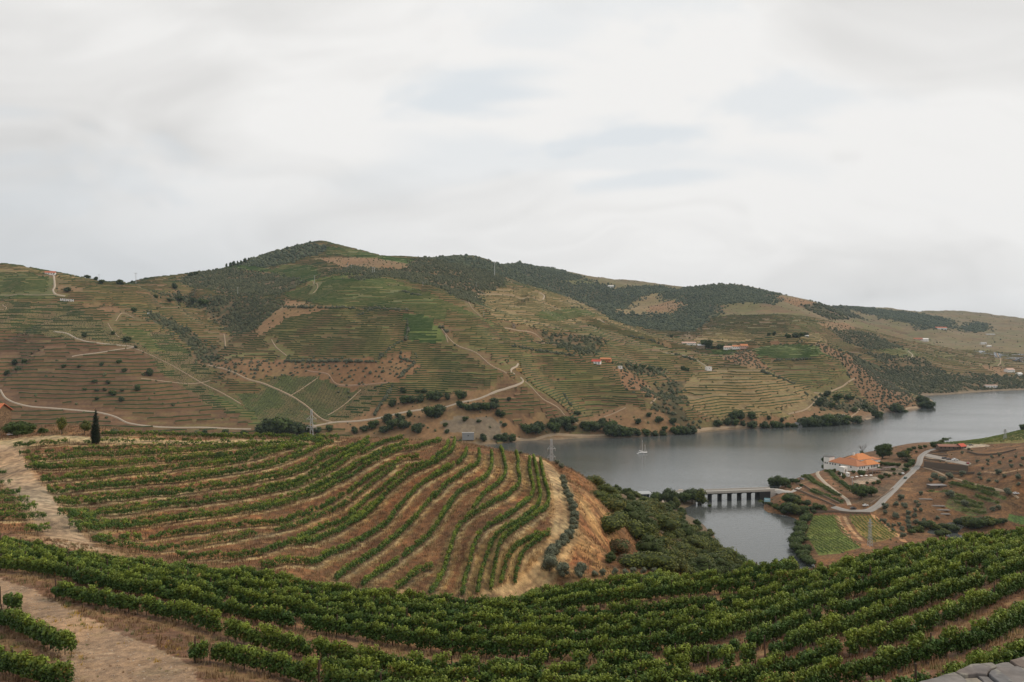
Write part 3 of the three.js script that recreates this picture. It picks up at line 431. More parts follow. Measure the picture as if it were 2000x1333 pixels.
function trunkOf(h, r, seed, limbs = 3) {
  const R = rng(seed), g = [cyl(r, r * 0.62, h, 7, 0, -0.3, 0)];
  for (let i = 0; i < limbs; i++) { const a = i * 2.1 + R(), l = h * (0.5 + 0.4 * R()); g.push(bar([0, h * 0.72, 0], [Math.cos(a) * l * 0.6, h * 0.72 + l, Math.sin(a) * l * 0.6], r * 0.42, 5)); }
  return g;
}
// a tree of unit height 1 (scaled on placing): name, crown and trunk as parts
function makeTree(name, label, cat, o) {
  const t = thing(name, label, cat), R = o.R, cy = o.trunk + R * (o.flat ?? 1) * 0.95;
  const L = lumps(R, o.n ?? 9, o.seed, o.flat ?? 1).map(([x, y, z, r]) => [x, y + cy, z, r]);
  obj('crown', leafy(L, o.faces, o.size, o.seed + 1, o.tone ?? 0.5, o.droop ?? 0), o.leaf, t);
  const core = obj('shade_core', blob(L.map(([x, y, z, r]) => [x, y, z, r * 0.72]), 1, o.seed + 2), o.core ?? M.coreDark, t);  // dark closed body filling the crown, painted as the shade between leaves
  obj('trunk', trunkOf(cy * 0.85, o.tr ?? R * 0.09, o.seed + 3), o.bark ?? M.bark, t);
  t.scale.setScalar(1); return t;
}
// far trees that are past counting: instanced low bodies
function scatter(name, label, cat, geo, material, list, seed, tintA, tintB) {
  if (!list.length) return;
  const im = new THREE.InstancedMesh(geo, material, list.length), m = new THREE.Matrix4(), q = new THREE.Quaternion(), c = new THREE.Color(), r = rng(seed);
  list.forEach(([x, y, z, s, sy], i) => { q.setFromAxisAngle(V3(0, 1, 0), r() * 6.28); m.compose(V3(x, y, z), q, V3(s * (0.85 + 0.3 * r()), (sy ?? s) * (0.8 + 0.4 * r()), s * (0.85 + 0.3 * r()))); im.setMatrixAt(i, m); const k = r(); c.setRGB(lerp(tintA[0], tintB[0], k), lerp(tintA[1], tintB[1], k), lerp(tintA[2], tintB[2], k)); im.setColorAt(i, c); });
  im.name = numbered(name); im.castShadow = im.receiveShadow = true; scene.add(im); return tag(im, label, cat, null, 'stuff');
}
const bushA = blob([[0, .55, 0, .62], [.42, .42, .2, .42], [-.36, .5, -.25, .42], [.05, .85, -.2, .36]], 1, 3, .35), bushB = blob([[0, .5, 0, .6], [-.4, .36, .26, .4], [.3, .75, -.2, .38]], 1, 7, .35), vineBush = blob([[0, .5, 0, .6]], 0, 5, .3);
const white = new THREE.MeshStandardMaterial({ color: 0xffffff, roughness: 0.95 });
{
  const by = { scrub: [], wood: [], olive: [], lone: [], vine: [], far: [] }, r = rng(77);
  const sow = (x0, x1, z0, z1, ground) => {
    for (const [sp, pick] of [[2.8, (k) => k.vine], [5.4, (k) => k.tree && k.tree < 6 && !k.vine], [7.0, (k) => k.tree >= 6 && k.tree < 8], [9.0, (k) => k.tree >= 8 && k.tree < 10], [14, (k) => k.tree >= 10 && k.tree < 20], [24, (k) => k.tree >= 20]]) {
      if (z1 <= -2456 && sp < 8) { continue; }
      for (let z = z0; z < z1; z += sp) for (let x = Math.max(x0, z * 0.66 - 30); x < Math.min(x1, -z * 0.66 + 30); x += sp) {
        const px = x + (r() - 0.5) * sp * 0.9, pz = z + (r() - 0.5) * sp * 0.9, far = sp > 5 && sp < 12 ? (z1 <= -2456 ? 70 : 26) : 0, id = kindAt(px + (r() - .5) * far, pz + (r() - .5) * far), k = KIND[id]; if (!pick(k)) continue;
        if (vnoise(px / 22 + 5, pz / 22) * 0.55 + r() * 0.45 > (k.dense ?? 0.45)) continue;
        const y = ground(px, pz); if (y < 2.5) continue;
        const s = k.ts * (0.6 + 0.8 * r() * r() + 0.2 * r()), set = k.vine ? by.vine : k.n === 'wood' ? by.wood : k.n === 'scrub' || k.n === 'rock' ? by.scrub : k.n.startsWith('olive') ? by.olive : z1 <= -2456 ? by.far : by.lone;
        set.push([px, y - 0.25 * s, pz, s * 0.8, s * (k.vine ? 1.1 : 0.9)]);
      }
    }
  };
  sow(-1700, 1740, -2456, -850, groundF); sow(-3400, 4600, -5900, -2456, groundF);
  for (let i = 0; i < 1; i++) for (let z = -5900; z < -2456; z += 13) for (let x = z * 0.66; x < -z * 0.66; x += 13) { const id = kindAt(x, z); if (id !== 4) continue; const px = x + (r() - .5) * 12, pz = z + (r() - .5) * 12; if (r() > 0.8) continue; const s = 5 + 4 * r(); by.scrub.push([px, groundF(px, pz) - 1, pz, s * .8, s * .8]); }
  const lines = [[556,601, 640,602, 720,604, 800,607], [794,624, 797,645, 792,664, 770,675, 751,691, 738,702], [556,707, 640,707, 735,707], [781,700, 810,710, 794,724, 781,740], [766,756, 751,783, 738,799, 730,815], [1000,678, 1050,686, 1097,693, 1122,696], [1319,693, 1340,699, 1365,707], [1224,657, 1265,664, 1300,675], [1515,705, 1560,704, 1596,702], [700,618, 735,602], [785,570, 830,582], [1100,770, 1115,795], [1490,727, 1530,742, 1555,752], [860,640, 875,650], [1020,560, 1035,566], [1115,601, 1140,604]];
  for (const l of lines) for (let i = 0; i + 3 < l.length; i += 2) { const n = Math.round(Math.hypot(l[i + 2] - l[i], l[i + 3] - l[i + 1]) / 3.2); for (let k = 0; k < n; k++) { if (r() < .22) continue; const p = spotF(lerp(l[i], l[i + 2], k / n) + (r() - .5) * 2, lerp(l[i + 1], l[i + 3], k / n) + (r() - .5) * 1.5); if (!p) continue; const s = 3 + 2.4 * r(); by.olive.push([p[0], p[1] - .8, p[2], s * .8, s * .85]); } }
  scatter('far_scrub', 'dark green scrub covering the ravines of the far hillside', 'scrub', bushA, white, by.scrub, 1, [.042, .054, .028], [.110, .114, .058]);
  scatter('far_wood', 'dense woods on the hills behind', 'woods', bushB, white, by.wood, 2, [.050, .068, .044], [.110, .128, .072]);  // tints lightened to paint in part of the distance haze
  scatter('far_olive_trees', 'small grey green olive trees dotted over red soil across the river', 'olive trees', bushA, white, by.olive, 3, [.058, .066, .038], [.105, .110, .066]);
  scatter('far_shrubs', 'scattered shrubs among the far terraces', 'shrubs', bushB, white, by.lone, 4, [.050, .062, .026], [.105, .110, .045]);
  scatter('far_vines', 'single vines standing in small far plots', 'vines', vineBush, white, by.vine, 5, [.050, .070, .026], [.095, .110, .040]);
  scatter('distant_trees', 'scattered trees on the most distant slopes', 'trees', bushB, white, by.far, 6, [.040, .052, .028], [.080, .090, .046]);
  console.log(Object.entries(by).map(([k, v]) => k + ' ' + v.length).join(', '));
}
// ---------------------------------------------------------------- tracks, trees, houses, letters and poles across the river
const dirt = (r, g, b) => { const t = paint(64, 256, (u, v, c) => { const k = 0.86 + 0.26 * fbm(u * 6, v * 24, 3), rut = 1 - 0.16 * smooth(0.12, 0.0, Math.abs(u - 0.5)); c[0] = r * k * rut; c[1] = g * k * rut; c[2] = b * k * rut; }); t.wrapT = THREE.RepeatWrapping; return new THREE.MeshStandardMaterial({ map: t, roughness: 1 }); };
const dirtPale = dirt(.42, .35, .27), dirtTan = dirt(.36, .27, .18), dirtRed = dirt(.30, .195, .125), asphalt = dirt(.30, .285, .265);
function ribbon(P, w, ground, lift, thick = 0.12, edge = 0.5) {      // a strip laid over the ground, with its own thickness
  const pos = [], uv = [], idx = []; let s = 0;
  for (let i = 0; i < P.length; i++) {
    const a = P[Math.max(0, i - 1)], b = P[Math.min(P.length - 1, i + 1)], l = Math.hypot(b[0] - a[0], b[1] - a[1]) || 1, nx = -(b[1] - a[1]) / l, nz = (b[0] - a[0]) / l;
    if (i) s += Math.hypot(P[i][0] - P[i - 1][0], P[i][1] - P[i - 1][1]);
    for (let k = 0; k < 5; k++) { const t = (k / 4 - 0.5) * w * (1 + edge * (vnoise(P[i][0] / 6 + k * 3, P[i][1] / 6) - 0.5)), x = P[i][0] + nx * t, z = P[i][1] + nz * t; pos.push(x, ground(x, z) + lift - (k === 0 || k === 4 ? thick + lift : 0), z); uv.push(k / 4, s / 12); }
    if (i) for (let k = 0; k < 4; k++) { const o = (i - 1) * 5 + k; idx.push(o, o + 1, o + 5, o + 1, o + 6, o + 5); }
  }
  const g = new THREE.BufferGeometry(); g.setAttribute('position', new THREE.Float32BufferAttribute(pos, 3)); g.setAttribute('uv', new THREE.Float32BufferAttribute(uv, 2)); g.setIndex(idx); g.computeVertexNormals(); return g;
}
trackLines.forEach(([m, w, P]) => tag(obj('dirt_track', ribbon(P, w * .66, groundF, 0.7, 1.1, .5), { pale: dirtPale, tan: dirtTan, red: dirtRed }[m]), null, null, null, 'structure'));

// trees that can be told apart along the far bank and among the terraces: base pixel and height in pixels
const bankProto = [0, 1, 2].map((k) => makeTree('bank_tree', 'x', 'tree', { R: .5, trunk: .12, flat: .84, n: 8, faces: 420, size: .15, seed: 300 + k * 7, leaf: [M.bankLeaf, M.darkLeaf, M.bankLeaf][k] }));
const bankSpots = [
  ['dark clump of trees at the foot of the brown terraces behind the knoll vineyard', 'dark trees behind the knoll', [528,850,30, 553,850,32, 580,850,26, 508,852,22, 540,838,20, 600,846,16, 398,852,12, 440,851,12, 476,850,10]],
  ['round dark tree scattered above the white track on the lower far slope', 'round trees beside the white track', [766,795,14, 789,789,15, 804,788,15, 822,786,14, 839,781,16, 854,783,17, 874,781,13, 896,780,16, 904,778,14, 788,769,12, 815,769,8, 828,768,9, 853,773,9, 842,817,22, 858,808,18, 854,816,20, 801,815,11, 777,816,9]],
  ['dark tree in the loose grove on the bare ground below the white track', 'trees below the white track', [755,827,18, 766,840,20, 788,838,18, 782,827,14, 728,838,16, 750,846,14, 818,846,18, 809,843,14, 712,843,12, 693,847,13, 642,843,11, 620,846,12, 899,797,13, 912,803,13, 926,803,16, 936,801,14, 950,803,16, 963,800,15, 972,813,13, 982,816,12, 966,789,12, 993,784,8, 909,823,9, 935,826,7, 873,847,8, 869,834,8, 986,834,8]],
  ['dense bank tree above the pale river road near the sailing boat', 'trees along the near end of the far bank', [987,863,16, 999,863,14, 973,860,12, 945,862,14, 1028,848,18, 1046,848,22, 1055,842,18, 1083,846,20, 1090,834,18, 1079,831,14, 1106,834,20, 1117,829,16, 1108,843,16, 1122,842,10, 1127,812,10, 1138,837,13, 1149,842,18, 1163,843,20, 1176,834,16]],
  ['dark riverside tree hanging over the water below the orange bluff', 'trees hanging over the river', [1190,845,22, 1195,852,24, 1204,853,22, 1217,853,18, 1230,853,18, 1246,852,14, 1262,853,14, 1279,853,12, 1295,854,12, 1322,851,16, 1338,851,18, 1352,850,18, 1330,847,14, 1210,846,16, 1246,829,11, 1268,815,9, 1287,826,13, 1314,829,12, 1298,842,9]],
  ['round tree on the brown bank below the pale dry terraces', 'trees below the pale terraces', [1403,834,14, 1422,831,14, 1435,832,13, 1435,820,16, 1449,819,16, 1468,820,15, 1470,838,16, 1452,833,10, 1441,815,12, 1494,838,15, 1502,820,8, 1515,839,16, 1524,838,13, 1527,825,9, 1540,836,10, 1551,838,11]],
  ['tall dark tree in the unbroken riverside row beside the concrete block', 'dark riverside row of trees', [1565,838,20, 1577,838,22, 1589,838,23, 1601,837,23, 1613,836,24, 1625,835,24, 1637,834,23, 1648,832,20, 1571,833,18, 1596,832,20, 1620,831,20]],
  ['dark tree standing by the water on the far point of the bend', 'trees on the far point', [1673,829,17, 1712,818,16, 1718,816,12, 1750,808,20, 1758,806,14, 1770,810,9, 1801,791,18, 1812,802,18, 1820,800,15, 1806,799,14]],
  ['shrubby tree in the gully above the riverside row', 'trees in the gully above the riverside row', [1615,776,12, 1637,784,14, 1658,784,14, 1602,794,16, 1625,797,10, 1690,800,11, 1700,806,9, 1668,806,10]],
  ['lone tree on the upper speckled slope of the left hill', 'lone trees high on the left hill', [132,571,10, 165,659,10, 219,654,7, 248,668,11, 265,681,6, 261,610,9, 351,589,12, 378,593,11, 398,599,14, 233,557,11, 340,565,11, 305,584,8, 330,590,8]],
  ['lone tree among the brown terraces low on the left hill', 'lone trees low on the left hill', [ 27,713,11, 47,711,9, 34,726,9, 12,734,10, 124,719,7, 155,719,7, 198,715,7, 231,711,8, 243,727,8, 293,734,14, 267,764,11, 184,749,8, 211,750,7, 165,765,7, 189,765,6, 204,765,7, 220,774,11, 238,765,6, 236,786,11, 190,782,7]],
  ['tree on the skyline of the left hill', 'skyline trees on the left', [170,545,8, 186,549,8, 198,548,9, 285,547,5, 371,533,8, 382,530,7, 258,545,5]],
  ['tall thin pine on the skyline left of the summit', 'skyline pines left of the summit', [436,516,7, 442,515,8, 449,514,9, 456,512,10, 464,511,9, 470,509,8, 478,506,10, 486,504,8]],
  ['tree beside the small white house on the far knoll', 'trees by the small white house', [1540,662,9, 1554,661,11, 1556,659,9, 1567,659,9, 1573,657,8, 1512,656,8, 1503,657,7]],
  ['tall dark tree among the white farm buildings in the side valley', 'trees among the white farms', [1377,680,14, 1382,681,16, 1374,672,8, 1392,682,7, 1404,682,9, 1410,682,9, 1312,660,6]],
  ['tree beside the red roofed farm on the far terraces', 'trees by the red roofed farm', [1196,712,6, 1240,722,9, 1255,722,10, 1225,717,7, 1270,725,8, 1290,724,7, 1335,725,9, 1342,726,8]],
];
bankProto.forEach((p) => scene.remove(p));
let bk = 0; taken.set('bank_tree', 0);
for (const [label, group, L] of bankSpots) for (let i = 0; i < L.length; i += 3) {
  const p = spotF(L[i], L[i + 1]) ?? spotF(L[i], L[i + 1] + 8); if (!p) continue;
  const H = L[i + 2] * -p[2] / FOCAL * 1.12, c = copyOf(bankProto[bk % 3], label, [p[0], p[1] - 0.2, p[2]], bk * 2.4, group), pine = /pine/.test(label), fat = pine ? 0.55 : 1.12 + 0.2 * hash2(bk, 5); bk++;
  c.scale.set(H * fat, H, H * fat);
}
taken.set('cypress', 0);

// houses
const render_ = mat(.82, .80, .76, .9), stoneWall = mat(.30, .235, .165, .95), roofTile = mat(.44, .135, .075, .85), roofOrange = mat(.52, .20, .085, .85), roofGrey = mat(.42, .42, .42, .7), glassDark = new THREE.MeshPhysicalMaterial({ color: new THREE.Color().setRGB(.03, .035, .04), roughness: 0.12, specularIntensity: 0.8 }), doorBrown = mat(.09, .06, .04, .8), orangeWall = mat(.50, .22, .09, .9), mustard = mat(.55, .34, .11, .9), concrete = mat(.30, .30, .295, .85), pinkWall = mat(.60, .40, .32, .9);
function gable(w, d, h, over = 0.5, thick = 0.18) {  // two slabs with thickness, ridge along x
  const g = []; const rise = h, half = d / 2 + over, L = Math.hypot(half, rise * half / (d / 2)), a = Math.atan2(rise, d / 2);
  for (const s of [-1, 1]) { const b = new THREE.BoxGeometry(w + over * 2, thick, L); b.rotateX(s * a); b.translate(0, rise - Math.sin(a) * L / 2 + thick * 0.6, s * Math.cos(a) * L / 2); g.push(b); }
  return g;
}
function gableEnds(w, d, h, y) { const s = new THREE.Shape(); s.moveTo(-d / 2, 0); s.lineTo(d / 2, 0); s.lineTo(0, h); s.closePath(); return [-1, 1].map((k) => new THREE.ExtrudeGeometry(s, { depth: 0.2, bevelEnabled: false }).rotateY(Math.PI / 2).translate(k > 0 ? w / 2 - 0.2 : -w / 2, y, 0)); }
function farmhouse(label, p, turn, w, d, h, rh, wall, roof, opt = {}) {
  const t = thing(opt.name ?? 'farmhouse', label, opt.cat ?? 'house', [p[0], p[1] - 0.8, p[2]], turn, opt.group);
  obj('wall', [box(w, h + 0.8, d, 0, (h + 0.8) / 2, 0), ...(rh > 0.3 ? gableEnds(w, d, rh, h + 0.8) : [])], wall, t);
  const rf = obj('roof', rh > 0.3 ? gable(w, d, rh) : [box(w + 0.6, 0.3, d + 0.6)], roof, t); rf.position.y = h + 0.82;
  const n = opt.windows ?? Math.max(2, Math.round(w / 4));
  for (let i = 0; i < n; i++) { const win = obj('window', box(1.0, 1.4, 0.16, -w / 2 + (i + 0.5) * w / n, 0.8 + h * 0.6, d / 2 + 0.02), glassDark, t); }
  obj('door', box(1.1, 2.2, 0.18, w * 0.18 + w / n / 2, 1.9, d / 2 + 0.03), doorBrown, t);
  return t;
}
const F = (x, y) => spotF(x, y) ?? spotF(x, y + 4) ?? spotF(x, y + 10);
farmhouse('white house with red roof on the ridge at the head of the pale straight track', F(98, 537), 0.35, 17, 9, 3.6, 2.6, render_, roofTile);
farmhouse('low white farm building with red roof standing in front on the green terraces', F(1165, 711), -0.3, 13, 8, 3.6, 2.6, render_, mat(.50, .09, .06, .85));
farmhouse('orange walled farm building with arcade and tiled roof behind the white one', (() => { const p = F(1182, 708); return [p[0] + 1, p[1] + .6, p[2] - 4]; })(), -0.3, 17, 8, 4.2, 1.7, orangeWall, roofOrange, { windows: 7 });
farmhouse('long low white house with pink end in the side valley', F(1345, 674), 0.1, 30, 9, 4.5, 1.8, render_, pinkWall);
farmhouse('stone barn with a grey roof left of the tall dark tree in the side valley', F(1371, 681), 0.1, 20, 12, 6, 3, stoneWall, roofGrey);
farmhouse('small white house at the left end of the farm row in the side valley', F(1422, 683), 0.05, 16, 8, 4.4, 2.2, render_, pinkWall);
farmhouse('long white house with orange roof in the farm row of the side valley', F(1441, 682), 0.05, 22, 9, 5, 2.5, render_, roofOrange);
farmhouse('orange house at the right end of the farm row of the side valley', F(1453, 681), 0.05, 14, 9, 5.5, 3, pinkWall, roofOrange);
farmhouse('tiny white house on top of the far knoll beside dark trees', F(1576, 659), 0.2, 8, 6, 3.8, 1.2, render_, render_, { windows: 2 });
farmhouse('white farm with red roof below the wooded ridge on the distant slope', F(1838, 644), -0.1, 44, 14, 7, 4, render_, roofTile);
farmhouse('white house right of a dark tree on the distant brown slope', F(1805, 667), -0.1, 24, 13, 7, 2.5, render_, render_);
farmhouse('brown roofed shed joined left of the white house on the distant brown slope', F(1793, 664), -0.1, 26, 10, 3.4, 2, pinkWall, roofTile);
farmhouse('long white shed on the distant green slope at far right', F(1935, 654), 0, 34, 9, 4, 0.2, render_, render_, { cat: 'shed', name: 'shed' });
farmhouse('pale house in the distant side valley beside dark trees', F(1921, 673), 0, 18, 10, 5, 2, render_, roofGrey);
farmhouse('smaller pale house just below its neighbour in the distant side valley', F(1932, 678), 0, 12, 9, 4, 1.5, render_, render_);
farmhouse('pinkish house at the lower edge of the distant bare field', F(1972, 727), 0.3, 22, 12, 6, 3, render_, pinkWall);
farmhouse('small white house down the lane from the pinkish house', F(1991, 734), 0.3, 12, 9, 5, 2.2, render_, render_);
farmhouse('long white building close to the water at the far right bank', F(1935, 757), -0.1, 26, 9, 4.6, 1, render_, pinkWall);
farmhouse('mustard yellow hut beside the hairpin of the white track', F(1013, 725), 0.2, 8, 5, 3.4, 0.2, mustard, mustard, { windows: 1, cat: 'hut', name: 'hut' });
farmhouse('white hut among shrubs at the top of the left gully', F(291, 615), 0.2, 5, 4, 3, 0.2, render_, render_, { windows: 1, cat: 'hut', name: 'hut' });
farmhouse('small white hut in the scrub right of the red roofed farm', F(1211, 720), 0.2, 6, 5, 3.4, 0.2, render_, render_, { windows: 1, cat: 'hut', name: 'hut' });
farmhouse('slim pale stone tower on the crest of the green spur', F(1003, 641), 0.2, 4, 4, 7, 0.2, stoneWall, stoneWall, { windows: 1, cat: 'tower', name: 'stone_tower' });
farmhouse('white wall block beside the track junction above the pale terraces', F(1384, 724), 0.3, 9, 6, 6, 0.2, render_, render_, { windows: 1, cat: 'hut', name: 'hut' });
farmhouse('pale house on the saddle of the distant wooded ridge', F(1193, 562), 0, 22, 12, 7, 2, render_, render_, { cat: 'house' });
farmhouse('grey concrete block at the water below the rocky slope', F(914, 858), 0.1, 14, 7, 7.5, 0.2, concrete, concrete, { windows: 1, cat: 'pump house', name: 'pump_house' });
farmhouse('grey concrete block at the left end of the dark riverside row of trees', F(1560, 838), -0.1, 9, 6, 8.5, 0.2, concrete, concrete, { windows: 1, cat: 'pump house', name: 'pump_house' });
farmhouse('grey concrete block half hidden above the riverside row of trees', F(1645, 820), -0.2, 8, 5, 7, 0.2, concrete, concrete, { windows: 1, cat: 'pump house', name: 'pump_house' });

// the big white letters standing on the left hill
{
  const font = await new FontLoader().loadAsync('fonts/droid/droid_sans_bold.typeface.json'), p = F(117, 588), q = F(144, 590), W = Math.hypot(q[0] - p[0], q[2] - p[2]), turn = -Math.atan2(q[2] - p[2], q[0] - p[0]);
  const t = thing('hillside_letters', 'big white standing letters spelling MENIN below the end of the pale track', 'sign', p, turn), letters = ['M', 'E', 'N', 'I', 'N']; let x = 0; const adv = [.255, .19, .235, .115, .22];
  letters.forEach((c, i) => { const g = new TextGeometry(c, { font, size: 3.6, depth: 0.5, curveSegments: 4 }); g.computeBoundingBox(); const b = g.boundingBox; g.translate(-b.min.x, 0.2, 0); g.scale(adv[i] * W * 0.84 / (b.max.x - b.min.x), 1.05, 1); const m = obj('letter', g, mat(.85, .85, .83, .7), t); m.position.x = x * W; m.position.y = groundF(p[0] + (q[0] - p[0]) * x, p[2] + (q[2] - p[2]) * x) - p[1]; x += adv[i]; });
}
// power line poles
const steel = mat(.50, .51, .51, .55, { metalness: 0.4 }), woodPole = mat(.35, .31, .27, .9);
function pole(label, p, h, arms = 1, group) {
  const t = thing('power_pole', label, 'power pole', p, hash2(p[0] | 0, 3) * 0.6, group), r = Math.max(0.28, h * 0.022);
  obj('mast', cyl(r, r * 0.7, h, 7, 0, -0.4, 0), steel, t);
  for (let i = 0; i < arms; i++) { const a = obj('crossarm', box(h * 0.22, r * 0.9, r * 0.9, 0, h * 0.93 - i * h * 0.1, r * 1.2), steel, t); for (const s of [-1, 0, 1]) obj('insulator', cyl(r * 0.35, r * 0.35, r * 2.4, 5, s * h * 0.1, h * 0.93 - i * h * 0.1 + r * 0.4, r * 1.2), woodPole, a); }
  return t;
}
for (const [x, yb, yt, l] of [[193, 549, 532, 'slim pole on the skyline of the left hill between two trees'], [265, 556, 533, 'tall pale pole on the skyline left of the wooded slope'], [464, 576, 561, 'short pole in front of the scrub valley'], [614, 553, 538, 'pole at the left edge of the high green spur'], [679, 526, 513, 'left pole of the pair on top of the high spur'], [686, 527, 516, 'right pole of the pair on top of the high spur'], [966, 540, 511, 'tall pole on the wooded hill right of the centre'], [930, 561, 551, 'small pole above the scrub gully right of the centre'], [826, 562, 552, 'pole on the slope below the high spur'], [945, 619, 608, 'pole beside the path at the left edge of the pale terraces']]) { const p = F(x, yb); pole(l, p, (yb - yt) * -p[2] / FOCAL, 1); }
{ const p = F(729, 535), t = thing('power_pole', 'portal shaped double pole on the spur right of the pair of poles', 'power pole', p), h = 13 * -p[2] / FOCAL; obj('mast', cyl(.35, .3, h, 7, -1.8, -.4, 0), steel, t); obj('mast', cyl(.35, .3, h, 7, 1.8, -.4, 0), steel, t); obj('crossarm', box(7, .45, .45, 0, h * .94, 0.1), steel, t); }
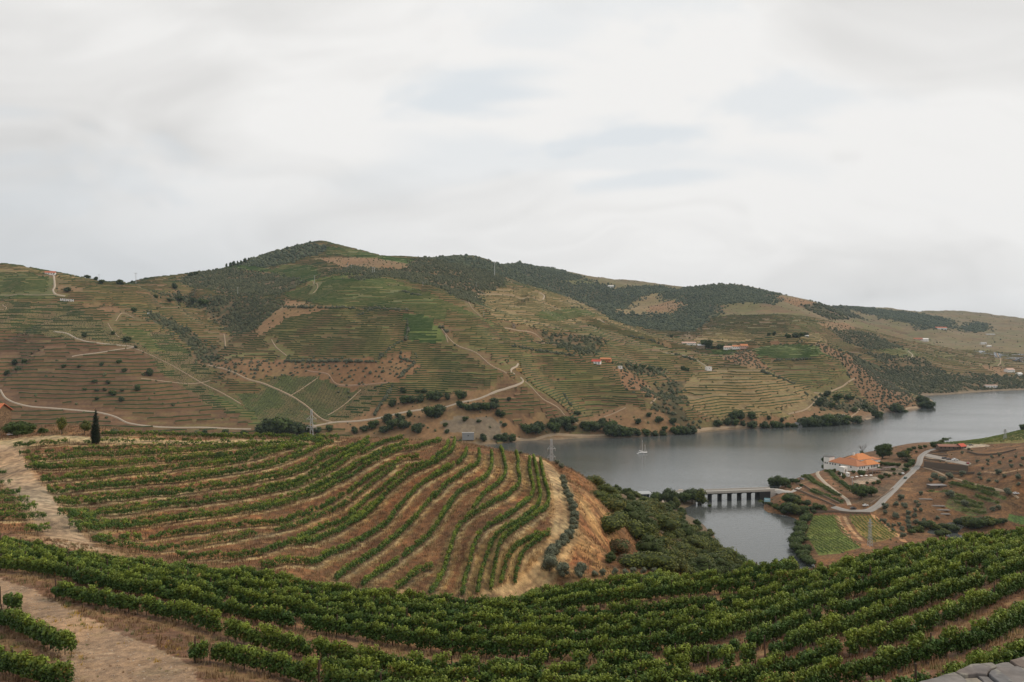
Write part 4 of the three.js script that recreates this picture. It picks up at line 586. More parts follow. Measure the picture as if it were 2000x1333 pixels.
// ---------------------------------------------------------------- the knoll and the near slope: ground
const tiles = { A: [0, 830], B: [300, 830], C: [600, 830], D: [850, 830], E: [0, 970], F: [300, 970], G: [600, 970], H: [850, 970] };
function traced(s) { let t = null; const out = []; for (const w of s.trim().split(/\s+/)) { if (tiles[w]) t = tiles[w]; else { const [x, y] = w.split(',').map(Number); out.push(t[0] + x * .15, t[1] + y * .15); } } return out; }
const knollRows = [
  ['A 1330,140 1600,150 1990,150 B 400,160 700,172 1000,182 1400,184 2000,190 C 400,184 800,172 1200,164 1600,165', 'along the crest behind the pale track', .1],
  ['A 190,300 400,290 650,280 860,262', 'at the left end beside the pale yard', .05], ['A 900,262 1200,262 1500,244 1700,240 2000,222 B 400,230 800,240 1100,248 1400,232 1560,222 1900,212 C 250,224 450,202', 'sparse, in front of the pale track', .5],
  ['A 250,400 420,392 860,372 1250,342 1700,322 2000,312 B 150,302 600,284 950,302 1300,290 1700,262 2000,232 C 200,214', 'second below the pale track', .25],
  ['A 330,500 650,480 1000,450 1500,430 2000,402 B 390,380 760,352 950,322 1250,310 1600,268 2000,212 C 60,200', 'third below the pale track', .2],
  ['A 350,590 740,600 1230,564 1600,550 1950,512 B 400,482 700,462 1050,424 1300,400 1480,352 1700,328 2000,262 C 250,212', 'fourth below the pale track, passing the round bush', .15],
  ['A 550,762 900,742 1150,712 1400,692 1750,654 2000,642 B 370,592 640,564 800,552 1150,492 1300,472 1450,424 1700,342 2000,290 C 200,250', 'fifth below the pale track', .15],
  ['A 620,870 700,915 900,892 1300,846 1600,830 2000,782 B 400,752 770,692 960,662 1230,622 1450,582 1750,492 1900,432 2000,382 C 150,312 330,252', 'sixth below the pale track', .1],
  ['A 740,1050 870,1066 1100,1050 1350,1022 1500,1002 1800,972 2000,942 B 270,930 600,882 830,842 1150,802 1430,742 1800,672 2000,592 C 250,442 450,372 700,262 800,212', 'seventh below the pale track', .1],
  ['A 900,1220 1010,1236 1300,1202 1700,1172 2000,1122 B 220,1082 600,1052 850,1012 1150,972 1400,922 1600,882 1850,832 2000,772 C 200,682 420,552 580,432 750,382 930,282 1100,232 1240,202 1450,182', 'eighth below the pale track', .08],
  ['B 1500,852 1600,832 1900,762 2000,702 C 100,622 330,502 540,402 700,312 800,262', 'short doubled stretch beside the eighth', .15],
  ['E 1020,470 1200,462 1500,432 2000,382 F 250,352 500,312 900,272 1080,242 1350,202 1550,162 1780,92 2000,22 C 150,912 350,802 560,702 700,592 900,492 1080,402 1240,352 1400,332 1600,272 1740,232', 'ninth below the pale track', .06],
  ['C 0,892 250,762 440,652 600,572 750,482 1000,362 1160,312 1310,262', 'doubled stretch just above the ninth', .1],
  ['E 1170,600 1600,590 2000,565 F 250,532 420,502 700,482 850,442 1050,422 1250,402 1400,392 1700,362 1850,302 2000,262 C 80,1152 250,1072 400,982 570,882 700,792 800,722 950,622 1100,542 1240,482 1440,452', 'tenth below the pale track', .12],
  ['E 1300,640 1700,702 F 0,742 250,712 500,682 800,622 1050,592 1280,532 1500,502 1700,452 1900,402 2000,362 C 0,1292 180,1212 330,1152 480,1072 580,1002 740,882 860,782 1000,672 1140,572', 'eleventh below the pale track', .2],
  ['F 310,820 500,842 700,832 840,822', 'short, low on the left flank beside a post', .02],
  ['F 910,842 1080,832 1200,802 1400,772 1620,692 1850,622 2000,542 G 100,502 200,442 370,392 500,332 620,252 C 550,1202 660,1112 800,982 960,882 1050,802 1200,682 1310,602 1440,562 1600,522 1700,422 1800,352 1840,262', 'twelfth, running down left of the wavy terraces', .12],
  ['F 1850,660 2000,622 G 0,642 190,572 430,472 540,402 640,352 800,232 1000,42 C 560,1312 700,1192 900,1052 1050,902 1200,782 1350,662 1540,582 1660,522 1790,442 1890,352 1920,232', 'first long wavy row from the left', .06],
  ['F 1400,952 1550,932 1720,892 2000,905 G 20,912 220,832 400,752 600,662 800,542 930,462 1100,322 C 1100,1232 1220,1082 1340,952 1430,852 1550,762 1700,672 1850,582 D 0,692 150,612 280,542 380,452 410,352 405,242', 'second long wavy row from the left', .05],
  ['G 370,1112 500,1012 650,922 850,792 1010,682 1230,492 1400,322 1540,152 1680,2 D 0,972 60,902 160,802 280,722 400,632 520,562 570,502 570,372 540,262', 'third long wavy row from the left', .03],
  ['G 720,1192 780,1142 900,1052 1020,982 1150,902 1280,792 1420,682 1570,562 1680,422 1760,292 1880,102 D 60,1272 160,1122 240,1002 320,902 480,822 640,732 720,622 740,502 730,402 680,292', 'fourth long wavy row from the left', .03],
  ['G 1160,1230 1230,1202 1330,1102 1450,1022 1620,952', 'short curved row in the hollow at the knoll foot', .0],
  ['D 500,1132 560,1042 640,932 780,832 880,742 920,642 900,502 850,342', 'short wavy row ending half way down the terraces', .02],
  ['G 1600,1292 1700,1172 1790,982 1830,832 1880,682 1930,532 2000,402 H 370,372 490,272 D 550,1172 650,1112 860,1002 1000,902 1080,822 1100,732 1075,622 1080,502 1050,402', 'fifth long wavy row from the left', .02],
  ['H 350,1312 400,1082 460,882 500,702 550,582 620,482 700,412 850,342 970,262 1020,242 D 1180,1052 1250,972 1280,882 1260,782 1230,622 1230,482 1160,382', 'third wavy row from the straw path', .02],
  ['H 550,1282 600,1052 650,902 690,762 715,692 770,582 870,492 1020,402 1160,312 D 1160,1232 1280,1152 1350,1052 1370,952 1350,832 1320,622 1280,452', 'second wavy row from the straw path', .06],
  ['H 730,1252 750,1102 780,952 800,802 850,662 920,562 1000,492 1150,392 1310,282 1430,192 D 1475,1022 1470,922 1430,792 1400,652 1370,492 1270,402', 'nearest the straw path', .02],
  ['H 860,1182 900,1002 930,882 1000,762 1120,652 1340,542', 'short curved row near the olive trees', .03], ['H 1040,1152 1060,1002 1080,932 1110,852 1180,732 1280,652 1480,522', 'short curved row closest to the olive trees', .02],
  ['A -150,680 60,655', 'first short row left of the sandy track', .1], ['A -150,815 130,785', 'second short row left of the sandy track', .2], ['A -150,935 250,925', 'third short row left of the sandy track', .05],
  ['E -150,105 350,92', 'fourth short row left of the sandy track', 0], ['E -150,225 220,212 460,185', 'fifth short row left of the sandy track', .02], ['E -150,312 250,312 560,312', 'sixth short row left of the sandy track', .02], ['E 340,482 620,462', 'lone block of vines at the foot of the sandy track', 0],
];
const frontRows = [
  [[0,1049, 125,1072, 250,1090, 375,1101, 500,1114, 625,1140, 750,1153, 875,1166, 1000,1168, 1060,1150, 1125,1137, 1250,1125, 1375,1112, 1500,1102, 1625,1076, 1750,1061, 1875,1038, 2020,1022], 'topmost row of the near slope, along its upper edge'],
  [[0,1056, 125,1080, 250,1098, 375,1110, 500,1124, 625,1150, 750,1163, 875,1176, 1000,1179, 1125,1162, 1250,1147, 1375,1135, 1500,1125, 1625,1101, 1750,1072, 1875,1049, 2020,1028], 'second row below the upper edge of the near slope'],
  [[960,1172, 1060,1158, 1125,1149, 1250,1136, 1375,1123, 1490,1113], 'extra row squeezed in just below the topmost one, above the cove'],
  [[0,1064, 125,1087, 250,1105, 375,1119, 500,1136, 625,1160, 750,1174, 875,1187, 1000,1191, 1125,1186, 1250,1180, 1375,1166, 1500,1148, 1625,1119, 1750,1085, 1875,1060, 2020,1036], 'third row below the upper edge of the near slope'],
  [[0,1075, 125,1094, 250,1112, 375,1128, 500,1150, 625,1172, 750,1187, 875,1200, 1000,1206, 1125,1208, 1250,1203, 1375,1189, 1500,1169, 1650,1125, 1725,1107, 1825,1082, 1912,1062, 2020,1045], 'fourth row below the upper edge of the near slope'],
  [[0,1087, 125,1102, 250,1121, 375,1139, 500,1164, 625,1186, 750,1203, 875,1218, 1000,1226, 1125,1230, 1250,1222, 1375,1207, 1440,1195], 'fifth row below the upper edge, ending at mid slope'],
  [[150,1112, 250,1131, 375,1152, 500,1183, 625,1203, 750,1222, 875,1240, 1000,1250, 1175,1252, 1275,1241, 1362,1226, 1425,1210, 1500,1187, 1575,1165, 1662,1137, 1750,1117, 1812,1099, 1875,1088, 1975,1062, 2020,1053], 'sixth row, starting above the end of the dirt track'],
  [[108,1137, 212,1155, 325,1175, 400,1195, 500,1227, 625,1250, 725,1270, 825,1284, 925,1286, 1000,1281, 1125,1278, 1250,1273, 1362,1260, 1425,1245, 1500,1219, 1575,1193, 1640,1175, 1700,1159, 1750,1142, 1812,1120, 1875,1105, 1937,1090, 2020,1068], 'seventh row, its yellow green end beside the dirt track'],
  [[640,1284, 740,1301, 850,1309, 1050,1304, 1200,1302, 1300,1294, 1400,1275, 1500,1250, 1545,1236, 1600,1218, 1675,1197, 1750,1174, 1807,1152, 1875,1130, 1930,1110, 2020,1086], 'eighth row, starting in the middle of the slope'],
  [[380,1252, 425,1252, 462,1261, 550,1279, 625,1300, 725,1322, 850,1334, 1000,1330, 1125,1327, 1325,1317, 1437,1306, 1500,1292, 1575,1268, 1650,1244, 1737,1221, 1800,1200, 1900,1162, 2020,1112], 'ninth row, its rounded left end above the dirt track'],
  [[1060,1356, 1300,1348, 1425,1340, 1537,1325, 1625,1298, 1687,1286, 1750,1266, 1837,1242, 1925,1216, 2020,1176], 'tenth row, lowest that crosses the right half'],
  [[1640,1350, 1740,1326, 1800,1306], 'short low row in front of the stone wall'], [[1840,1318, 1912,1290, 2020,1246], 'yellowing low row just beyond the slate wall'],
  [[-60,1144, 0,1152, 36,1162], 'uppermost short row left of the dirt track'], [[-60,1176, 0,1187, 50,1207, 100,1230, 138,1242], 'middle short row left of the dirt track'], [[-60,1262, 0,1272, 50,1284, 100,1300, 128,1304], 'lowest short row in the bottom left corner'],
];
const kRows = knollRows.map(([s, l, gap]) => ({ P: pixelsToGround(traced(s), spotN), l, gap })).filter((r) => r.P.length > 1);
const fRows = frontRows.map(([px, l]) => ({ P: pixelsToGround(px, (x, y) => spotN(x, y, 1.75)), l })).filter((r) => r.P.length > 1);
for (let i = 4; i < 13; i++) { const r = kRows[i], C = curve(r.P, 4); if (/short|crest|doubled|hollow/.test(r.l) || i > 17) continue; const Q = []; for (let k = 0; k < C.length; k++) { const a = C[Math.max(0, k - 1)], b = C[Math.min(C.length - 1, k + 1)], l = Math.hypot(b[0] - a[0], b[1] - a[1]), f = k / C.length; if (f > (i > 15 ? .55 : .82)) break; Q.push([C[k][0] + (b[1] - a[1]) / l * 2.1, C[k][1] - (b[0] - a[0]) / l * 2.1]); } if (Q.length > 4) kRows.push({ P: Q, l: 'companion just behind the ' + r.l.replace(/(,| below| from).*/, '') + ' row', gap: r.gap + .1 }); }
const yard = { sandy: pixelsToGround([22,868, 16,900, 38,940, 72,975, 100,1010, 122,1040, 150,1066], spotN), pale: pixelsToGround([-20,866, 60,860, 130,858, 200,862, 300,863, 420,862, 520,864, 620,862], spotN), path: pixelsToGround([1040,893, 1062,903, 1086,932, 1100,980, 1104,1020, 1096,1060, 1072,1108, 1042,1145, 1000,1164, 960,1170], spotN), gully: pixelsToGround([60,1056, 150,1066, 250,1090, 340,1106], spotN) };
const dirtLane = pixelsToGround([-60,1118, 60,1150, 110,1178, 200,1222, 300,1262, 372,1300, 420,1380, 160,1400, 130,1300, 60,1222, -60,1165], (x, y) => spotN(x, Math.min(y, 1420)));
const bankOrange = pixelsToGround([1120,920, 1160,945, 1178,1000, 1186,1075, 1172,1112, 1090,1116, 1100,1080, 1122,1040, 1128,1000, 1112,940], spotN);
function mapOf(rect, W, H, draw, shade) {            // a plan of the ground, drawn to scale, then weathered
  const cv = document.createElement('canvas'); cv.width = W; cv.height = H; const g = cv.getContext('2d'), sx = W / (rect[1] - rect[0]), sz = H / (rect[3] - rect[2]);
  const pt = (p) => [(p[0] - rect[0]) * sx, (p[1] - rect[2]) * sz];
  const line = (P, w, col, a = 1, dash) => { g.globalAlpha = a; g.strokeStyle = col; g.lineWidth = w * sx; g.lineCap = g.lineJoin = 'round'; g.beginPath(); P.forEach((p, i) => { const q = pt(p); if (i) g.lineTo(...q); else g.moveTo(...q); }); g.stroke(); g.globalAlpha = 1; };
  const fill = (P, col, a = 1) => { g.globalAlpha = a; g.fillStyle = col; g.beginPath(); P.forEach((p, i) => { const q = pt(p); if (i) g.lineTo(...q); else g.moveTo(...q); }); g.closePath(); g.fill(); g.globalAlpha = 1; };
  draw({ g, line, fill, W, H });
  const d = g.getImageData(0, 0, W, H).data, out = new Uint8Array(W * H * 4);
  for (let j = 0; j < H; j++) for (let i = 0; i < W; i++) {
    const x = rect[0] + (i + .5) / sx, z = rect[2] + (j + .5) / sz, jx = Math.round((fbm(x / .8, z / .8, 3) - .5) * 1.3 * sx), jz = Math.round((fbm(x / .8 + 50, z / .8, 3) - .5) * 1.3 * sz);
    const s = (clamp(j + jz, 0, H - 1) * W + clamp(i + jx, 0, W - 1)) * 4, o = (j * W + i) * 4, k = shade(x, z);
    out[o] = clamp(d[s] * k[0], 0, 255); out[o + 1] = clamp(d[s + 1] * k[1], 0, 255); out[o + 2] = clamp(d[s + 2] * k[2], 0, 255); out[o + 3] = 255;
  }
  const t = new THREE.DataTexture(out, W, H, THREE.RGBAFormat); t.colorSpace = THREE.SRGBColorSpace; t.magFilter = THREE.LinearFilter; t.needsUpdate = true; return t;
}
const weather = (x, z) => { const a = fbm(x / 6, z / 6, 4) - .5, b = fbm(x / .9 + 7, z / .9, 3) - .5, r = fbm(x / 17 + 3, z / 11, 3) - .5, k = 1 + a * .62 + b * .7; return [k * (1 + r * .10), k * (1 - r * .06), k * (1 - r * .2)]; };
const bumpTile = (() => { const N = 256, d = new Uint8Array(N * N * 4); for (let j = 0; j < N; j++) for (let i = 0; i < N; i++) { const w = (f) => { const a = i / N * f, b = j / N * f, ia = Math.floor(a), ib = Math.floor(b), u = a - ia, v = b - ib, h = (p, q) => hash2(((p % f) + f) % f + f * 31, ((q % f) + f) % f); return lerp(lerp(h(ia, ib), h(ia + 1, ib), u), lerp(h(ia, ib + 1), h(ia + 1, ib + 1), u), v); }; const q = 255 * (w(8) * .35 + w(24) * .3 + w(64) * .35); d.set([q, q, q, 255], (j * N + i) * 4); } const t = new THREE.DataTexture(d, N, N, THREE.RGBAFormat); t.magFilter = THREE.LinearFilter; t.wrapS = t.wrapT = THREE.RepeatWrapping; t.needsUpdate = true; return t; })();
function groundMat(map, rx, rz, depth) { const b = bumpTile.clone(); b.repeat.set(rx, rz); b.needsUpdate = true; return new THREE.MeshStandardMaterial({ map, bumpMap: b, bumpScale: depth, roughness: 1 }); }
const rectK = [-260, 300, -300, -140], rectF = [-100, 110, -140, -6];
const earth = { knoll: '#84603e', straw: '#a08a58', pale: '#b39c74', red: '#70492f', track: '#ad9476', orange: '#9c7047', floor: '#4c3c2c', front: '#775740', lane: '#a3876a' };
const drawNear = (q, front) => {
  q.g.fillStyle = front ? earth.front : earth.knoll; q.g.fillRect(0, 0, q.W, q.H);
  const r = rng(5);
  for (const row of kRows) { const C = curve(row.P, 2); q.line(C, 7, earth.red, .35); }
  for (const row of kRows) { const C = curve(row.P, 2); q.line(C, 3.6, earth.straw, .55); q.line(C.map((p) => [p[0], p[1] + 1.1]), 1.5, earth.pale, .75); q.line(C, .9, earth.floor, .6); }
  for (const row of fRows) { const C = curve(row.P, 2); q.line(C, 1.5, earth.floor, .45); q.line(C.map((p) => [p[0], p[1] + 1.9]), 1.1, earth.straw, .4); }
  q.fill(bankOrange, earth.orange, .85); for (let i = 0; i < 60; i++) { const p = bankOrange[Math.floor(r() * bankOrange.length)], s = bankOrange[Math.floor(r() * bankOrange.length)], t = r(); q.line([[lerp(p[0], s[0], t), lerp(p[1], s[1], t)], [lerp(p[0], s[0], t) + 3, lerp(p[1], s[1], t) + 5]], 1.5 + 3 * r(), r() < .5 ? '#c19a66' : '#8f5c3c', .45); }
  q.line(curve(yard.gully, 3), 9, '#9a7f58', .7);
  q.line(curve(yard.sandy, 3), 8.6, '#a98a68', .8); q.line(curve(yard.sandy, 3), 6.4, earth.track, .95); q.line(curve(yard.pale, 3), 7, '#b3936e', .8); q.line(curve(yard.pale, 3), 5, earth.pale, .95);
  q.fill(pixelsToGround([0,868, 0,856, 60,852, 180,856, 200,862, 120,868, 30,876], spotN), earth.pale, .95);
  q.line(curve(yard.path, 3), 6.4, '#a8895f', .9); q.line(curve(yard.path, 3), 4.6, '#b89c72', .9); for (const s of [-.9, .9]) q.line(curve(yard.path.map((p) => [p[0] + s, p[1]]), 3), .5, '#9d805c', .8);
  q.fill(dirtLane, '#9c8163', .6); if (front) { q.g.filter = 'none'; q.fill(dirtLane, earth.lane, .8); for (let i = 0; i < 70; i++) { const a = dirtLane[Math.floor(r() * dirtLane.length)], b = dirtLane[Math.floor(r() * dirtLane.length)], t = r(), x = lerp(a[0], b[0], t), z = lerp(a[1], b[1], t); q.line([[x, z], [x + 2 * r(), z + r() - .5]], .3 + 1.4 * r() * r(), r() < .4 ? '#bda88a' : r() < .6 ? '#8d7152' : '#94805a', .3); } }
};
{
  const tk = mapOf(rectK, 2048, 586, (q) => drawNear(q, false), weather), tf = mapOf(rectF, 2048, 1306, (q) => drawNear(q, true), (x, z) => { const a = fbm(x / 5, z / 5, 4) - .5, b = fbm(x / .5 + 7, z / .5, 3) - .5, h = hash2(Math.round(x * 10), Math.round(z * 10)) - .5, k = 1 + a * .34 + b * .42 + h * .2; return [k, k * (1 - a * .05), k * (1 - a * .12)]; });
  tag(obj('knoll_ground', FK.mesh(rectK), groundMat(tk, 140, 40, .35)), 'brown dry grass and earth of the terraced knoll', 'ground', null, 'structure');
  tag(obj('slope_ground', FN.mesh(rectF), groundMat(tf, 70, 44, .12)), 'reddish dry earth of the near vineyard slope', 'ground', null, 'structure');
  const floor = paint(512, 512, (u, v, c) => { const x = -700 + u * 1460, z = -760 + v * 660, k = .75 + .5 * fbm(x / 18, z / 18, 4), g = fbm(x / 45, z / 45, 3); c[0] = lerp(.10, .16, g) * k; c[1] = lerp(.082, .105, g) * k; c[2] = .055 * k; });
  const G = new THREE.Group(); G.name = 'wooded_slope_ground'; scene.add(G); tag(G, 'shaded earth of the steep wooded slopes round the knoll', 'ground', null, 'structure');
  for (const r of [[-700, 760, -760, -300], [-700, -260, -300, -140], [300, 760, -300, -140]]) { const g = FO.mesh(r), p = g.attributes.position, u = g.attributes.uv; for (let i = 0; i < p.count; i++) u.setXY(i, (p.getX(i) + 700) / 1460, (p.getZ(i) + 760) / 660); obj('ground_sheet', g, new THREE.MeshStandardMaterial({ map: floor, roughness: 1 }), G); }
}
// ---------------------------------------------------------------- vine rows
const vineLeaf = new THREE.MeshPhysicalMaterial({ color: 0xffffff, roughness: 0.62, side: THREE.DoubleSide, vertexColors: true, transmission: 0.2, thickness: 0, specularIntensity: 0.5 });
const clumpNear = leafy([[0, 0, 0, .25]], 18, .20, 41, 0), clumpFar = leafy([[0, 0, 0, .30]], 15, .27, 43, 0);
const postMat = mat(.075, .045, .032, .9), trunkMat = mat(.07, .052, .04, .95);
const postGeo = new THREE.CylinderGeometry(.06, .07, 2.4, 6).translate(0, .75, 0);
function vineRow(P0, o) {
  const P = curve(P0, .55), t = thing('vine_row', o.label, 'vine row', [P[0][0], groundN(...P[0]), P[0][1]], 0, o.group), [ox, oy, oz] = t.position.toArray(), r = rng(o.seed);
  const spots = [], stems = []; const every = Math.round(1.1 / .55), postEvery = Math.round(o.postGap / .55);
  for (let i = 0; i < P.length; i++) {
    const p = P[i], q = P[Math.min(P.length - 1, i + 1)], b = P[Math.max(0, i - 1)], l = Math.hypot(q[0] - b[0], q[1] - b[1]) || 1, tx = (q[0] - b[0]) / l, tz = (q[1] - b[1]) / l, y = groundN(p[0], p[1]);
    if (o.posts && i % postEvery === 0) { const m = obj('post', postGeo, postMat, t); m.position.set(p[0] - ox, y - oy, p[1] - oz); m.scale.y = o.H / 1.8 * (1.0 + .1 * r()); m.rotation.z = (r() - .5) * .1; } else if (!o.posts && i % postEvery === 0) stems.push(cyl(.05, .05, o.H * 1.08, 4, p[0] - ox, y - oy, p[1] - oz));
    const plant = Math.floor(i / every); if (i % every === 0) { if (r() < .93) stems.push(cyl(.045, .03, .75, 4, p[0] - ox, y - oy - .1, p[1] - oz)); }
    const v0 = vnoise(plant * 1.7 + o.seed * 3.3, o.seed) , gap = vnoise(p[0] / 5 + o.seed, p[1] / 5) * .5 + hash2(plant, o.seed) * .5; if (gap < o.gap * .75) continue;
    const vig = (.72 + .5 * v0) * (gap < o.gap * .75 + .1 ? .7 : 1), yel = fbm(p[0] / 7 + 3, p[1] / 7 + o.seed, 2);
    for (let k = 0; k < o.n; k++) {
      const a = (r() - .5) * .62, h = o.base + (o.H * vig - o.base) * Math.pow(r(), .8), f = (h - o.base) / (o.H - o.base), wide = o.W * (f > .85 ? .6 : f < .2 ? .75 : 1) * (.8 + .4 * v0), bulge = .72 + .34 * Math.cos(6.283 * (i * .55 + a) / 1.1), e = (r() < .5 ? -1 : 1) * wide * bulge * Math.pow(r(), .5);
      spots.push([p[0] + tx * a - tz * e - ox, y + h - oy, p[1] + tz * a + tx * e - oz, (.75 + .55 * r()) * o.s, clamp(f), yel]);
    }
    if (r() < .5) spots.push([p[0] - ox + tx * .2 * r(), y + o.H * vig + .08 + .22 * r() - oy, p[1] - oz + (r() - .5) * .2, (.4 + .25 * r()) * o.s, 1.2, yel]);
  }
  const im = new THREE.InstancedMesh(o.geo, vineLeaf, spots.length), m = new THREE.Matrix4(), e = new THREE.Euler(), q = new THREE.Quaternion(), c = new THREE.Color();
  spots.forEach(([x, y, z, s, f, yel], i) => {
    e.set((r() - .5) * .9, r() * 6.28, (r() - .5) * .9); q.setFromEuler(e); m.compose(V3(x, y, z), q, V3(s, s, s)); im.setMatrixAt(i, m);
    const young = clamp(smooth(.5, 1.15, f) * .8 + (yel - .5) * .7 - .02 + (r() - .5) * .3), k = .72 + .56 * r();  // row tops tinted paler to paint in sky light, besides young growth
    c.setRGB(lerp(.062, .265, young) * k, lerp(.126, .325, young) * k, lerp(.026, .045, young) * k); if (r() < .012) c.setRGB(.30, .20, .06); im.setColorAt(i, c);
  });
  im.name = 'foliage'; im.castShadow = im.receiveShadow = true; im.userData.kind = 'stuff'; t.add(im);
  if (stems.length) { const s = obj('vine_stems', stems, trunkMat, t); s.userData.kind = 'stuff'; }
  return t;
}
let rowSeed = 11;
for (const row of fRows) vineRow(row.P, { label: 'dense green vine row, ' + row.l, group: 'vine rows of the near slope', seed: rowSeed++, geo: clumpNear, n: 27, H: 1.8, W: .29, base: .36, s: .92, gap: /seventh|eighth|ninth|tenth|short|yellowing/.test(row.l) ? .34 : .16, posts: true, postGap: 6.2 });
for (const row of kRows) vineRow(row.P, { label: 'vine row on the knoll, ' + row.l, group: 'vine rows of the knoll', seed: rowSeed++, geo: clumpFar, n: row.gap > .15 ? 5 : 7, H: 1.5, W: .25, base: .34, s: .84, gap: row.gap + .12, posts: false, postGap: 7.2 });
// ---------------------------------------------------------------- dry grass and weeds
function inPoly(P, x, z) { let c = false; for (let i = 0, j = P.length - 1; i < P.length; j = i++) if ((P[i][1] > z) !== (P[j][1] > z) && x < (P[j][0] - P[i][0]) * (z - P[i][1]) / (P[j][1] - P[i][1]) + P[i][0]) c = !c; return c; }
const distTo = (L, x, z) => { let d = 1e9; for (let i = 0; i + 1 < L.length; i++) { const ax = L[i][0], az = L[i][1], bx = L[i + 1][0] - ax, bz = L[i + 1][1] - az, t = clamp(((x - ax) * bx + (z - az) * bz) / (bx * bx + bz * bz)); d = Math.min(d, Math.hypot(x - ax - bx * t, z - az - bz * t)); } return d; };
function tuft(n, h, spread, seed) { const r = rng(seed), P = []; for (let i = 0; i < n; i++) { const a = r() * 6.28, b = r() * 6.28, x = Math.cos(a) * spread * r(), z = Math.sin(a) * spread * r(), w = .018 + .02 * r(), H = h * (.5 + .7 * r()), lx = Math.cos(b) * H * .45 * r(), lz = Math.sin(b) * H * .45 * r(), dx = Math.cos(b + 1.57) * w, dz = Math.sin(b + 1.57) * w; P.push(x - dx, 0, z - dz, x + dx, 0, z + dz, x + lx, H, z + lz); } const g = new THREE.BufferGeometry(); g.setAttribute('position', new THREE.Float32BufferAttribute(P, 3)); const N = new Float32Array(P.length); for (let i = 1; i < N.length; i += 3) N[i] = 1; g.setAttribute('normal', new THREE.BufferAttribute(N, 3)); return g; }
const grassMat = new THREE.MeshPhysicalMaterial({ color: 0xffffff, roughness: .95, side: THREE.DoubleSide, transmission: .3, thickness: 0, specularIntensity: .2 });
function sowGrass(name, label, geo, n, rect, test, tint, seed, s0, s1) {
  const r = rng(seed), L = []; for (let i = 0; i < n * 3 && L.length < n; i++) { const x = lerp(rect[0], rect[1], r()), z = lerp(rect[2], rect[3], r()); if (Math.abs(x) > -z * .66 + 4) continue; const k = test(x, z, r); if (k) L.push([x, z, k]); }
  const im = new THREE.InstancedMesh(geo, grassMat, L.length), m = new THREE.Matrix4(), q = new THREE.Quaternion(), c = new THREE.Color();
  L.forEach(([x, z, k], i) => { q.setFromAxisAngle(V3(0, 1, 0), r() * 6.28); const s = lerp(s0, s1, r()) * (k === true ? 1 : k); m.compose(V3(x, groundN(x, z) - .03, z), q, V3(s, s, s)); im.setMatrixAt(i, m); const t = tint(x, z, r); c.setRGB(t[0], t[1], t[2]); im.setColorAt(i, c); });
  im.name = numbered(name); im.castShadow = im.receiveShadow = true; scene.add(im); tag(im, label, 'grass', null, 'stuff');
}
const onTrack = (x, z) => inPoly(dirtLane, x, z) || distTo(yard.sandy, x, z) < 3.6 || distTo(yard.pale, x, z) < 3 || distTo(yard.path, x, z) < 2.6;
const dry = (x, z, r) => { const k = .75 + .5 * r(), f = clamp((fbm(x / 8, z / 8, 3) - .5) * 2.6 + .5 + (r() - .5) * .7); return [lerp(.215, .36, f) * k, lerp(.120, .255, f) * k, lerp(.070, .135, f) * k]; };
sowGrass('dry_grass', 'dry straw coloured grass between the near vine rows', tuft(14, .42, .3, 3), 34000, rectF, (x, z, r) => { const lane = inPoly(dirtLane, x, z); return lane ? r() < .10 && .45 : vnoise(x / 3, z / 3) + r() * .5 > .5; }, (x, z, r) => (r() < .10 ? [.13, .15, .05] : dry(x, z, r)), 21, .6, 1.25);
sowGrass('dry_grass', 'reddish dry grass on the banks of the knoll', tuft(12, .5, .5, 4), 42000, rectK, (x, z, r) => !onTrack(x, z) && vnoise(x / 4, z / 4) + r() * .6 > .6, (x, z, r) => (r() < .05 ? [.12, .14, .05] : dry(x, z, r)), 22, .8, 1.7);
sowGrass('yellow_flowers', 'patches of yellow flowering weeds at the edge of the dirt track', tuft(16, .28, .34, 6), 700, [-45, 2, -90, -45], (x, z, r) => { const d = distTo([...dirtLane, dirtLane[0]], x, z); return d < 2.2 && vnoise(x / 2.2 + 9, z / 2.2) > .55; }, (x, z, r) => (r() < .5 ? [.55, .36, .06] : [.22, .22, .07]), 23, .5, 1.2);
// stones on the track
{ const g = new THREE.IcosahedronGeometry(.09, 0), r = rng(31), L = []; for (let i = 0; i < 9000 && L.length < 1500; i++) { const x = lerp(-60, 10, r()), z = lerp(-100, -45, r()); if (inPoly(dirtLane, x, z)) L.push([x, z]); }
  const im = new THREE.InstancedMesh(g, mat(.40, .32, .25, .95), L.length), m = new THREE.Matrix4(), q = new THREE.Quaternion(); L.forEach(([x, z], i) => { q.setFromEuler(new THREE.Euler(r() * 6, r() * 6, 0)); const s = .3 + 1.1 * r() * r(); m.compose(V3(x, groundN(x, z), z), q, V3(s, s * .6, s)); im.setMatrixAt(i, m); }); im.name = 'track_stones'; scene.add(im); tag(im, 'small pale stones scattered over the dirt track', 'stones', null, 'stuff'); }

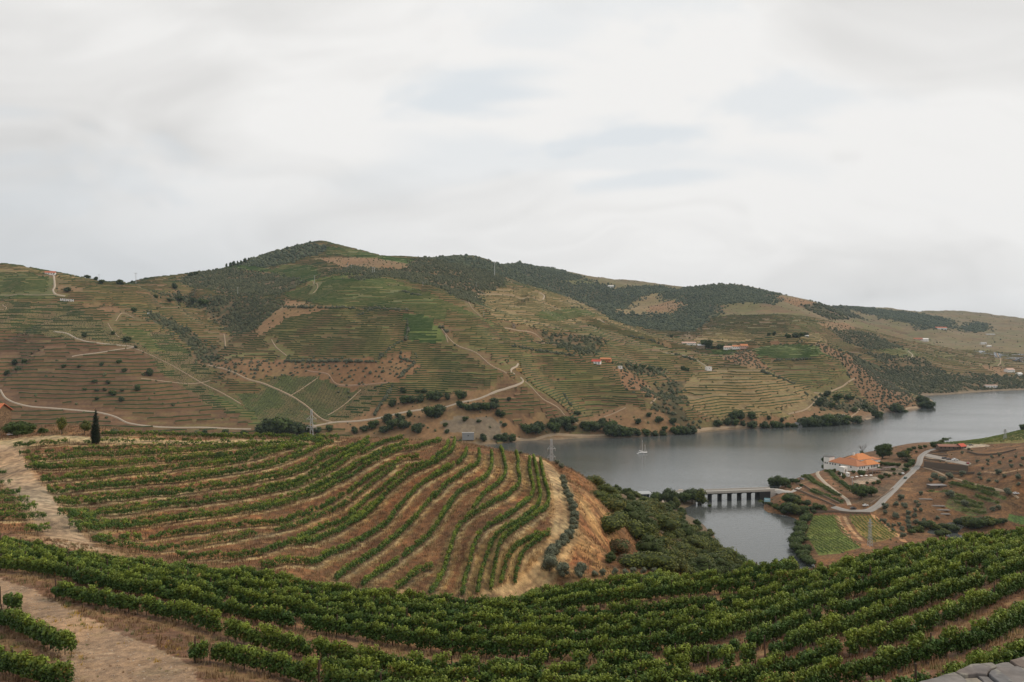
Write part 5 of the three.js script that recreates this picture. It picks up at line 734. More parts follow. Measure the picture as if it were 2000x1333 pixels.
// ---------------------------------------------------------------- olive trees along the straw path
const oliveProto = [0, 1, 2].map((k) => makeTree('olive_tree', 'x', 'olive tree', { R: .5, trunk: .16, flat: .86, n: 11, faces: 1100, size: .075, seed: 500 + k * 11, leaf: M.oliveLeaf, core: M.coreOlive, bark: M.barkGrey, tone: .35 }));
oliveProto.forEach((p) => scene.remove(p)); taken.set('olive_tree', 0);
let ok = 0;
function plantAt(protos, spotter, px, py, hpx, label, group, fat = 1, sink = .02) { const p = spotter(px, py); if (!p) return null; const H = hpx * -p[2] / FOCAL, c = copyOf(protos[ok % protos.length], label, [p[0], p[1] - H * sink, p[2]], ok * 1.9, group); ok++; c.scale.set(H * fat, H, H * fat); return c; }
const oliveRow = [1088,908,10, 1096,917,12, 1099,940,14, 1101,950,14, 1104,960,15, 1107,968,14, 1112,978,17, 1116,990,18, 1119,1001,19, 1123,1017,20, 1121,1028,18, 1117,1041,19, 1113,1054,21, 1103,1064,22, 1093,1074,22, 1085,1085,25, 1077,1096,28];
for (let i = 0; i < oliveRow.length; i += 3) plantAt(oliveProto, spotN, oliveRow[i], oliveRow[i + 1], oliveRow[i + 2], 'grey green olive tree in the curved line along the straw path', 'olive trees lining the straw path', 1.08);
plantAt(oliveProto, spotN, 1074, 1116, 36, 'largest round olive tree, at the lower end of the line by the straw path', null, 1.0);
plantAt(oliveProto, spotN, 1101, 1127, 29, 'round olive tree second from the large one, above the near vine row', null, 1.1);
plantAt(oliveProto, spotN, 1134, 1131, 32, 'round olive tree at the foot of the orange bank, third from the large one', null, 1.0);
for (const [x, y, h] of [[1162, 1128, 15], [1178, 1126, 15], [1201, 1125, 15], [1222, 1124, 14], [1237, 1123, 15], [1257, 1123, 14], [1280, 1121, 13], [1311, 1122, 12]]) plantAt(oliveProto, spotN, x, y, h, 'small silvery olive tree in the low line behind the topmost near vine row', 'small olives behind the near vines', 1);
for (const [x, y, h, l] of [[1016, 889, 9, 'left of two small bushes on the knoll edge against the river'], [1036, 890, 9, 'right of two small bushes on the knoll edge against the river'], [1066, 896, 8, 'small bush on the knoll edge just left of the lattice pylon']]) plantAt(oliveProto, spotN, x, y, h, l, null, 1.1);
// ---------------------------------------------------------------- the wooded slope above the cove
const scrubProto = [0, 1, 2, 3, 4].map((k) => makeTree('scrub_tree', 'x', 'tree', { R: .5, trunk: .06, flat: [.8, .92, .75, .85, .8][k], n: 12, faces: 1500, size: .078, seed: 700 + k * 13, leaf: [M.scrubLeaf, M.darkLeaf, M.scrubLeafB, M.scrubLeaf, M.brownLeaf][k], tone: .55 }));
scrubProto.forEach((p) => scene.remove(p)); taken.set('scrub_tree', 0);
const toPx = (x, y, z) => { const D = -z, s = (y - EYE) / D, a = x / D, f = 1 / (CP - s * SP * 1), v = (s * CP + SP) / (CP - s * SP); return [1000 + a * (CP + v * SP) * FOCAL, 666.5 - v * FOCAL]; };
{
  const zone = [[1136, 925], [1172, 945], [1240, 966], [1300, 985], [1340, 1010], [1400, 1050], [1450, 1098], [1500, 1130], [1480, 1150], [1300, 1125], [1215, 1116], [1192, 1085], [1182, 1040], [1176, 1000], [1156, 950]];
  const r = rng(91), words = ['rounded olive green tree', 'dark green round tree', 'light green spreading tree', 'dense green tree', 'brownish thinning tree']; let n = 0;
  for (let z = -176; z > -640; z -= 6.6 + (-z - 176) / 110) { const sp = 7.2 + (-z - 176) / 90; for (let x = 18; x < 240; x += sp) {
    const X = x + (r() - .5) * sp * .9, Z = z + (r() - .5) * 5, y = groundN(X, Z); if (y < 1.2) continue; const [px, py] = toPx(X, y, Z); if (!inPoly(zone, px, py)) continue;
    if (n > 290 || vnoise(X / 14, Z / 14) < .14) continue; const u = r(), k = u < .36 ? 0 : u < .66 ? 1 : u < .84 ? 2 : u < .94 ? 3 : 4, H = (3.6 + 4.8 * r() * r() + 1.2 * r()) * (k === 4 ? .7 : 1) * (1 - .25 * smooth(300, 520, -Z));
    const c = copyOf(scrubProto[k], words[k] + ' on the wooded slope, ' + (py < 985 ? 'near its top edge against the river' : px > 1385 ? 'at its lower right end by the cove' : px > 1300 && py < 1050 ? 'on the flank falling to the bridge' : px < 1235 ? 'next to the orange grass bank' : py > 1075 ? 'just above the near vine rows' : 'in the middle of the slope'), [X, y - .5, Z], r() * 6.28, words[k] + 's of the wooded slope' + (py < 985 ? ' top edge' : px > 1385 ? ' lower right end' : px > 1300 && py < 1050 ? ' bridge flank' : px < 1235 ? ' beside the orange bank' : py > 1075 ? ' above the near vines' : ' middle')); c.scale.set(H * (1.25 + .4 * r()), H, H * (1.25 + .4 * r())); n++;
  } }
  console.log('scrub trees', n);
  for (const [x, y, h, l] of [[1142, 929, 9, 'first'], [1150, 934, 8, 'second'], [1160, 940, 10, 'third']]) plantAt(scrubProto, spotN, x, y, h, l + ' low shrub on the knoll edge right of the pylon', null, 1.4);
  plantAt([scrubProto[1]], spotN, 1195, 1100, 22, 'dark shrub at the foot of the orange bank beside the small olives', null, 1.2);
}
// ---------------------------------------------------------------- the left end of the knoll: cypress, bushes, stone house
{
  const p = spotN(187, 867), t = thing('cypress_tree', 'tall slim dark cypress standing in the vine row beside the pale track', 'cypress', p), R = rng(8), L = [];
  for (let i = 0; i < 46; i++) { const f = i / 45, rad = 1.15 * Math.pow(1 - f, .75) * Math.min(1, .55 + f * 5) + .08; L.push([(R() - .5) * .3 + (f < .5 && i % 3 === 0 ? -.35 : 0), .3 + f * 9.3, (R() - .5) * .3, rad]); }
  obj('crown', leafy(L, 5200, .26, 9, .35, .8), M.cypressLeaf, t); obj('shade_core', blob(L.filter((l, i) => i % 3 === 0).map(([x, y, z, r]) => [x, y, z, r * .75]), 1, 4), mat(.016, .021, .013, 1), t); obj('trunk', [cyl(.2, .14, 3, 7, 0, -.4, 0)], M.barkDark, t);  // inner body coloured darker than the leaves to stand for inner shade
  const bush = (px, py, w, h, label, leaf, seed, trunk = .02, n = 12, faces = 2600, size = .34) => { const q = spotN(px, py), m = makeTree('bush', label, trunk > .1 ? 'small tree' : 'bush', { R: h / 2, trunk: trunk * h, flat: .8, n, faces, size, seed, leaf }); m.position.set(q[0], q[1] - .2, q[2]); m.scale.set(w / h, 1, w / h); return m; };
  bush(37, 849, 7.6, 5.2, 'big broad dark bush beside the stone house at the left edge', M.darkLeaf, 61, .0, 16, 4200, .4);
  bush(82, 846, 3.2, 2.0, 'low dark bush just right of the big bush by the stone house', M.darkLeaf, 62);
  bush(120, 849, 3.6, 4.4, 'left of two small yellow green trees on thin stems beside the pale track', M.scrubLeafB, 63, .38, 8, 900, .34);
  bush(164, 850, 3.6, 3.8, 'right of two small yellow green trees on thin stems, next to the cypress', M.yellowLeaf, 64, .32, 8, 900, .34);
  bush(429, 896, 3.2, 2.6, 'single round dark green bush between the upper vine rows of the knoll', M.darkLeaf, 65, .0, 10, 1600, .3);
  bush(222, 846, 2.4, 1.4, 'low grey bush behind the crest row right of the cypress', M.oliveLeaf, 66); bush(205, 1095, 3.0, 1.4, 'low dark bush in the dry gully above the near rows', M.darkLeaf, 67, 0, 8, 1200, .24);
  // stone house, cut by the left edge of the photograph
  const h = spotN(2, 850), H = thing('stone_house', 'stone house with terracotta tiled roof cut off by the left edge', 'house', [h[0] - 9.6, h[1] - .5, h[2] - 3], .06);
  const stones = (() => { const cv = document.createElement('canvas'); cv.width = 512; cv.height = 256; const g = cv.getContext('2d'), r = rng(3); g.fillStyle = '#5d4a38'; g.fillRect(0, 0, 512, 256); for (let y = 0; y < 256; y += 13) for (let x = -20 * r(); x < 512; x += 20 + 22 * r()) { const k = 95 + 60 * r(); g.fillStyle = `rgb(${k | 0},${k * .82 | 0},${k * .62 | 0})`; g.fillRect(x + 1, y + 1 + 2 * r(), 18 + 18 * r(), 10 - 2 * r()); } const t = new THREE.CanvasTexture(cv); t.colorSpace = THREE.SRGBColorSpace; t.wrapS = t.wrapT = THREE.RepeatWrapping; return t; })();
  const sm = new THREE.MeshStandardMaterial({ map: stones, bumpMap: stones, bumpScale: .04, roughness: .95 });
  obj('wall', [box(16, 7.2, 9, 0, 3.6, 0), ...gableEnds(16, 9, 2.2, 7.2)], sm, H);
  const rf = obj('roof', gable(16, 9, 2.2, .5, .14), roofTile, H); rf.position.y = 7.2;
  for (let i = 0; i < 30; i++) { for (const s of [-1, 1]) { const a = Math.atan2(2.2, 4.5), L = Math.hypot(5, 2.44), g = new THREE.CylinderGeometry(.13, .13, L, 6, 1, true, 0, Math.PI); const m = obj('roof_tile', g, roofOrange, rf); m.rotation.set(Math.PI / 2 + s * a, 0, 0); m.rotation.order = 'XYZ'; m.position.set(-8.3 + i * .57, 2.2 - Math.sin(a) * L / 2 + .22, s * Math.cos(a) * L / 2); } }
  obj('window', box(.9, 1.2, .2, 4, 4.4, 4.46), glassDark, H); obj('door', box(1.2, 2.3, .2, -2, 1.5, 4.46), doorBrown, H);
  const q = spotN(24, 851), T = thing('garden_table', 'low white garden table standing in front of the big bush by the stone house', 'table', q, .2), wm = mat(.80, .80, .82, .6);
  obj('table_top', new RoundedBoxGeometry(2.6, .14, 1.1, 2, .04).translate(0, .8, 0), wm, T); for (const [x, z] of [[-1.1, -.4], [1.1, -.4], [-1.1, .4], [1.1, .4]]) obj('leg', cyl(.05, .05, .8, 6, x, 0, z), wm, T); for (const s of [-1, 1]) obj('bench', new RoundedBoxGeometry(2.4, .1, .4, 2, .03).translate(0, .46, s * 1.0), wm, T);
}
// ---------------------------------------------------------------- slate capped wall at the lower right
{
  const top = EYE - 1.75, on = (px, py) => { const [a, s] = ray(px, py), D = -1.75 / s; return [a * D, -D]; };
  const W = thing('terrace_wall', 'low terrace wall capped with rough slate slabs in the bottom right corner', 'wall', [2.4, top, -4.1]);
  const slate = (seed, r, g, b) => { const t = paint(256, 256, (u, v, c) => { const li = smooth(.60, .68, fbm(u * 9 + seed * 2, v * 9, 4)), k = .5 + .62 * fbm(u * 4 + seed, v * 16, 5) + .4 * (fbm(u * 30, v * 30 + seed, 3) - .5), w = fbm(u * 2.5 + seed * 3, v * 2.5, 3) - .5; c[0] = lerp(r * (1 + w * .3), .34, li * .5) * k; c[1] = lerp(g, .33, li * .5) * k; c[2] = lerp(b * (1 - w * .25), .27, li * .5) * k; }); t.wrapS = t.wrapT = THREE.RepeatWrapping; return new THREE.MeshStandardMaterial({ map: t, bumpMap: t, bumpScale: .007, roughness: .85 }); };
  const sl = [slate(1, .215, .195, .18), slate(5, .18, .148, .132), slate(9, .165, .160, .160), slate(14, .29, .25, .20)];
  const slabs = [
    [0, 1764,1344, 1800,1330, 1838,1321, 1866,1313, 1874,1316, 1886,1327, 1894,1346], [1, 1868,1314, 1884,1307, 1899,1300, 1915,1299, 1938,1297, 1946,1303, 1930,1311, 1926,1318, 1906,1316, 1890,1318, 1880,1319], [0, 1941,1297, 1958,1293, 1971,1292, 1986,1302, 1962,1304, 1948,1304],
    [2, 1934,1318, 1936,1312, 1950,1306, 1964,1306, 1986,1304, 2004,1311, 2030,1318, 2030,1350, 1966,1350, 1946,1330], [3, 1884,1322, 1892,1320, 1908,1319, 1920,1328, 1928,1346, 1897,1346, 1892,1334], [2, 1912,1318, 1930,1320, 1944,1332, 1960,1350, 1932,1350, 1922,1328],
    [1, 1974,1291, 1990,1286, 2030,1276, 2030,1314, 2006,1309, 1990,1302],
  ];
  slabs.forEach(([m, ...p], i) => { const s = new THREE.Shape(), c = []; for (let k = 0; k < p.length; k += 2) c.push(on(p[k], p[k + 1])); { const e = c.slice(); c.length = 0; e.forEach((a, k) => { const b = e[(k + 1) % e.length], m = Math.max(2, Math.round(Math.hypot(b[0] - a[0], b[1] - a[1]) / .035)); for (let q = 0; q < m; q++) { const t = q / m, j = q ? .008 : .004, x = lerp(a[0], b[0], t), z = lerp(a[1], b[1], t); c.push([x + (vnoise(x * 26, z * 26 + i) - .5) * j * 2, z + (vnoise(x * 26 + 9, z * 26 + i) - .5) * j * 2]); } }); } c.forEach(([x, z], k) => { if (k) s.lineTo(x - 2.4, -(z + 4.1)); else s.moveTo(x - 2.4, -(z + 4.1)); }); s.closePath(); const g = new THREE.ExtrudeGeometry(s, { depth: .05, bevelEnabled: true, bevelThickness: .004, bevelSize: .003, bevelSegments: 1 }).rotateX(-Math.PI / 2); const u = g.attributes.uv, q = g.attributes.position; for (let k = 0; k < u.count; k++) u.setXY(k, q.getX(k) * 1.3 + i * .3, q.getZ(k) * 1.3 + i * .17); const o = obj('slab', g, sl[m], W); o.position.y = -.056 + [0, .006, -.004, .008, -.012, -.006, .004][i]; o.rotation.x = (hash2(i, 4) - .5) * .012; });
  const core = new THREE.Shape(), c2 = [[1790,1344], [1868,1318], [1900,1304], [1972,1296], [2030,1284], [2030,1700], [1790,1700]].map(([x, y]) => on(x, y)); c2.forEach(([x, z], k) => { if (k) core.lineTo(x - 2.4, -(z + 4.1)); else core.moveTo(x - 2.4, -(z + 4.1)); });
  obj('masonry', new THREE.ExtrudeGeometry(core, { depth: 12, bevelEnabled: false }).rotateX(-Math.PI / 2).translate(0, -12.075, 0), mat(.16, .13, .105, .95), W);
}
// ---------------------------------------------------------------- the point of land with the white estate, right of the cove
const S_ = (x, y) => spotS(x, y), sLine = (px) => pixelsToGround(px, spotS);
const rectS = [90, 700, -1100, -400];
const plotA = sLine([1588,1009, 1634,1008, 1646,1030, 1662,1052, 1684,1070, 1640,1082, 1600,1086, 1574,1046]), plotB = sLine([1658,1009, 1705,1008, 1728,1026, 1760,1046, 1730,1056, 1702,1062, 1680,1044]);
const roadP = sLine([1628,991, 1655,998, 1690,999, 1712,990, 1735,968, 1762,941, 1786,918, 1796,904, 1799,893, 1806,886, 1818,880, 1842,874]);
const laneP = sLine([1604,916, 1598,922, 1599,930, 1610,942, 1626,955, 1642,967, 1653,975, 1660,988]);
const pathP = sLine([1806,914, 1824,919, 1848,930, 1884,941, 1924,951, 1962,960, 1990,974]);
const stripsGreen = [[1612,922, 1630,935, 1646,947, 1659,957], [1616,921, 1634,934, 1650,946, 1662,956], [1567,932, 1590,944, 1616,958, 1640,971], [1571,930, 1596,944, 1620,957, 1643,970], [1583,960, 1604,968, 1626,976, 1644,983], [1588,958, 1610,967, 1630,975, 1646,981],
  [1882,942, 1910,951, 1935,957, 1952,961], [1856,946, 1884,952, 1912,961, 1936,969], [1860,944, 1890,951, 1918,960, 1962,975], [1816,961, 1846,961, 1872,968, 1888,972], [1906,969, 1930,977, 1950,984], [1860,974, 1890,978, 1920,986], [1866,982, 1896,988, 1918,993], [1868,996, 1900,999, 1925,1003]];
function sowS() {
  const r = rng(55), A = [], B = []; for (let i = 0; i < 5200; i++) { const x = 200 + 480 * r(), z = -480 - 420 * r(); if (Math.abs(x) > -z * .66 || groundS(x, z) < 2 || distTo(roadP, x, z) < 6 || distTo(laneP, x, z) < 4 || distTo(pathP, x, z) < 3 || inPoly(plotA, x, z) || inPoly(plotB, x, z)) continue; const [px, py] = toPx(x, groundS(x, z), z); if (px > 1605 && px < 1760 && py > 880 && py < 945) continue; if (vnoise(x / 14, z / 14) + r() * .6 > .78) continue; (i % 4 ? A : B).push([x, groundS(x, z) - .15, z, i % 4 ? .35 + .5 * r() : .5 + .9 * r(), i % 4 ? .3 + .3 * r() : .5 + .6 * r()]); }
  scatter('dry_tussocks', 'dry brown tussocks on the slopes of the point', 'grass', bushB, white, A, 61, [.155, .104, .052], [.26, .188, .092]); scatter('low_shrubs', 'low green shrubs on the slopes of the point', 'shrubs', bushA, white, B, 62, [.05, .062, .028], [.12, .125, .06]);
}
{
  const draw = (q) => {
    q.g.fillStyle = '#6e5033'; q.g.fillRect(0, 0, q.W, q.H); const r = rng(17);
    for (let i = 0; i < 420; i++) { const x = 90 + 610 * r(), z = -1100 + 700 * r(), c = ['#93724c', '#62462f', '#84603f', '#9d7d54', '#6c5a3a'][Math.floor(r() * 4)]; q.line([[x, z], [x + 10 * r(), z + 5 * r()]], 4 + 12 * r(), c, .3); }
    q.fill(sLine([1560,960, 1600,924, 1650,972, 1690,985, 1640,990, 1580,985]), '#7a5a40', .8); q.fill(sLine([1600,920, 1660,900, 1760,905, 1780,920, 1740,955, 1700,985, 1670,975]), '#6f553f', .8);
    q.fill(sLine([1655,985, 1700,990, 1745,950, 1735,944, 1690,972]), '#64523f', .8);
    q.fill(plotA, '#6f7a38', .95); q.fill(plotB, '#8a7a44', .95); q.line(curve(sLine([1642,1010, 1652,1034, 1672,1054, 1694,1070]), 3), 8, '#8c6443', .9); q.line(curve(sLine([1636,1010, 1643,1026, 1660,1050]), 3), 2.4, '#b3906a', .9); q.line(curve(sLine([1650,1010, 1664,1036, 1684,1056]), 3), 2.4, '#b3906a', .8);
    q.line(curve(sLine([1706,1008, 1730,1028, 1750,1044, 1766,1058]), 3), 4, '#b18b66', .9); q.line(curve(sLine([1588,1006, 1640,1004, 1700,1004]), 3), 3, '#8a5b40', .9);
    q.fill(sLine([1855,970, 1890,975, 1925,988, 1930,1004, 1880,1002, 1845,990]), '#5e6a38', .75); q.fill(sLine([1972,1004, 2040,1002, 2040,1022, 1968,1016]), '#4d6a30', .95);
    q.fill(sLine([1806,868, 1870,858, 1920,852, 2000,838, 2040,836, 2040,860, 1990,866, 1900,870]), '#77743f', .85);
    for (const s of stripsGreen) { q.line(curve(sLine(s), 3), 5, '#6c5238', .8); q.line(curve(sLine(s), 3), 2.4, '#5c6b36', .8); }
    for (const s of [[1812,935, 1850,940, 1880,948], [1820,950, 1850,955], [1800,985, 1850,985, 1870,990], [1900,935, 1960,945, 2040,955], [1905,912, 1960,916, 2040,920], [1880,895, 1930,898, 1985,896], [1930,985, 1990,990, 2040,992], [1900,898, 1940,902, 1990,906, 2040,905], [1895,922, 1930,926, 2000,926, 2040,924], [1880,880, 1930,882, 2000,878], [1890,910, 1950,915, 2040,915], [1930,935, 2040,945]]) q.line(curve(sLine(s), 4), 2.2, '#5f4632', .6);
    q.line(curve(sLine([1925,922, 1960,924, 2040,928]), 4), 2.4, '#b39472', .7);
    q.fill(sLine([1805,898, 1846,902, 1892,910, 1898,906, 1870,900, 1812,892]), '#a39683', .9); q.fill(sLine([1874,874, 1900,868, 1934,870, 1934,873, 1900,875, 1880,878]), '#b3a692', .9);
    q.fill(sLine([1664,940, 1690,932, 1712,932, 1720,938, 1690,946, 1672,946]), '#a3978a', .8); q.fill(sLine([1718,912, 1780,904, 1786,914, 1756,926, 1722,926]), '#7d7260', .7);
  };
  const t = mapOf(rectS, 1600, 1836, draw, weather);
  sowS();
  tag(obj('estate_ground', FS.mesh(rectS), groundMat(t, 120, 140, .3)), 'reddish earth and dry grass of the point with the white estate', 'ground', null, 'structure');
  tag(obj('road', ribbon(curve(roadP, 3), 8.4, groundS, .28, .9, .05), asphalt), 'grey asphalt road climbing past the white estate', 'road', null, 'structure');
  tag(obj('lane', ribbon(curve(laneP, 3), 4.6, groundS, .25, .6, .08), dirtPale), 'pale lane winding down beside the white estate', 'lane', null, 'structure');
  tag(obj('dirt_track', ribbon(curve(pathP, 3), 3, groundS, .2, .5), dirtTan), 'pale track between the garden terraces', 'track', null, 'structure');
  for (const side of [-1, 1]) { // painted stop line and crossing near the estate gate
    const P = curve(roadP, 1), i = Math.round(P.length * (side < 0 ? .60 : .615)), a = P[i], b = P[i + 1], l = Math.hypot(b[0] - a[0], b[1] - a[1]), nx = -(b[1] - a[1]) / l, nz = (b[0] - a[0]) / l;
    tag(obj('road_marking', ribbon([[a[0] - nx * 3.6, a[1] - nz * 3.6], [a[0], a[1]], [a[0] + nx * 3.6, a[1] + nz * 3.6]], .7, groundS, .36, .02, 0), mat(.7, .7, .68, .8)), null, null, null, 'structure'); }
}
// garden rows and the straight rows of the two plots
function lowRow(P, label, group, H, W, step, tint) {
  const t = thing('vine_row', label, 'vine row', [P[0][0], groundS(...P[0]), P[0][1]], 0, group), r = rng(taken.get('vine_row') * 7 + 3), L = curve(P, step), im = new THREE.InstancedMesh(clumpFar, vineLeaf, L.length * 3), m = new THREE.Matrix4(), q = new THREE.Quaternion(), c = new THREE.Color(); let n = 0;
  for (const p of L) for (let k = 0; k < 3; k++) { if (vnoise(p[0] / 3, p[1] / 3 + 7) < .22) continue; const x = p[0] + (r() - .5) * W, z = p[1] + (r() - .5) * W, s = W * (1.1 + .9 * r()); q.setFromEuler(new THREE.Euler((r() - .5), r() * 6.28, 0)); m.compose(V3(x - t.position.x, groundS(x, z) + H * (.35 + .6 * r()) - t.position.y, z - t.position.z), q, V3(s, s, s)); im.setMatrixAt(n, m); const f = clamp(fbm(p[0] / 18, p[1] / 18, 2) * 1.5 - .3 + (r() - .5) * .5); c.setRGB(lerp(.062, .17, f) * tint, lerp(.105, .20, f) * tint, lerp(.03, .05, f) * tint); im.setColorAt(n++, c); }
  im.count = n; im.name = 'foliage'; im.userData.kind = 'stuff'; im.castShadow = im.receiveShadow = true; t.add(im); return t;
}
stripsGreen.forEach((s, i) => { const P = sLine(s); if (P.length > 1) lowRow(P, i < 6 ? ['outer', 'inner', 'upper outer', 'upper inner', 'lower outer', 'lower inner'][i] + ' green vine strip on the terraces beside the pale lane of the estate' : ['first', 'second', 'third', 'fourth', 'fifth', 'sixth', 'seventh', 'eighth'][i - 6] + ' green strip from the top on the garden terraces below the pale track', i < 6 ? 'vine strips beside the estate lane' : 'green strips of the garden terraces', 1.4, 1.3, .8, 1.15); });
{
  const cut = (poly, ax, ay, bx, by, label, group, n, gapx) => { const A = spotS(ax, ay), B = spotS(bx, by); if (!A || !B) return; const dx = B[0] - A[0], dz = B[2] - A[2], l = Math.hypot(dx, dz), ux = dx / l, uz = dz / l, nx = -uz, nz = ux; let k = 0; const words = (i) => 'row ' + (i + 1) + ' counted from the cove'; void words;
    for (let i = -n; i <= n; i++) { const ox = A[0] + nx * i * gapx, oz = A[2] + nz * i * gapx; let s = null, e = null; for (let t = -90; t < 150; t += 1.5) if (inPoly(poly, ox + ux * t, oz + uz * t)) { s ??= t; e = t; } if (s === null || e - s < 5) continue; k++; lowRow([[ox + ux * s, oz + uz * s], [ox + ux * (s + e) / 2, oz + uz * (s + e) / 2], [ox + ux * e, oz + uz * e]], label, group, 1.35, .75, 1.2, 1.55); } };
  cut(plotA, 1592,1014, 1672,1062, 'straight vine row among the close parallel rows of the larger green plot beside the cove', 'straight vine rows of the larger green plot', 40, 2.6);
  cut(plotB, 1664,1012, 1714,1056, 'straight vine row among the parallel rows of the drier plot round the lattice pylon', 'straight vine rows of the drier plot', 40, 2.8);
  const plotC = sLine([1832,868, 1880,862, 1920,854, 2000,840, 2040,838, 2040,856, 1990,862, 1910,868]);
  cut(plotC, 1930,860, 1960,864, 'short vine row on the riverside slope above the river, at the right edge', 'vine rows of the riverside slope', 40, 3.2);
}
// trees of the point
const spitProto = [0, 1, 2].map((k) => makeTree('garden_tree', 'x', 'tree', { R: .5, trunk: [.14, .2, .08][k], flat: .82, n: 10, faces: 800, size: .12, seed: 900 + k * 5, leaf: [M.darkLeaf, M.bankLeaf, M.scrubLeaf][k], tone: .5 }));
spitProto.forEach((p) => scene.remove(p)); taken.set('garden_tree', 0);
const groves = [
  ['small round olive tree on the orange slope below the road', 'olive trees on the orange slope', oliveProto, 1.05, [1760,978,13, 1750,991,12, 1768,994,13, 1729,996,14, 1729,1006,10, 1750,1014,14, 1774,1007,11, 1788,1001,9, 1787,1011,10, 1774,1017,11, 1774,1026,12, 1789,1024,11, 1799,1000,8, 1789,985,8, 1794,991,9, 1728,1023,10, 1736,1031,9, 1745,1031,9, 1757,1028,8, 1763,1040,12, 1764,1052,13, 1776,1034,11, 1805,1021,9, 1832,1016,9, 1800,968,9, 1721,1020,7, 1745,1039,8, 1784,1036,9, 1792,1038,9]],
  ['scattered olive tree on the terraced red slope right of the road', 'olive trees on the red slope', oliveProto, 1.1, [1856,936,14, 1880,931,12, 1913,930,8, 1916,938,8, 1950,928,12, 1931,943,8, 1948,944,7, 1962,934,8, 1989,938,12, 1826,937,15, 1840,944,15, 1818,943,9, 1856,972,16, 1884,990,14, 1969,968,15, 1939,999,11, 1951,996,10, 1938,896,7, 1952,892,7, 1930,903,7, 1930,910,6, 1909,904,7, 1976,914,8, 1953,908,8, 1974,904,7, 1998,899,7, 1880,888,7, 1893,880,6, 1985,895,6, 1960,897,5, 1995,912,7, 1920,918,6, 1990,950,8]],
  ['dark tree at the corner of the cove by the bridge road', 'trees by the bridge road', [spitProto[0], spitProto[1]], 1.1, [1511,953,26, 1522,954,28, 1534,953,24, 1548,946,13, 1556,946,12, 1541,956,10, 1565,952,8]],
  ['bushy tree on the shore of the cove below the estate', 'shore trees of the cove', spitProto, 1.35, [1540,985,24, 1550,984,22, 1556,988,18, 1536,1000,22, 1546,1005,24, 1557,1006,22, 1566,1004,20, 1578,990,15, 1594,995,13, 1604,996,12, 1586,998,10, 1612,1000,9, 1574,1006,12, 1590,1004,9, 1486,984,8, 1495,986,9, 1505,990,10, 1515,994,11, 1524,999,12, 1531,1006,12]],
  ['large shore bush between the green plot and the water', 'shore bushes below the green plot', [spitProto[0], spitProto[0]], 1.45, [1572,1022,18, 1566,1032,18, 1562,1044,20, 1558,1056,22, 1556,1068,22, 1560,1080,22, 1566,1092,22, 1574,1100,20, 1584,1106,18, 1552,1060,16, 1551,1074,16, 1572,1036,14, 1568,1060,16, 1574,1080,18, 1580,1014,14]],
  ['dark leafy tree at the creek beyond the near vines', 'creek trees', spitProto, 1.5, [1828,1036,14, 1858,1036,14, 1866,1040,16, 1846,1046,14, 1834,1048,14, 1884,1030,22, 1896,1032,24, 1908,1032,24, 1920,1030,22, 1932,1028,20, 1944,1026,16, 1842,1034,13, 1850,1034,11, 1818,1030,16, 1806,1034,18, 1795,1040,14, 1782,1044,12, 1960,1024,13, 1872,1026,12]],
  ['garden tree in front of the white estate house', 'garden trees of the estate', spitProto, 1.1, [1684,931,15, 1640,931,11, 1630,923,8, 1668,926,8, 1622,918,8, 1648,935,9, 1722,938,12, 1730,932,9, 1737,933,7, 1747,929,7, 1758,930,7, 1716,946,9, 1706,948,8, 1694,947,7]],
  ['trimmed tree in the avenue between the estate house and the road', 'avenue trees of the estate', [spitProto[0]], 1.3, [1722,910,10, 1730,911,10, 1738,912,10, 1746,912,10, 1754,912,9, 1718,919,8, 1746,921,8, 1772,915,12, 1779,911,12, 1783,905,10, 1770,922,10]],
  ['tree beside the road at the top of the bend', 'trees beside the road bend', spitProto, 1.1, [1762,898,18, 1770,895,17, 1778,884,11, 1786,880,9, 1798,878,8, 1808,876,8, 1790,886,6]],
  ['shrub along the riverside crest at the right', 'shrubs of the riverside crest', spitProto, 1.5, [1840,866,8, 1848,863,9, 1856,862,8, 1866,862,7, 1895,860,6, 1905,857,6, 1920,854,7, 1935,851,9, 1945,849,9, 1958,847,9, 1968,845,8]],
];
groves.forEach(([label, group, protos, fat, L]) => { for (let i = 0; i < L.length; i += 3) plantAt(protos, spotS, L[i], L[i + 1], L[i + 2], label, group, fat); });
plantAt([spitProto[0]], spotS, 1682, 975, 34, 'large spreading dark tree between the lane and the road', null, 1.15); plantAt([spitProto[0]], spotS, 1703, 969, 23, 'smaller dark tree touching the large spreading one beside the road', null, 1.2);
plantAt([spitProto[0]], spotS, 1827, 877, 18, 'single dark round tree left of the red roofed shed at the road bend', null, 1.3); plantAt([spitProto[1]], spotS, 1616, 909, 21, 'tree at the river end of the white estate house', null, .9); plantAt([spitProto[0]], spotS, 1613, 918, 12, 'low dark tree at the start of the pale lane', null, 1.2);
plantAt([spitProto[0]], spotS, 2000, 842, 16, 'dark tree on the crest cut by the right edge', null, 1.2);
{ const p = plantAt([spitProto[2]], spotS, 1771, 902, 9, 'reddish purple bush beside the road', null, 1.6); if (p) p.children[0].material = M.reddish; }
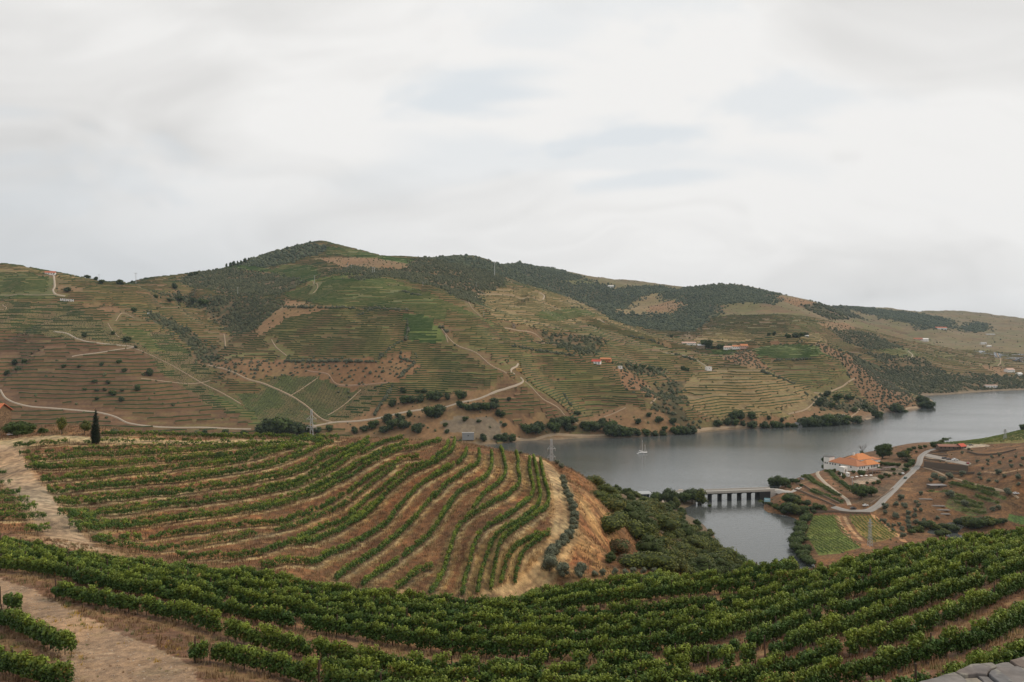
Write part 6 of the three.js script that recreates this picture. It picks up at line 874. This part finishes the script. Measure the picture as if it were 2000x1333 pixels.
{ const H0 = spotS(1728, 897), big = makeTree('garden_tree', 'tallest dark tree standing behind the estate house', 'tree', { R: 7, trunk: 3, flat: .82, n: 13, faces: 2600, size: 1.3, seed: 77, leaf: M.darkLeaf, tone: .7 }); big.position.set(H0[0], H0[1] - .3, H0[2] - 4); big.scale.set(1.15, 1, 1.15);
  const q = spotS(1692, 893), bare = thing('bare_tree', 'half bare grey tree behind the estate house roof', 'tree', [q[0], q[1], q[2] - 8]), r = rng(12), g = [cyl(.3, .16, 6, 6)], tw = [];
  for (let i = 0; i < 9; i++) { const a = r() * 6.28, l = 4 + 4 * r(), e = [Math.cos(a) * l * .75, 4 + l, Math.sin(a) * l * .75]; g.push(bar([0, 3.5 + r() * 2, 0], e, .1, 5)); for (let k = 0; k < 5; k++) { const t = .4 + .6 * r(), s = [e[0] * t, lerp(4.5, e[1], t), e[2] * t]; tw.push(bar(s, [s[0] + (r() - .5) * 3, s[1] + 1 + 2 * r(), s[2] + (r() - .5) * 3], .045, 4)); } }
  obj('trunk', g, M.barkGrey, bare); obj('twigs', tw, M.barkGrey, bare); obj('leafy_lower_branches', leafy(lumps(2.6, 8, 5).map(([x, y, z, s]) => [x - 1, y + 3.4, z, s]), 500, .6, 6), M.darkLeaf, bare); }
// ---------------------------------------------------------------- the estate house
function hip(w, d, h, over = .5) { // hipped roof with thickness, ridge along x
  const a = w / 2 + over, b = d / 2 + over, r = Math.max(0, a - b), y0 = -.15, P = [[-a, 0, b], [a, 0, b], [r, h, 0], [-r, h, 0], [a, 0, -b], [-a, 0, -b]], T = [[0, 1, 2], [0, 2, 3], [4, 5, 3], [4, 3, 2], [1, 4, 2], [5, 0, 3]], v = [];
  for (const t of T) for (const k of t) v.push(...P[k]);
  const g = new THREE.BufferGeometry(); g.setAttribute('position', new THREE.Float32BufferAttribute(v, 3)); g.computeVertexNormals(); return [g, box(2 * a, .16, 2 * b, 0, y0 + .06, 0)];
}
{
  const tileRoof = (r, g, b) => { const t = paint(128, 128, (u, v, c) => { const k = .78 + .3 * vnoise(u * 9, v * 9) + .22 * (vnoise(u * 40, v * 40) - .5); c[0] = r * k; c[1] = g * k; c[2] = b * k; }); t.wrapS = t.wrapT = THREE.RepeatWrapping; return new THREE.MeshStandardMaterial({ color: 0xffffff, map: t, roughness: .85 }); };
  const orange = mat(.56, .215, .075, .85), worn = mat(.42, .175, .085, .85), brown = mat(.27, .125, .08, .85); void tileRoof;
  const C = spotS(1675, 922), e = thing('estate_house', 'white estate house with several orange tiled roofs on the point in the river', 'house', [C[0], C[1] + .5, C[2]], .513); e.scale.set(1.1, 1.12, 1.1); console.log('estate', C);
  const wing = (x0, x1, z0, z1, h, rh, roof, ridgeZ) => { const w = x1 - x0, d = z1 - z0, m = obj('wing', box(w, h + 3, d, (x0 + x1) / 2, (h - 3) / 2, (z0 + z1) / 2), render_, e), rf = obj('roof', ridgeZ ? hip(d, w, rh).map((g) => g.rotateY(Math.PI / 2)) : hip(w, d, rh), roof, m); rf.position.set((x0 + x1) / 2, h + .1, (z0 + z1) / 2); return m; };
  // local x runs along the right wing, local -z along the long front; z faces the viewer
  const long = wing(0, 11.5, -27, 0, 3.7, 3.7, worn, true), right = wing(11.5, 27, -9.2, .02, 3.7, 3.2, orange, false), mid = wing(11.5, 22, -25, -14, 4.0, 3.0, brown, true), back = wing(22, 41, -28, -16.5, 4.6, 4.0, orange, false), tail = wing(41, 51, -26, -17, 3.2, 1.8, worn, false);
  const end = obj('wing', box(6.5, 10.2, 5.5, 3.25, 2.1, -29.8), render_, e); obj('roof', box(6.9, .3, 5.9, 3.25, 7.3, -29.8), mat(.12, .12, .12), end); obj('chimney', box(1.1, 2, 1.1, 24, 8.6, -22), render_, back);
  const win = (par, x, z, w, h, d, ry, y = 2.3) => obj('window', box(w, h, d, x, y, z), glassDark, par);
  for (const z of [-26, -23.5, -21, -16.5, -6]) win(long, -.03, z, .16, 1.3, 1.0); for (const z of [-29, -31]) win(end, -.03, z, .16, 1.3, 1);
  for (const x of [17, 19, 20.8, 22.6, 24.4]) win(right, x, .06, .9, 1.9, .16); for (const x of [3, 6, 8.5]) win(long, x, .04, .9, 1.4, .16);
  for (const x of [25, 29, 33]) win(back, x, -16.96, 1.1, 1.8, .16); obj('door', box(1.3, 2.6, .2, 13.5, 1.0, .07), doorBrown, right);
  // gate building and small white structures in front
  const G = spotS(1651, 924), gate = thing('gate_building', 'small white arched gate building in front of the long estate wall', 'gate', [G[0], G[1] - .5, G[2]], .5), s = new THREE.Shape(); s.moveTo(-2.4, 0); s.lineTo(2.4, 0); s.lineTo(2.4, 5.2); s.lineTo(-2.4, 5.2); s.closePath(); const hole = new THREE.Path(); hole.moveTo(-1, .3); hole.lineTo(1, .3); hole.lineTo(1, 2.6); hole.absarc(0, 2.6, 1, 0, Math.PI); hole.lineTo(-1, .3); s.holes.push(hole);
  obj('arch_wall', new THREE.ExtrudeGeometry(s, { depth: .6, bevelEnabled: false }), render_, gate); obj('side_wall', box(.6, 5.2, 4, -2.1, 2.6, -2.2), render_, gate); obj('side_wall', box(.6, 5.2, 4, 2.1, 2.6, -2.2), render_, gate); obj('roof', box(5.4, .3, 5.2, 0, 5.3, -2), render_, gate);
  const K = spotS(1656, 931), kiosk = thing('garden_kiosk', 'little white kiosk below the arched gate building', 'kiosk', [K[0], K[1] - .3, K[2]], .5); obj('wall', box(2.6, 3.2, 2.4, 0, 1.6, 0), render_, kiosk); obj('roof', hip(2.8, 2.6, .7, .2), render_, kiosk).position.y = 3.25; obj('window', box(.8, 1, .1, 0, 1.9, 1.22), glassDark, kiosk);
  const U = spotS(1644, 932), um = thing('garden_parasol', 'closed white garden parasol left of the little white kiosk', 'parasol', U); obj('pole', cyl(.05, .05, 2.8, 6), steel, um); obj('canopy', new THREE.ConeGeometry(.7, 2.3, 10).translate(0, 2.2, 0), render_, um); obj('base', cyl(.4, .4, .12, 12), concrete, um);
  const Pg = spotS(1710, 924), pg = thing('pergola', 'low brown roofed pergola in front of the right wing of the estate house', 'pergola', [Pg[0], Pg[1] - .2, Pg[2]], .45); obj('roof', [box(15, .3, 7, 0, 3.1, 0), box(15.4, .18, .3, 0, 2.9, 3.6)], mat(.16, .11, .095, .8), pg); for (const x of [-7, -3.5, 0, 3.5, 7]) for (const z of [-3.2, 3.2]) obj('post', box(.25, 3, .25, x, 1.5, z), woodPole, pg);
  const P2 = spotS(1738, 919), p2 = copyOf(pg, 'second brown roofed pergola, farther right towards the avenue', [P2[0], P2[1] - .2, P2[2]], .3); p2.scale.set(.9, .9, .8);
  const T = spotS(1686, 938), words = ['leftmost', 'second from the left', 'third from the left', 'fourth from the left', 'rightmost']; for (let i = 0; i < 5; i++) { const u = thing('white_gazebo', words[i] + ' of the small white canopies on the estate terrace', 'canopy', [T[0] - 9 + i * 4.6, groundS(T[0] - 9 + i * 4.6, T[2] - i * 1.6), T[2] - i * 1.6], .3); obj('canopy', new THREE.ConeGeometry(1.5, .6, 4).rotateY(Math.PI / 4).translate(0, 2.9, 0), render_, u); for (const [x, z] of [[-1.3, -1.3], [1.3, -1.3], [-1.3, 1.3], [1.3, 1.3]]) obj('leg', cyl(.05, .05, 2.6, 5, x * .7, 0, z * .7), steel, u); }
}
// ---------------------------------------------------------------- walls, sheds and cars right of the road
function wallAlong(label, px, h, th, m, name = 'retaining_wall', capM) {
  const P = curve(sLine(px), 3), t = thing(name, label, 'wall', [P[0][0], groundS(...P[0]), P[0][1]]), pos = [], idx = [];
  P.forEach((p, i) => { const q = P[Math.min(P.length - 1, i + 1)], b = P[Math.max(0, i - 1)], l = Math.hypot(q[0] - b[0], q[1] - b[1]) || 1, nx = -(q[1] - b[1]) / l * th / 2, nz = (q[0] - b[0]) / l * th / 2, y = groundS(...p) - t.position.y, hh = typeof h === 'function' ? h(i / (P.length - 1)) : h; for (const [s, yy] of [[1, -.8], [1, hh], [-1, hh], [-1, -.8]]) pos.push(p[0] + nx * s - t.position.x, y + yy, p[1] + nz * s - t.position.z); if (i) for (let k = 0; k < 4; k++) { const a = (i - 1) * 4 + k, c = (i - 1) * 4 + (k + 1) % 4; idx.push(a, c, a + 4, c, c + 4, a + 4); } });
  const last = (P.length - 1) * 4; idx.push(0, 1, 2, 0, 2, 3, last, last + 2, last + 1, last, last + 3, last + 2);
  const g = new THREE.BufferGeometry(); g.setAttribute('position', new THREE.Float32BufferAttribute(pos, 3)); g.setIndex(idx); const n = g.toNonIndexed(); n.computeVertexNormals(); obj('masonry', n, m, t); return t;
}
const dryStone = mat(.135, .105, .078, .95), lowStone = mat(.19, .14, .10, .95);
wallAlong('tall dark stone retaining wall below the parking terrace right of the road', [1806,913, 1830,916, 1860,919, 1890,922], 5.2, 1.2, dryStone); wallAlong('lower dark wall at the foot of the tall retaining wall', [1822,918, 1850,924, 1880,927, 1904,926], 1.8, .8, dryStone);
{ const parking = thing('parking_terrace', 'pale paved terrace on top of the tall retaining wall', 'terrace', [0, 0, 0]), P = [[1806,913], [1890,922], [1897,913], [1812,905]].map(([x, y]) => spotS(x, y)), sh = new THREE.Shape(); P.forEach((p, i) => (i ? sh.lineTo(p[0], -p[2]) : sh.moveTo(p[0], -p[2]))); sh.closePath(); const y = Math.max(P[0][1], P[1][1]) + 4.9; parking.position.set(0, y, 0); obj('paving', new THREE.ExtrudeGeometry(sh, { depth: .3, bevelEnabled: false }).rotateX(-Math.PI / 2), mat(.28, .255, .225, .9), parking); globalThis.terraceY = y + .3; globalThis.terraceP = P; }
['lowest', 'second', 'third', 'topmost'].forEach((w, i) => wallAlong(w + ' of the four little terrace walls inside the road bend', [[1806,897, 1826,900, 1846,902], [1808,892, 1830,895, 1850,896], [1812,888, 1834,891, 1852,891], [1818,884, 1838,886, 1850,886]][i], 1.3, .7, lowStone, 'terrace_wall'));
wallAlong('dark field wall across the red slope at right', [1890,884, 1920,890, 1950,888, 1985,880], 1.4, .8, dryStone, 'field_wall'); wallAlong('long low wall along the roadside of the estate garden', [1745,956, 1722,972, 1700,986], 1.0, .6, lowStone, 'field_wall'); wallAlong('stone edge above the green plot along the lower road', [1592,1003, 1625,1001, 1660,1004, 1700,1005], 1.5, .7, lowStone, 'field_wall'); wallAlong('stone wall of the upper vine terrace beside the pale lane', [1556,946, 1580,956, 1610,971, 1640,985], 1.3, .7, lowStone, 'field_wall'); wallAlong('stone wall of the lower terrace above the cove trees', [1552,958, 1580,968, 1610,980, 1632,990], 1.3, .7, lowStone, 'field_wall');
{ const p = spotS(1862, 879), a = farmhouse('long low stone shed with a brick red roof at the top of the road bend', [p[0] - 5, p[1] + .4, p[2]], -.1, 19, 7, 3.2, 1.6, dryStone, mat(.28, .14, .10, .85), { name: 'shed', cat: 'shed' }); void a; farmhouse('bright red roofed shed at the right end of the long stone shed', [p[0] + 7, p[1] + .6, p[2] + .6], .5, 8, 6, 3.2, 2.2, dryStone, mat(.52, .10, .06, .85), { name: 'shed', cat: 'shed' });
  const q = spotS(1830, 952), b = farmhouse('flat grey roofed shed on the edge of the garden terraces', q, .1, 13, 6, 1.8, .2, dryStone, mat(.26, .25, .25, .7), { name: 'shed', cat: 'shed', windows: 1 }); void b;
  [[1808, 976, 24], [1832, 989, 26], [1841, 997, 26], [1846, 1005, 18]].forEach(([x, y, w], i) => { const c = spotS(x, y); if (!c) return; const t = thing('seed_bed', ['topmost', 'second', 'third', 'lowest'][i] + ' of the grey net covered beds on the red slope', 'garden bed', c, -.12), W = w * -c[2] / FOCAL; obj('net', new RoundedBoxGeometry(W, .5, 2.6, 3, .2).translate(0, .3, 0), mat(.20, .175, .155, .9), t); obj('edging', box(W + .4, .3, .25, 0, .1, 1.5), woodPole, t); }); }
const carProto = (() => {
  const t = thing('parked_car', 'x', 'car'), s = new THREE.Shape(); [[-2.1, .35], [2.1, .35], [2.12, .75], [1.95, .92], [1.0, 1.0], [.45, 1.45], [-1.05, 1.48], [-1.75, 1.02], [-2.1, .95]].forEach(([x, y], i) => (i ? s.lineTo(x, y) : s.moveTo(x, y))); s.closePath();
  const paintM = new THREE.MeshPhysicalMaterial({ color: 0xdddddd, roughness: .35, clearcoat: .6, clearcoatRoughness: .2 });
  obj('body', new THREE.ExtrudeGeometry(s, { depth: 1.5, bevelEnabled: true, bevelThickness: .12, bevelSize: .06, bevelSegments: 2 }).translate(0, 0, -.75), paintM, t);
  const w = new THREE.Shape(); [[.9, 1.02], [.42, 1.4], [-1.0, 1.43], [-1.55, 1.04]].forEach(([x, y], i) => (i ? w.lineTo(x, y) : w.moveTo(x, y))); w.closePath(); obj('side_window', new THREE.ExtrudeGeometry(w, { depth: 1.78, bevelEnabled: false }).translate(0, 0, -.89), glassDark, t);
  const ws = box(.05, .55, 1.35, 0, 0, 0); ws.rotateZ(.85); obj('windscreen', ws.translate(.78, 1.26, 0), glassDark, t); const rw = box(.05, .55, 1.3, 0, 0, 0); rw.rotateZ(-.95); obj('rear_window', rw.translate(-1.46, 1.28, 0), glassDark, t);
  for (const [x, z] of [[-1.3, .8], [1.3, .8], [-1.3, -.8], [1.3, -.8]]) { const wh = obj('wheel', new THREE.CylinderGeometry(.33, .33, .22, 14).rotateX(Math.PI / 2).translate(x, .33, z), mat(.02, .02, .02, .9), t); obj('rim', new THREE.CylinderGeometry(.19, .19, .24, 10).rotateX(Math.PI / 2).translate(x, .33, z), steel, wh); }
  scene.remove(t); taken.set('parked_car', 0); return t;
})();
function car(label, p, turn, rgb) { const c = copyOf(carProto, label, p, turn); c.children[0].material = new THREE.MeshPhysicalMaterial({ color: new THREE.Color().setRGB(...rgb), roughness: .35, clearcoat: .6, clearcoatRoughness: .2 }); return c; }
const onRoad = (px, py) => { const p = spotS(px, py); return [p[0], p[1] + .3, p[2]]; };
car('white car on the road at the sharp corner below the estate', onRoad(1691, 990), .35, [.8, .8, .8]); car('black car on the lower road left of the white car', onRoad(1667, 996), .1, [.015, .015, .02]); car('dark green car driving on the straight road past the estate', onRoad(1769, 936), .85, [.03, .09, .07]); car('white car parked off the left side of the straight road', (() => { const p = spotS(1771, 927); return [p[0] - 3, p[1] + .1, p[2]]; })(), .9, [.75, .75, .75]);
{ const P = globalThis.terraceP, on = (t, s) => [lerp(lerp(P[0][0], P[1][0], t), lerp(P[3][0], P[2][0], t), s), globalThis.terraceY, lerp(lerp(P[0][2], P[1][2], t), lerp(P[3][2], P[2][2], t), s)]; car('dark car parked first in the row on the terrace above the tall wall', on(.44, .5), .3, [.03, .03, .04]); car('brown car parked second in the row on the terrace above the tall wall', on(.55, .5), .2, [.10, .06, .05]); car('red car parked at the far right end of the terrace above the tall wall', on(.97, .5), 1.2, [.35, .03, .03]);
  const v = copyOf(carProto, 'white van parked on the terrace above the tall wall', on(.68, .55), .25); v.name = 'white_van'; v.userData.category = 'van'; v.scale.set(1.2, 1.5, 1.15); v.children[0].material = new THREE.MeshPhysicalMaterial({ color: 0xe8e8e8, roughness: .4, clearcoat: .5 }); }
{ const p = spotS(1886, 874); car('white car standing beside the sheds at the top of the road bend', [p[0], p[1] + .1, p[2]], .1, [.8, .8, .8]); car('dark car beside the white one at the sheds', [p[0] + 6, groundS(p[0] + 6, p[2]) + .1, p[2] - 1], .2, [.04, .04, .05]); const q = spotS(1985, 966); if (q) car('white car under the trees at the right end of the pale track', [q[0], q[1] + .1, q[2]], .2, [.75, .75, .75]); const s = spotS(1567, 938); if (s) car('grey car parked above the bridge corner beside the wall', [s[0], s[1] + .1, s[2]], -.9, [.2, .2, .22]); }
// ---------------------------------------------------------------- bridge, pavilion, boat, pylons
{
  const a = at(1333, 978, 655), b = at(1500, 966, 668), A = [a[0], 0, a[2]], B = [b[0], 0, b[2]], L = Math.hypot(B[0] - A[0], B[2] - A[2]), turn = -Math.atan2(B[2] - A[2], B[0] - A[0]), deckY = 7.0;
  const t = thing('road_bridge', 'low pale concrete road bridge on dark piers across the mouth of the cove', 'bridge', [A[0], 0, A[2]], turn), pale = mat(.50, .46, .41, .85), dark = mat(.035, .033, .032, .9);
  obj('deck', box(L + 8, .6, 9, L / 2, deckY, 0), pale, t); obj('parapet', box(L + 8, 1.1, .3, L / 2, deckY + 1, 4.3), pale, t); obj('parapet', box(L + 8, 1.1, .3, L / 2, deckY + 1, -4.3), pale, t); obj('roadway', box(L + 8, .1, 8, L / 2, deckY + .5, 0), mat(.34, .33, .31, .9), t); obj('beam', box(L * .78, .9, 7.4, L * .6, deckY - .65, 0), dark, t);
  for (let i = 0; i < 6; i++) { const x = L * (.20 + i * .115), p = obj('pier', box(.9, 9, 6.6, x, 2.0, 0), dark, t); obj('pier_cap', box(1.7, .7, 7.6, x, 5.9, 0), dark, p); }
  obj('abutment', box(L * .16, 10, 9.4, L * .05, 2.2, 0), pale, t); obj('abutment', box(L * .15, 9.6, 8.6, L * .95, 2.0, 0), dark, t); obj('abutment', box(8, 9.6, 9.4, L + 4, 2.0, 0), pale, t);
  // approach road on the estate side, and on the left bank
  const R1 = [[B[0] - 2, B[2]], ...sLine([1522,964, 1545,962, 1562,953])], road = (P, y0) => { const c = curve(P, 3); return ribbon(c, 7.5, (x, z) => Math.max(groundS(x, z) + .1, y0 - .3), .25, 2.5, .04); };
  tag(obj('road', road(R1, 8), mat(.44, .41, .37, .9)), 'pale approach road from the bridge to the corner trees', 'road', null, 'structure');
  const sg = at(1499, 967, 640), S = thing('billboard', 'pale blue billboard beside the bridge end', 'billboard', [sg[0], groundS(sg[0], sg[2]), sg[2]], -.35); obj('panel', new RoundedBoxGeometry(4.6, 3.0, .2, 2, .05).translate(0, 3.6, 0), mat(.36, .60, .68, .6), S); obj('lettering', box(3.2, .5, .05, 0, 3.9, .12), mat(.75, .85, .88, .6), S); for (const x of [-1.8, 1.8]) obj('post', cyl(.1, .1, 3.4, 6, x, -1, 0), steel, S);
  // glazed pavilion on the left bank
  const p = at(1247, 972, 640), gy = Math.max(groundN(p[0], p[2]), 3), P = thing('riverside_pavilion', 'glass walled pavilion with a flat grey roof on the left bank of the bridge', 'pavilion', [p[0], gy, p[2]], .12);
  obj('base', box(17, 5, 9, 0, -1.2, 0), mat(.48, .33, .22, .9), P); for (let i = 0; i < 6; i++) obj('glass_pane', box(2.4, 3.6, .1, -6.2 + i * 2.48, 3.1, 4.1), new THREE.MeshPhysicalMaterial({ color: new THREE.Color().setRGB(.05, .07, .08), roughness: .08, specularIntensity: 1 }), P); obj('back_wall', box(15, 3.6, .3, 0, 3.1, -4), concrete, P); for (let i = 0; i < 7; i++) obj('column', box(.22, 3.7, .22, -7.4 + i * 2.48, 3.1, 4.2), steel, P);
  obj('roof', box(19, .45, 11, .4, 5.2, 0), mat(.36, .38, .39, .6), P);
  const k = farmhouse('small orange walled house with a pale roof left of the glass pavilion', [p[0] - 9, gy + 1.2, p[2] + 3], .3, 6, 6, 4, 1.6, mat(.44, .26, .15, .9), render_, { windows: 2 }); void k;
  const wq = at(1267, 977, 628), kw = thing('white_kiosk', 'white flat roofed kiosk between the pavilion and the riverside trees', 'kiosk', [wq[0], Math.max(groundN(wq[0], wq[2]), 2), wq[2]], .1); obj('wall', box(4.4, 3.2, 3.6, 0, 1.4, 0), render_, kw); obj('roof', box(4.8, .25, 4, 0, 3.1, 0), render_, kw); obj('door', box(1, 2.1, .12, .8, 1, 1.84), doorBrown, kw);
  const lane = pixelsToGround([1310,992, 1300,984, 1296,978, 1300,972, 1330,976], spotN); if (lane.length > 1) tag(obj('lane', ribbon(curve(lane, 2), 5.5, (x, z) => Math.max(groundN(x, z), 2.2), .3, 1, .1), dirtPale), 'pale lane leading down to the left end of the bridge', 'lane', null, 'structure');
  const near = (x, y) => { const q = at(x, y, 628 + (y - 985)); return [q[0], Math.max(groundN(q[0], q[2]), 1), q[2]]; };
  [[1281, 984, 27, 'olive green tree left of the lane end at the bridge'], [1308, 988, 38, 'large dark tree right of the lane end at the bridge'], [1321, 978, 27, 'tall light green poplar like tree behind the large dark tree at the bridge'], [1337, 1000, 26, 'left of the bushy shore trees below the bridge end'], [1352, 1003, 32, 'middle one of the bushy shore trees below the bridge end'], [1366, 1002, 30, 'right of the bushy shore trees below the bridge end, hanging over the cove'], [1286, 990, 20, 'dark shrub in front of the olive green tree at the lane end'], [1269, 973, 9, 'low bush beside the white kiosk'], [1336, 966, 9, 'reddish bush above the left bridge abutment'], [1386, 987, 7, 'small tree growing between the bridge piers'], [1330, 1012, 18, 'shore bush below the bushy trees at the left of the cove'], [1344, 1018, 18, 'shore bush next to the water at the left of the cove, second below the bridge'], [1322, 1006, 18, 'shore bush under the lane end at the left of the cove']].forEach(([x, y, h, l], i) => { const q = near(x, y), H = h * -q[2] / FOCAL, c = copyOf(spitProto[i % 3], l, q, i * 1.3); c.scale.set(H * (/poplar/.test(l) ? .6 : 1.05), H, H * (/poplar/.test(l) ? .6 : 1.05)); if (/reddish/.test(l)) c.children[0].material = M.reddish; });
}
{ // sailing boat with two masts
  const p = at(1255, 886, 140 / (-(ray(1255, 886)[1]))), b = thing('sailing_boat', 'white two masted sailing boat with a black waterline on the open river', 'boat', [p[0], 0, p[2]], .12), st = [[-4.6, 1.2, .9], [-3, 1.55, .75], [0, 1.75, .7], [3, 1.3, .85], [4.6, .55, 1.1], [5.4, .03, 1.3]], hullPart = (y0, y1, k0, k1) => { const pos = [], idx = [], n = st.length; st.forEach(([x, w, h]) => { for (const s of [1, -1]) pos.push(x * (y0 < .1 ? .95 : 1), y0 < 0 ? y0 : y0 * h, s * w * k0, x, y1 < .3 ? y1 : y1 * h, s * w * k1); }); for (let i = 0; i < n - 1; i++) { const a = i * 4, c = a + 4; idx.push(a, c, a + 1, a + 1, c, c + 1, a + 2, a + 3, c + 2, a + 3, c + 3, c + 2, a + 1, c + 1, a + 3, c + 1, c + 3, a + 3); } idx.push(0, 1, 2, 1, 3, 2); const g = new THREE.BufferGeometry(); g.setAttribute('position', new THREE.Float32BufferAttribute(pos, 3)); g.setIndex(idx); const q = g.toNonIndexed(); q.computeVertexNormals(); return q; };
  const wm = mat(.82, .82, .80, .45), bm = mat(.01, .01, .012, .5); obj('keel_band', hullPart(-.4, .28, .8, .97), bm, b); obj('hull', hullPart(.4, 1.5, .97, 1), wm, b);
  const cab = obj('cabin', new RoundedBoxGeometry(3.6, .8, 1.9, 3, .2).translate(-.4, 1.5, 0), wm, b); for (const s of [-1, 1]) obj('window', box(2.2, .28, .05, -.4, 1.6, s * .97), glassDark, cab); obj('awning', new RoundedBoxGeometry(2.8, .16, 2, 2, .06).translate(-2.6, 2.9, 0), wm, b); for (const [x, z] of [[-3.8, .9], [-1.5, .9], [-3.8, -.9], [-1.5, -.9]]) obj('awning_pole', cyl(.04, .04, 1.9, 5, x, 1, z), steel, b);
  const mast = mat(.70, .69, .66, .5); const m1 = obj('mast', cyl(.17, .12, 14, 7, -.2, 1, 0), mast, b); obj('spreader', bar([-.2, 9, -1], [-.2, 9, 1], .06), mast, m1); obj('boom', bar([-.2, 2.8, 0], [-3.8, 2.9, 0], .1), mast, m1); const m2 = obj('mast', cyl(.14, .1, 8.6, 7, 2.9, 1, 0), mast, b); obj('spreader', bar([2.9, 6.4, -.8], [2.9, 6.4, .8], .05), mast, m2);
  obj('rigging', [bar([5.3, 1.3, 0], [-.2, 14.6, 0], .025, 4), bar([-4.5, 1, 0], [-.2, 14.6, 0], .025, 4), bar([5.3, 1.3, 0], [2.9, 9.3, 0], .025, 4), bar([-.2, 13.5, 0], [-.2, 1.2, 1.6], .025, 4), bar([-.2, 13.5, 0], [-.2, 1.2, -1.6], .025, 4)], steel, b);
  const d = thing('dinghy', 'tiny white dinghy lying at the stern of the sailing boat', 'dinghy', [p[0] - 5.6, .1, p[2] + 2.2], .3); obj('hull', new THREE.CapsuleGeometry(.55, 1.7, 4, 10).rotateZ(Math.PI / 2).scale(1, .55, 1).translate(0, .15, 0), wm, d); obj('outboard', box(.3, .7, .3, -1.4, .4, 0), bm, d);
}
function lattice(label, p, h, w, turn, r) {
  const t = thing('lattice_pylon', label, 'pylon', p, turn), k = (y) => lerp(w, w * .22, Math.pow(y / h, .8)) / 2, legs = [[1, 1], [1, -1], [-1, -1], [-1, 1]], br = [];
  for (const [a, c] of legs) { const g = []; for (let i = 0; i < 8; i++) { const y0 = h * i / 8, y1 = h * (i + 1) / 8; g.push(bar([a * k(y0), y0 - (i ? 0 : .6), c * k(y0)], [a * k(y1), y1, c * k(y1)], r, 5)); } obj('leg', g, steel, t); }
  const n = 9; for (let i = 0; i < n; i++) { const y0 = h * i / n, y1 = h * (i + 1) / n; for (let s = 0; s < 4; s++) { const [a, c] = legs[s], [d, e] = legs[(s + 1) % 4]; br.push(bar([a * k(y0), y0, c * k(y0)], [d * k(y1), y1, e * k(y1)], r * .6, 4), bar([d * k(y0), y0, e * k(y0)], [a * k(y1), y1, c * k(y1)], r * .6, 4)); } }
  obj('bracing', br, steel, t); for (const y of [.74, .86]) { const a = obj('crossarm', [bar([-w * .75, h * y, 0], [w * .75, h * y, 0], r, 4), bar([-w * .75, h * y, 0], [0, h * (y + .06), 0], r * .6, 4), bar([w * .75, h * y, 0], [0, h * (y + .06), 0], r * .6, 4)], steel, t); for (const s of [-1, 1]) obj('insulator', cyl(.1, .1, .9, 5, s * w * .7, h * y - .95, 0), woodPole, a); }
  return t;
}
const pylonAt = (label, px, top, D, ground, w, turn, r) => { const a = at(px, top, D), y = ground(a[0], a[2]); lattice(label, [a[0], y, a[2]], a[1] - y, w, turn, r); };
pylonAt('grey lattice pylon rising behind the crest of the knoll', 608, 800, 330, groundN, 2.6, .2, .10); pylonAt('pale lattice pylon at the end of the knoll against the river', 1077, 858, 300, groundN, 2.2, .4, .09); pylonAt('lattice pylon standing in the drier valley plot', 1700, 1014, 512, groundS, 2.4, .3, .12); pylonAt('thin lattice pylon on the riverside slope near the right edge', 1964, 838, 790, groundS, 2.4, .2, .15);
{ const p = spotS(1665, 954); pole('slim pale pole in front of the estate house garden', p, 24 * -p[2] / FOCAL, 1); }
renderer.render(scene, camera);
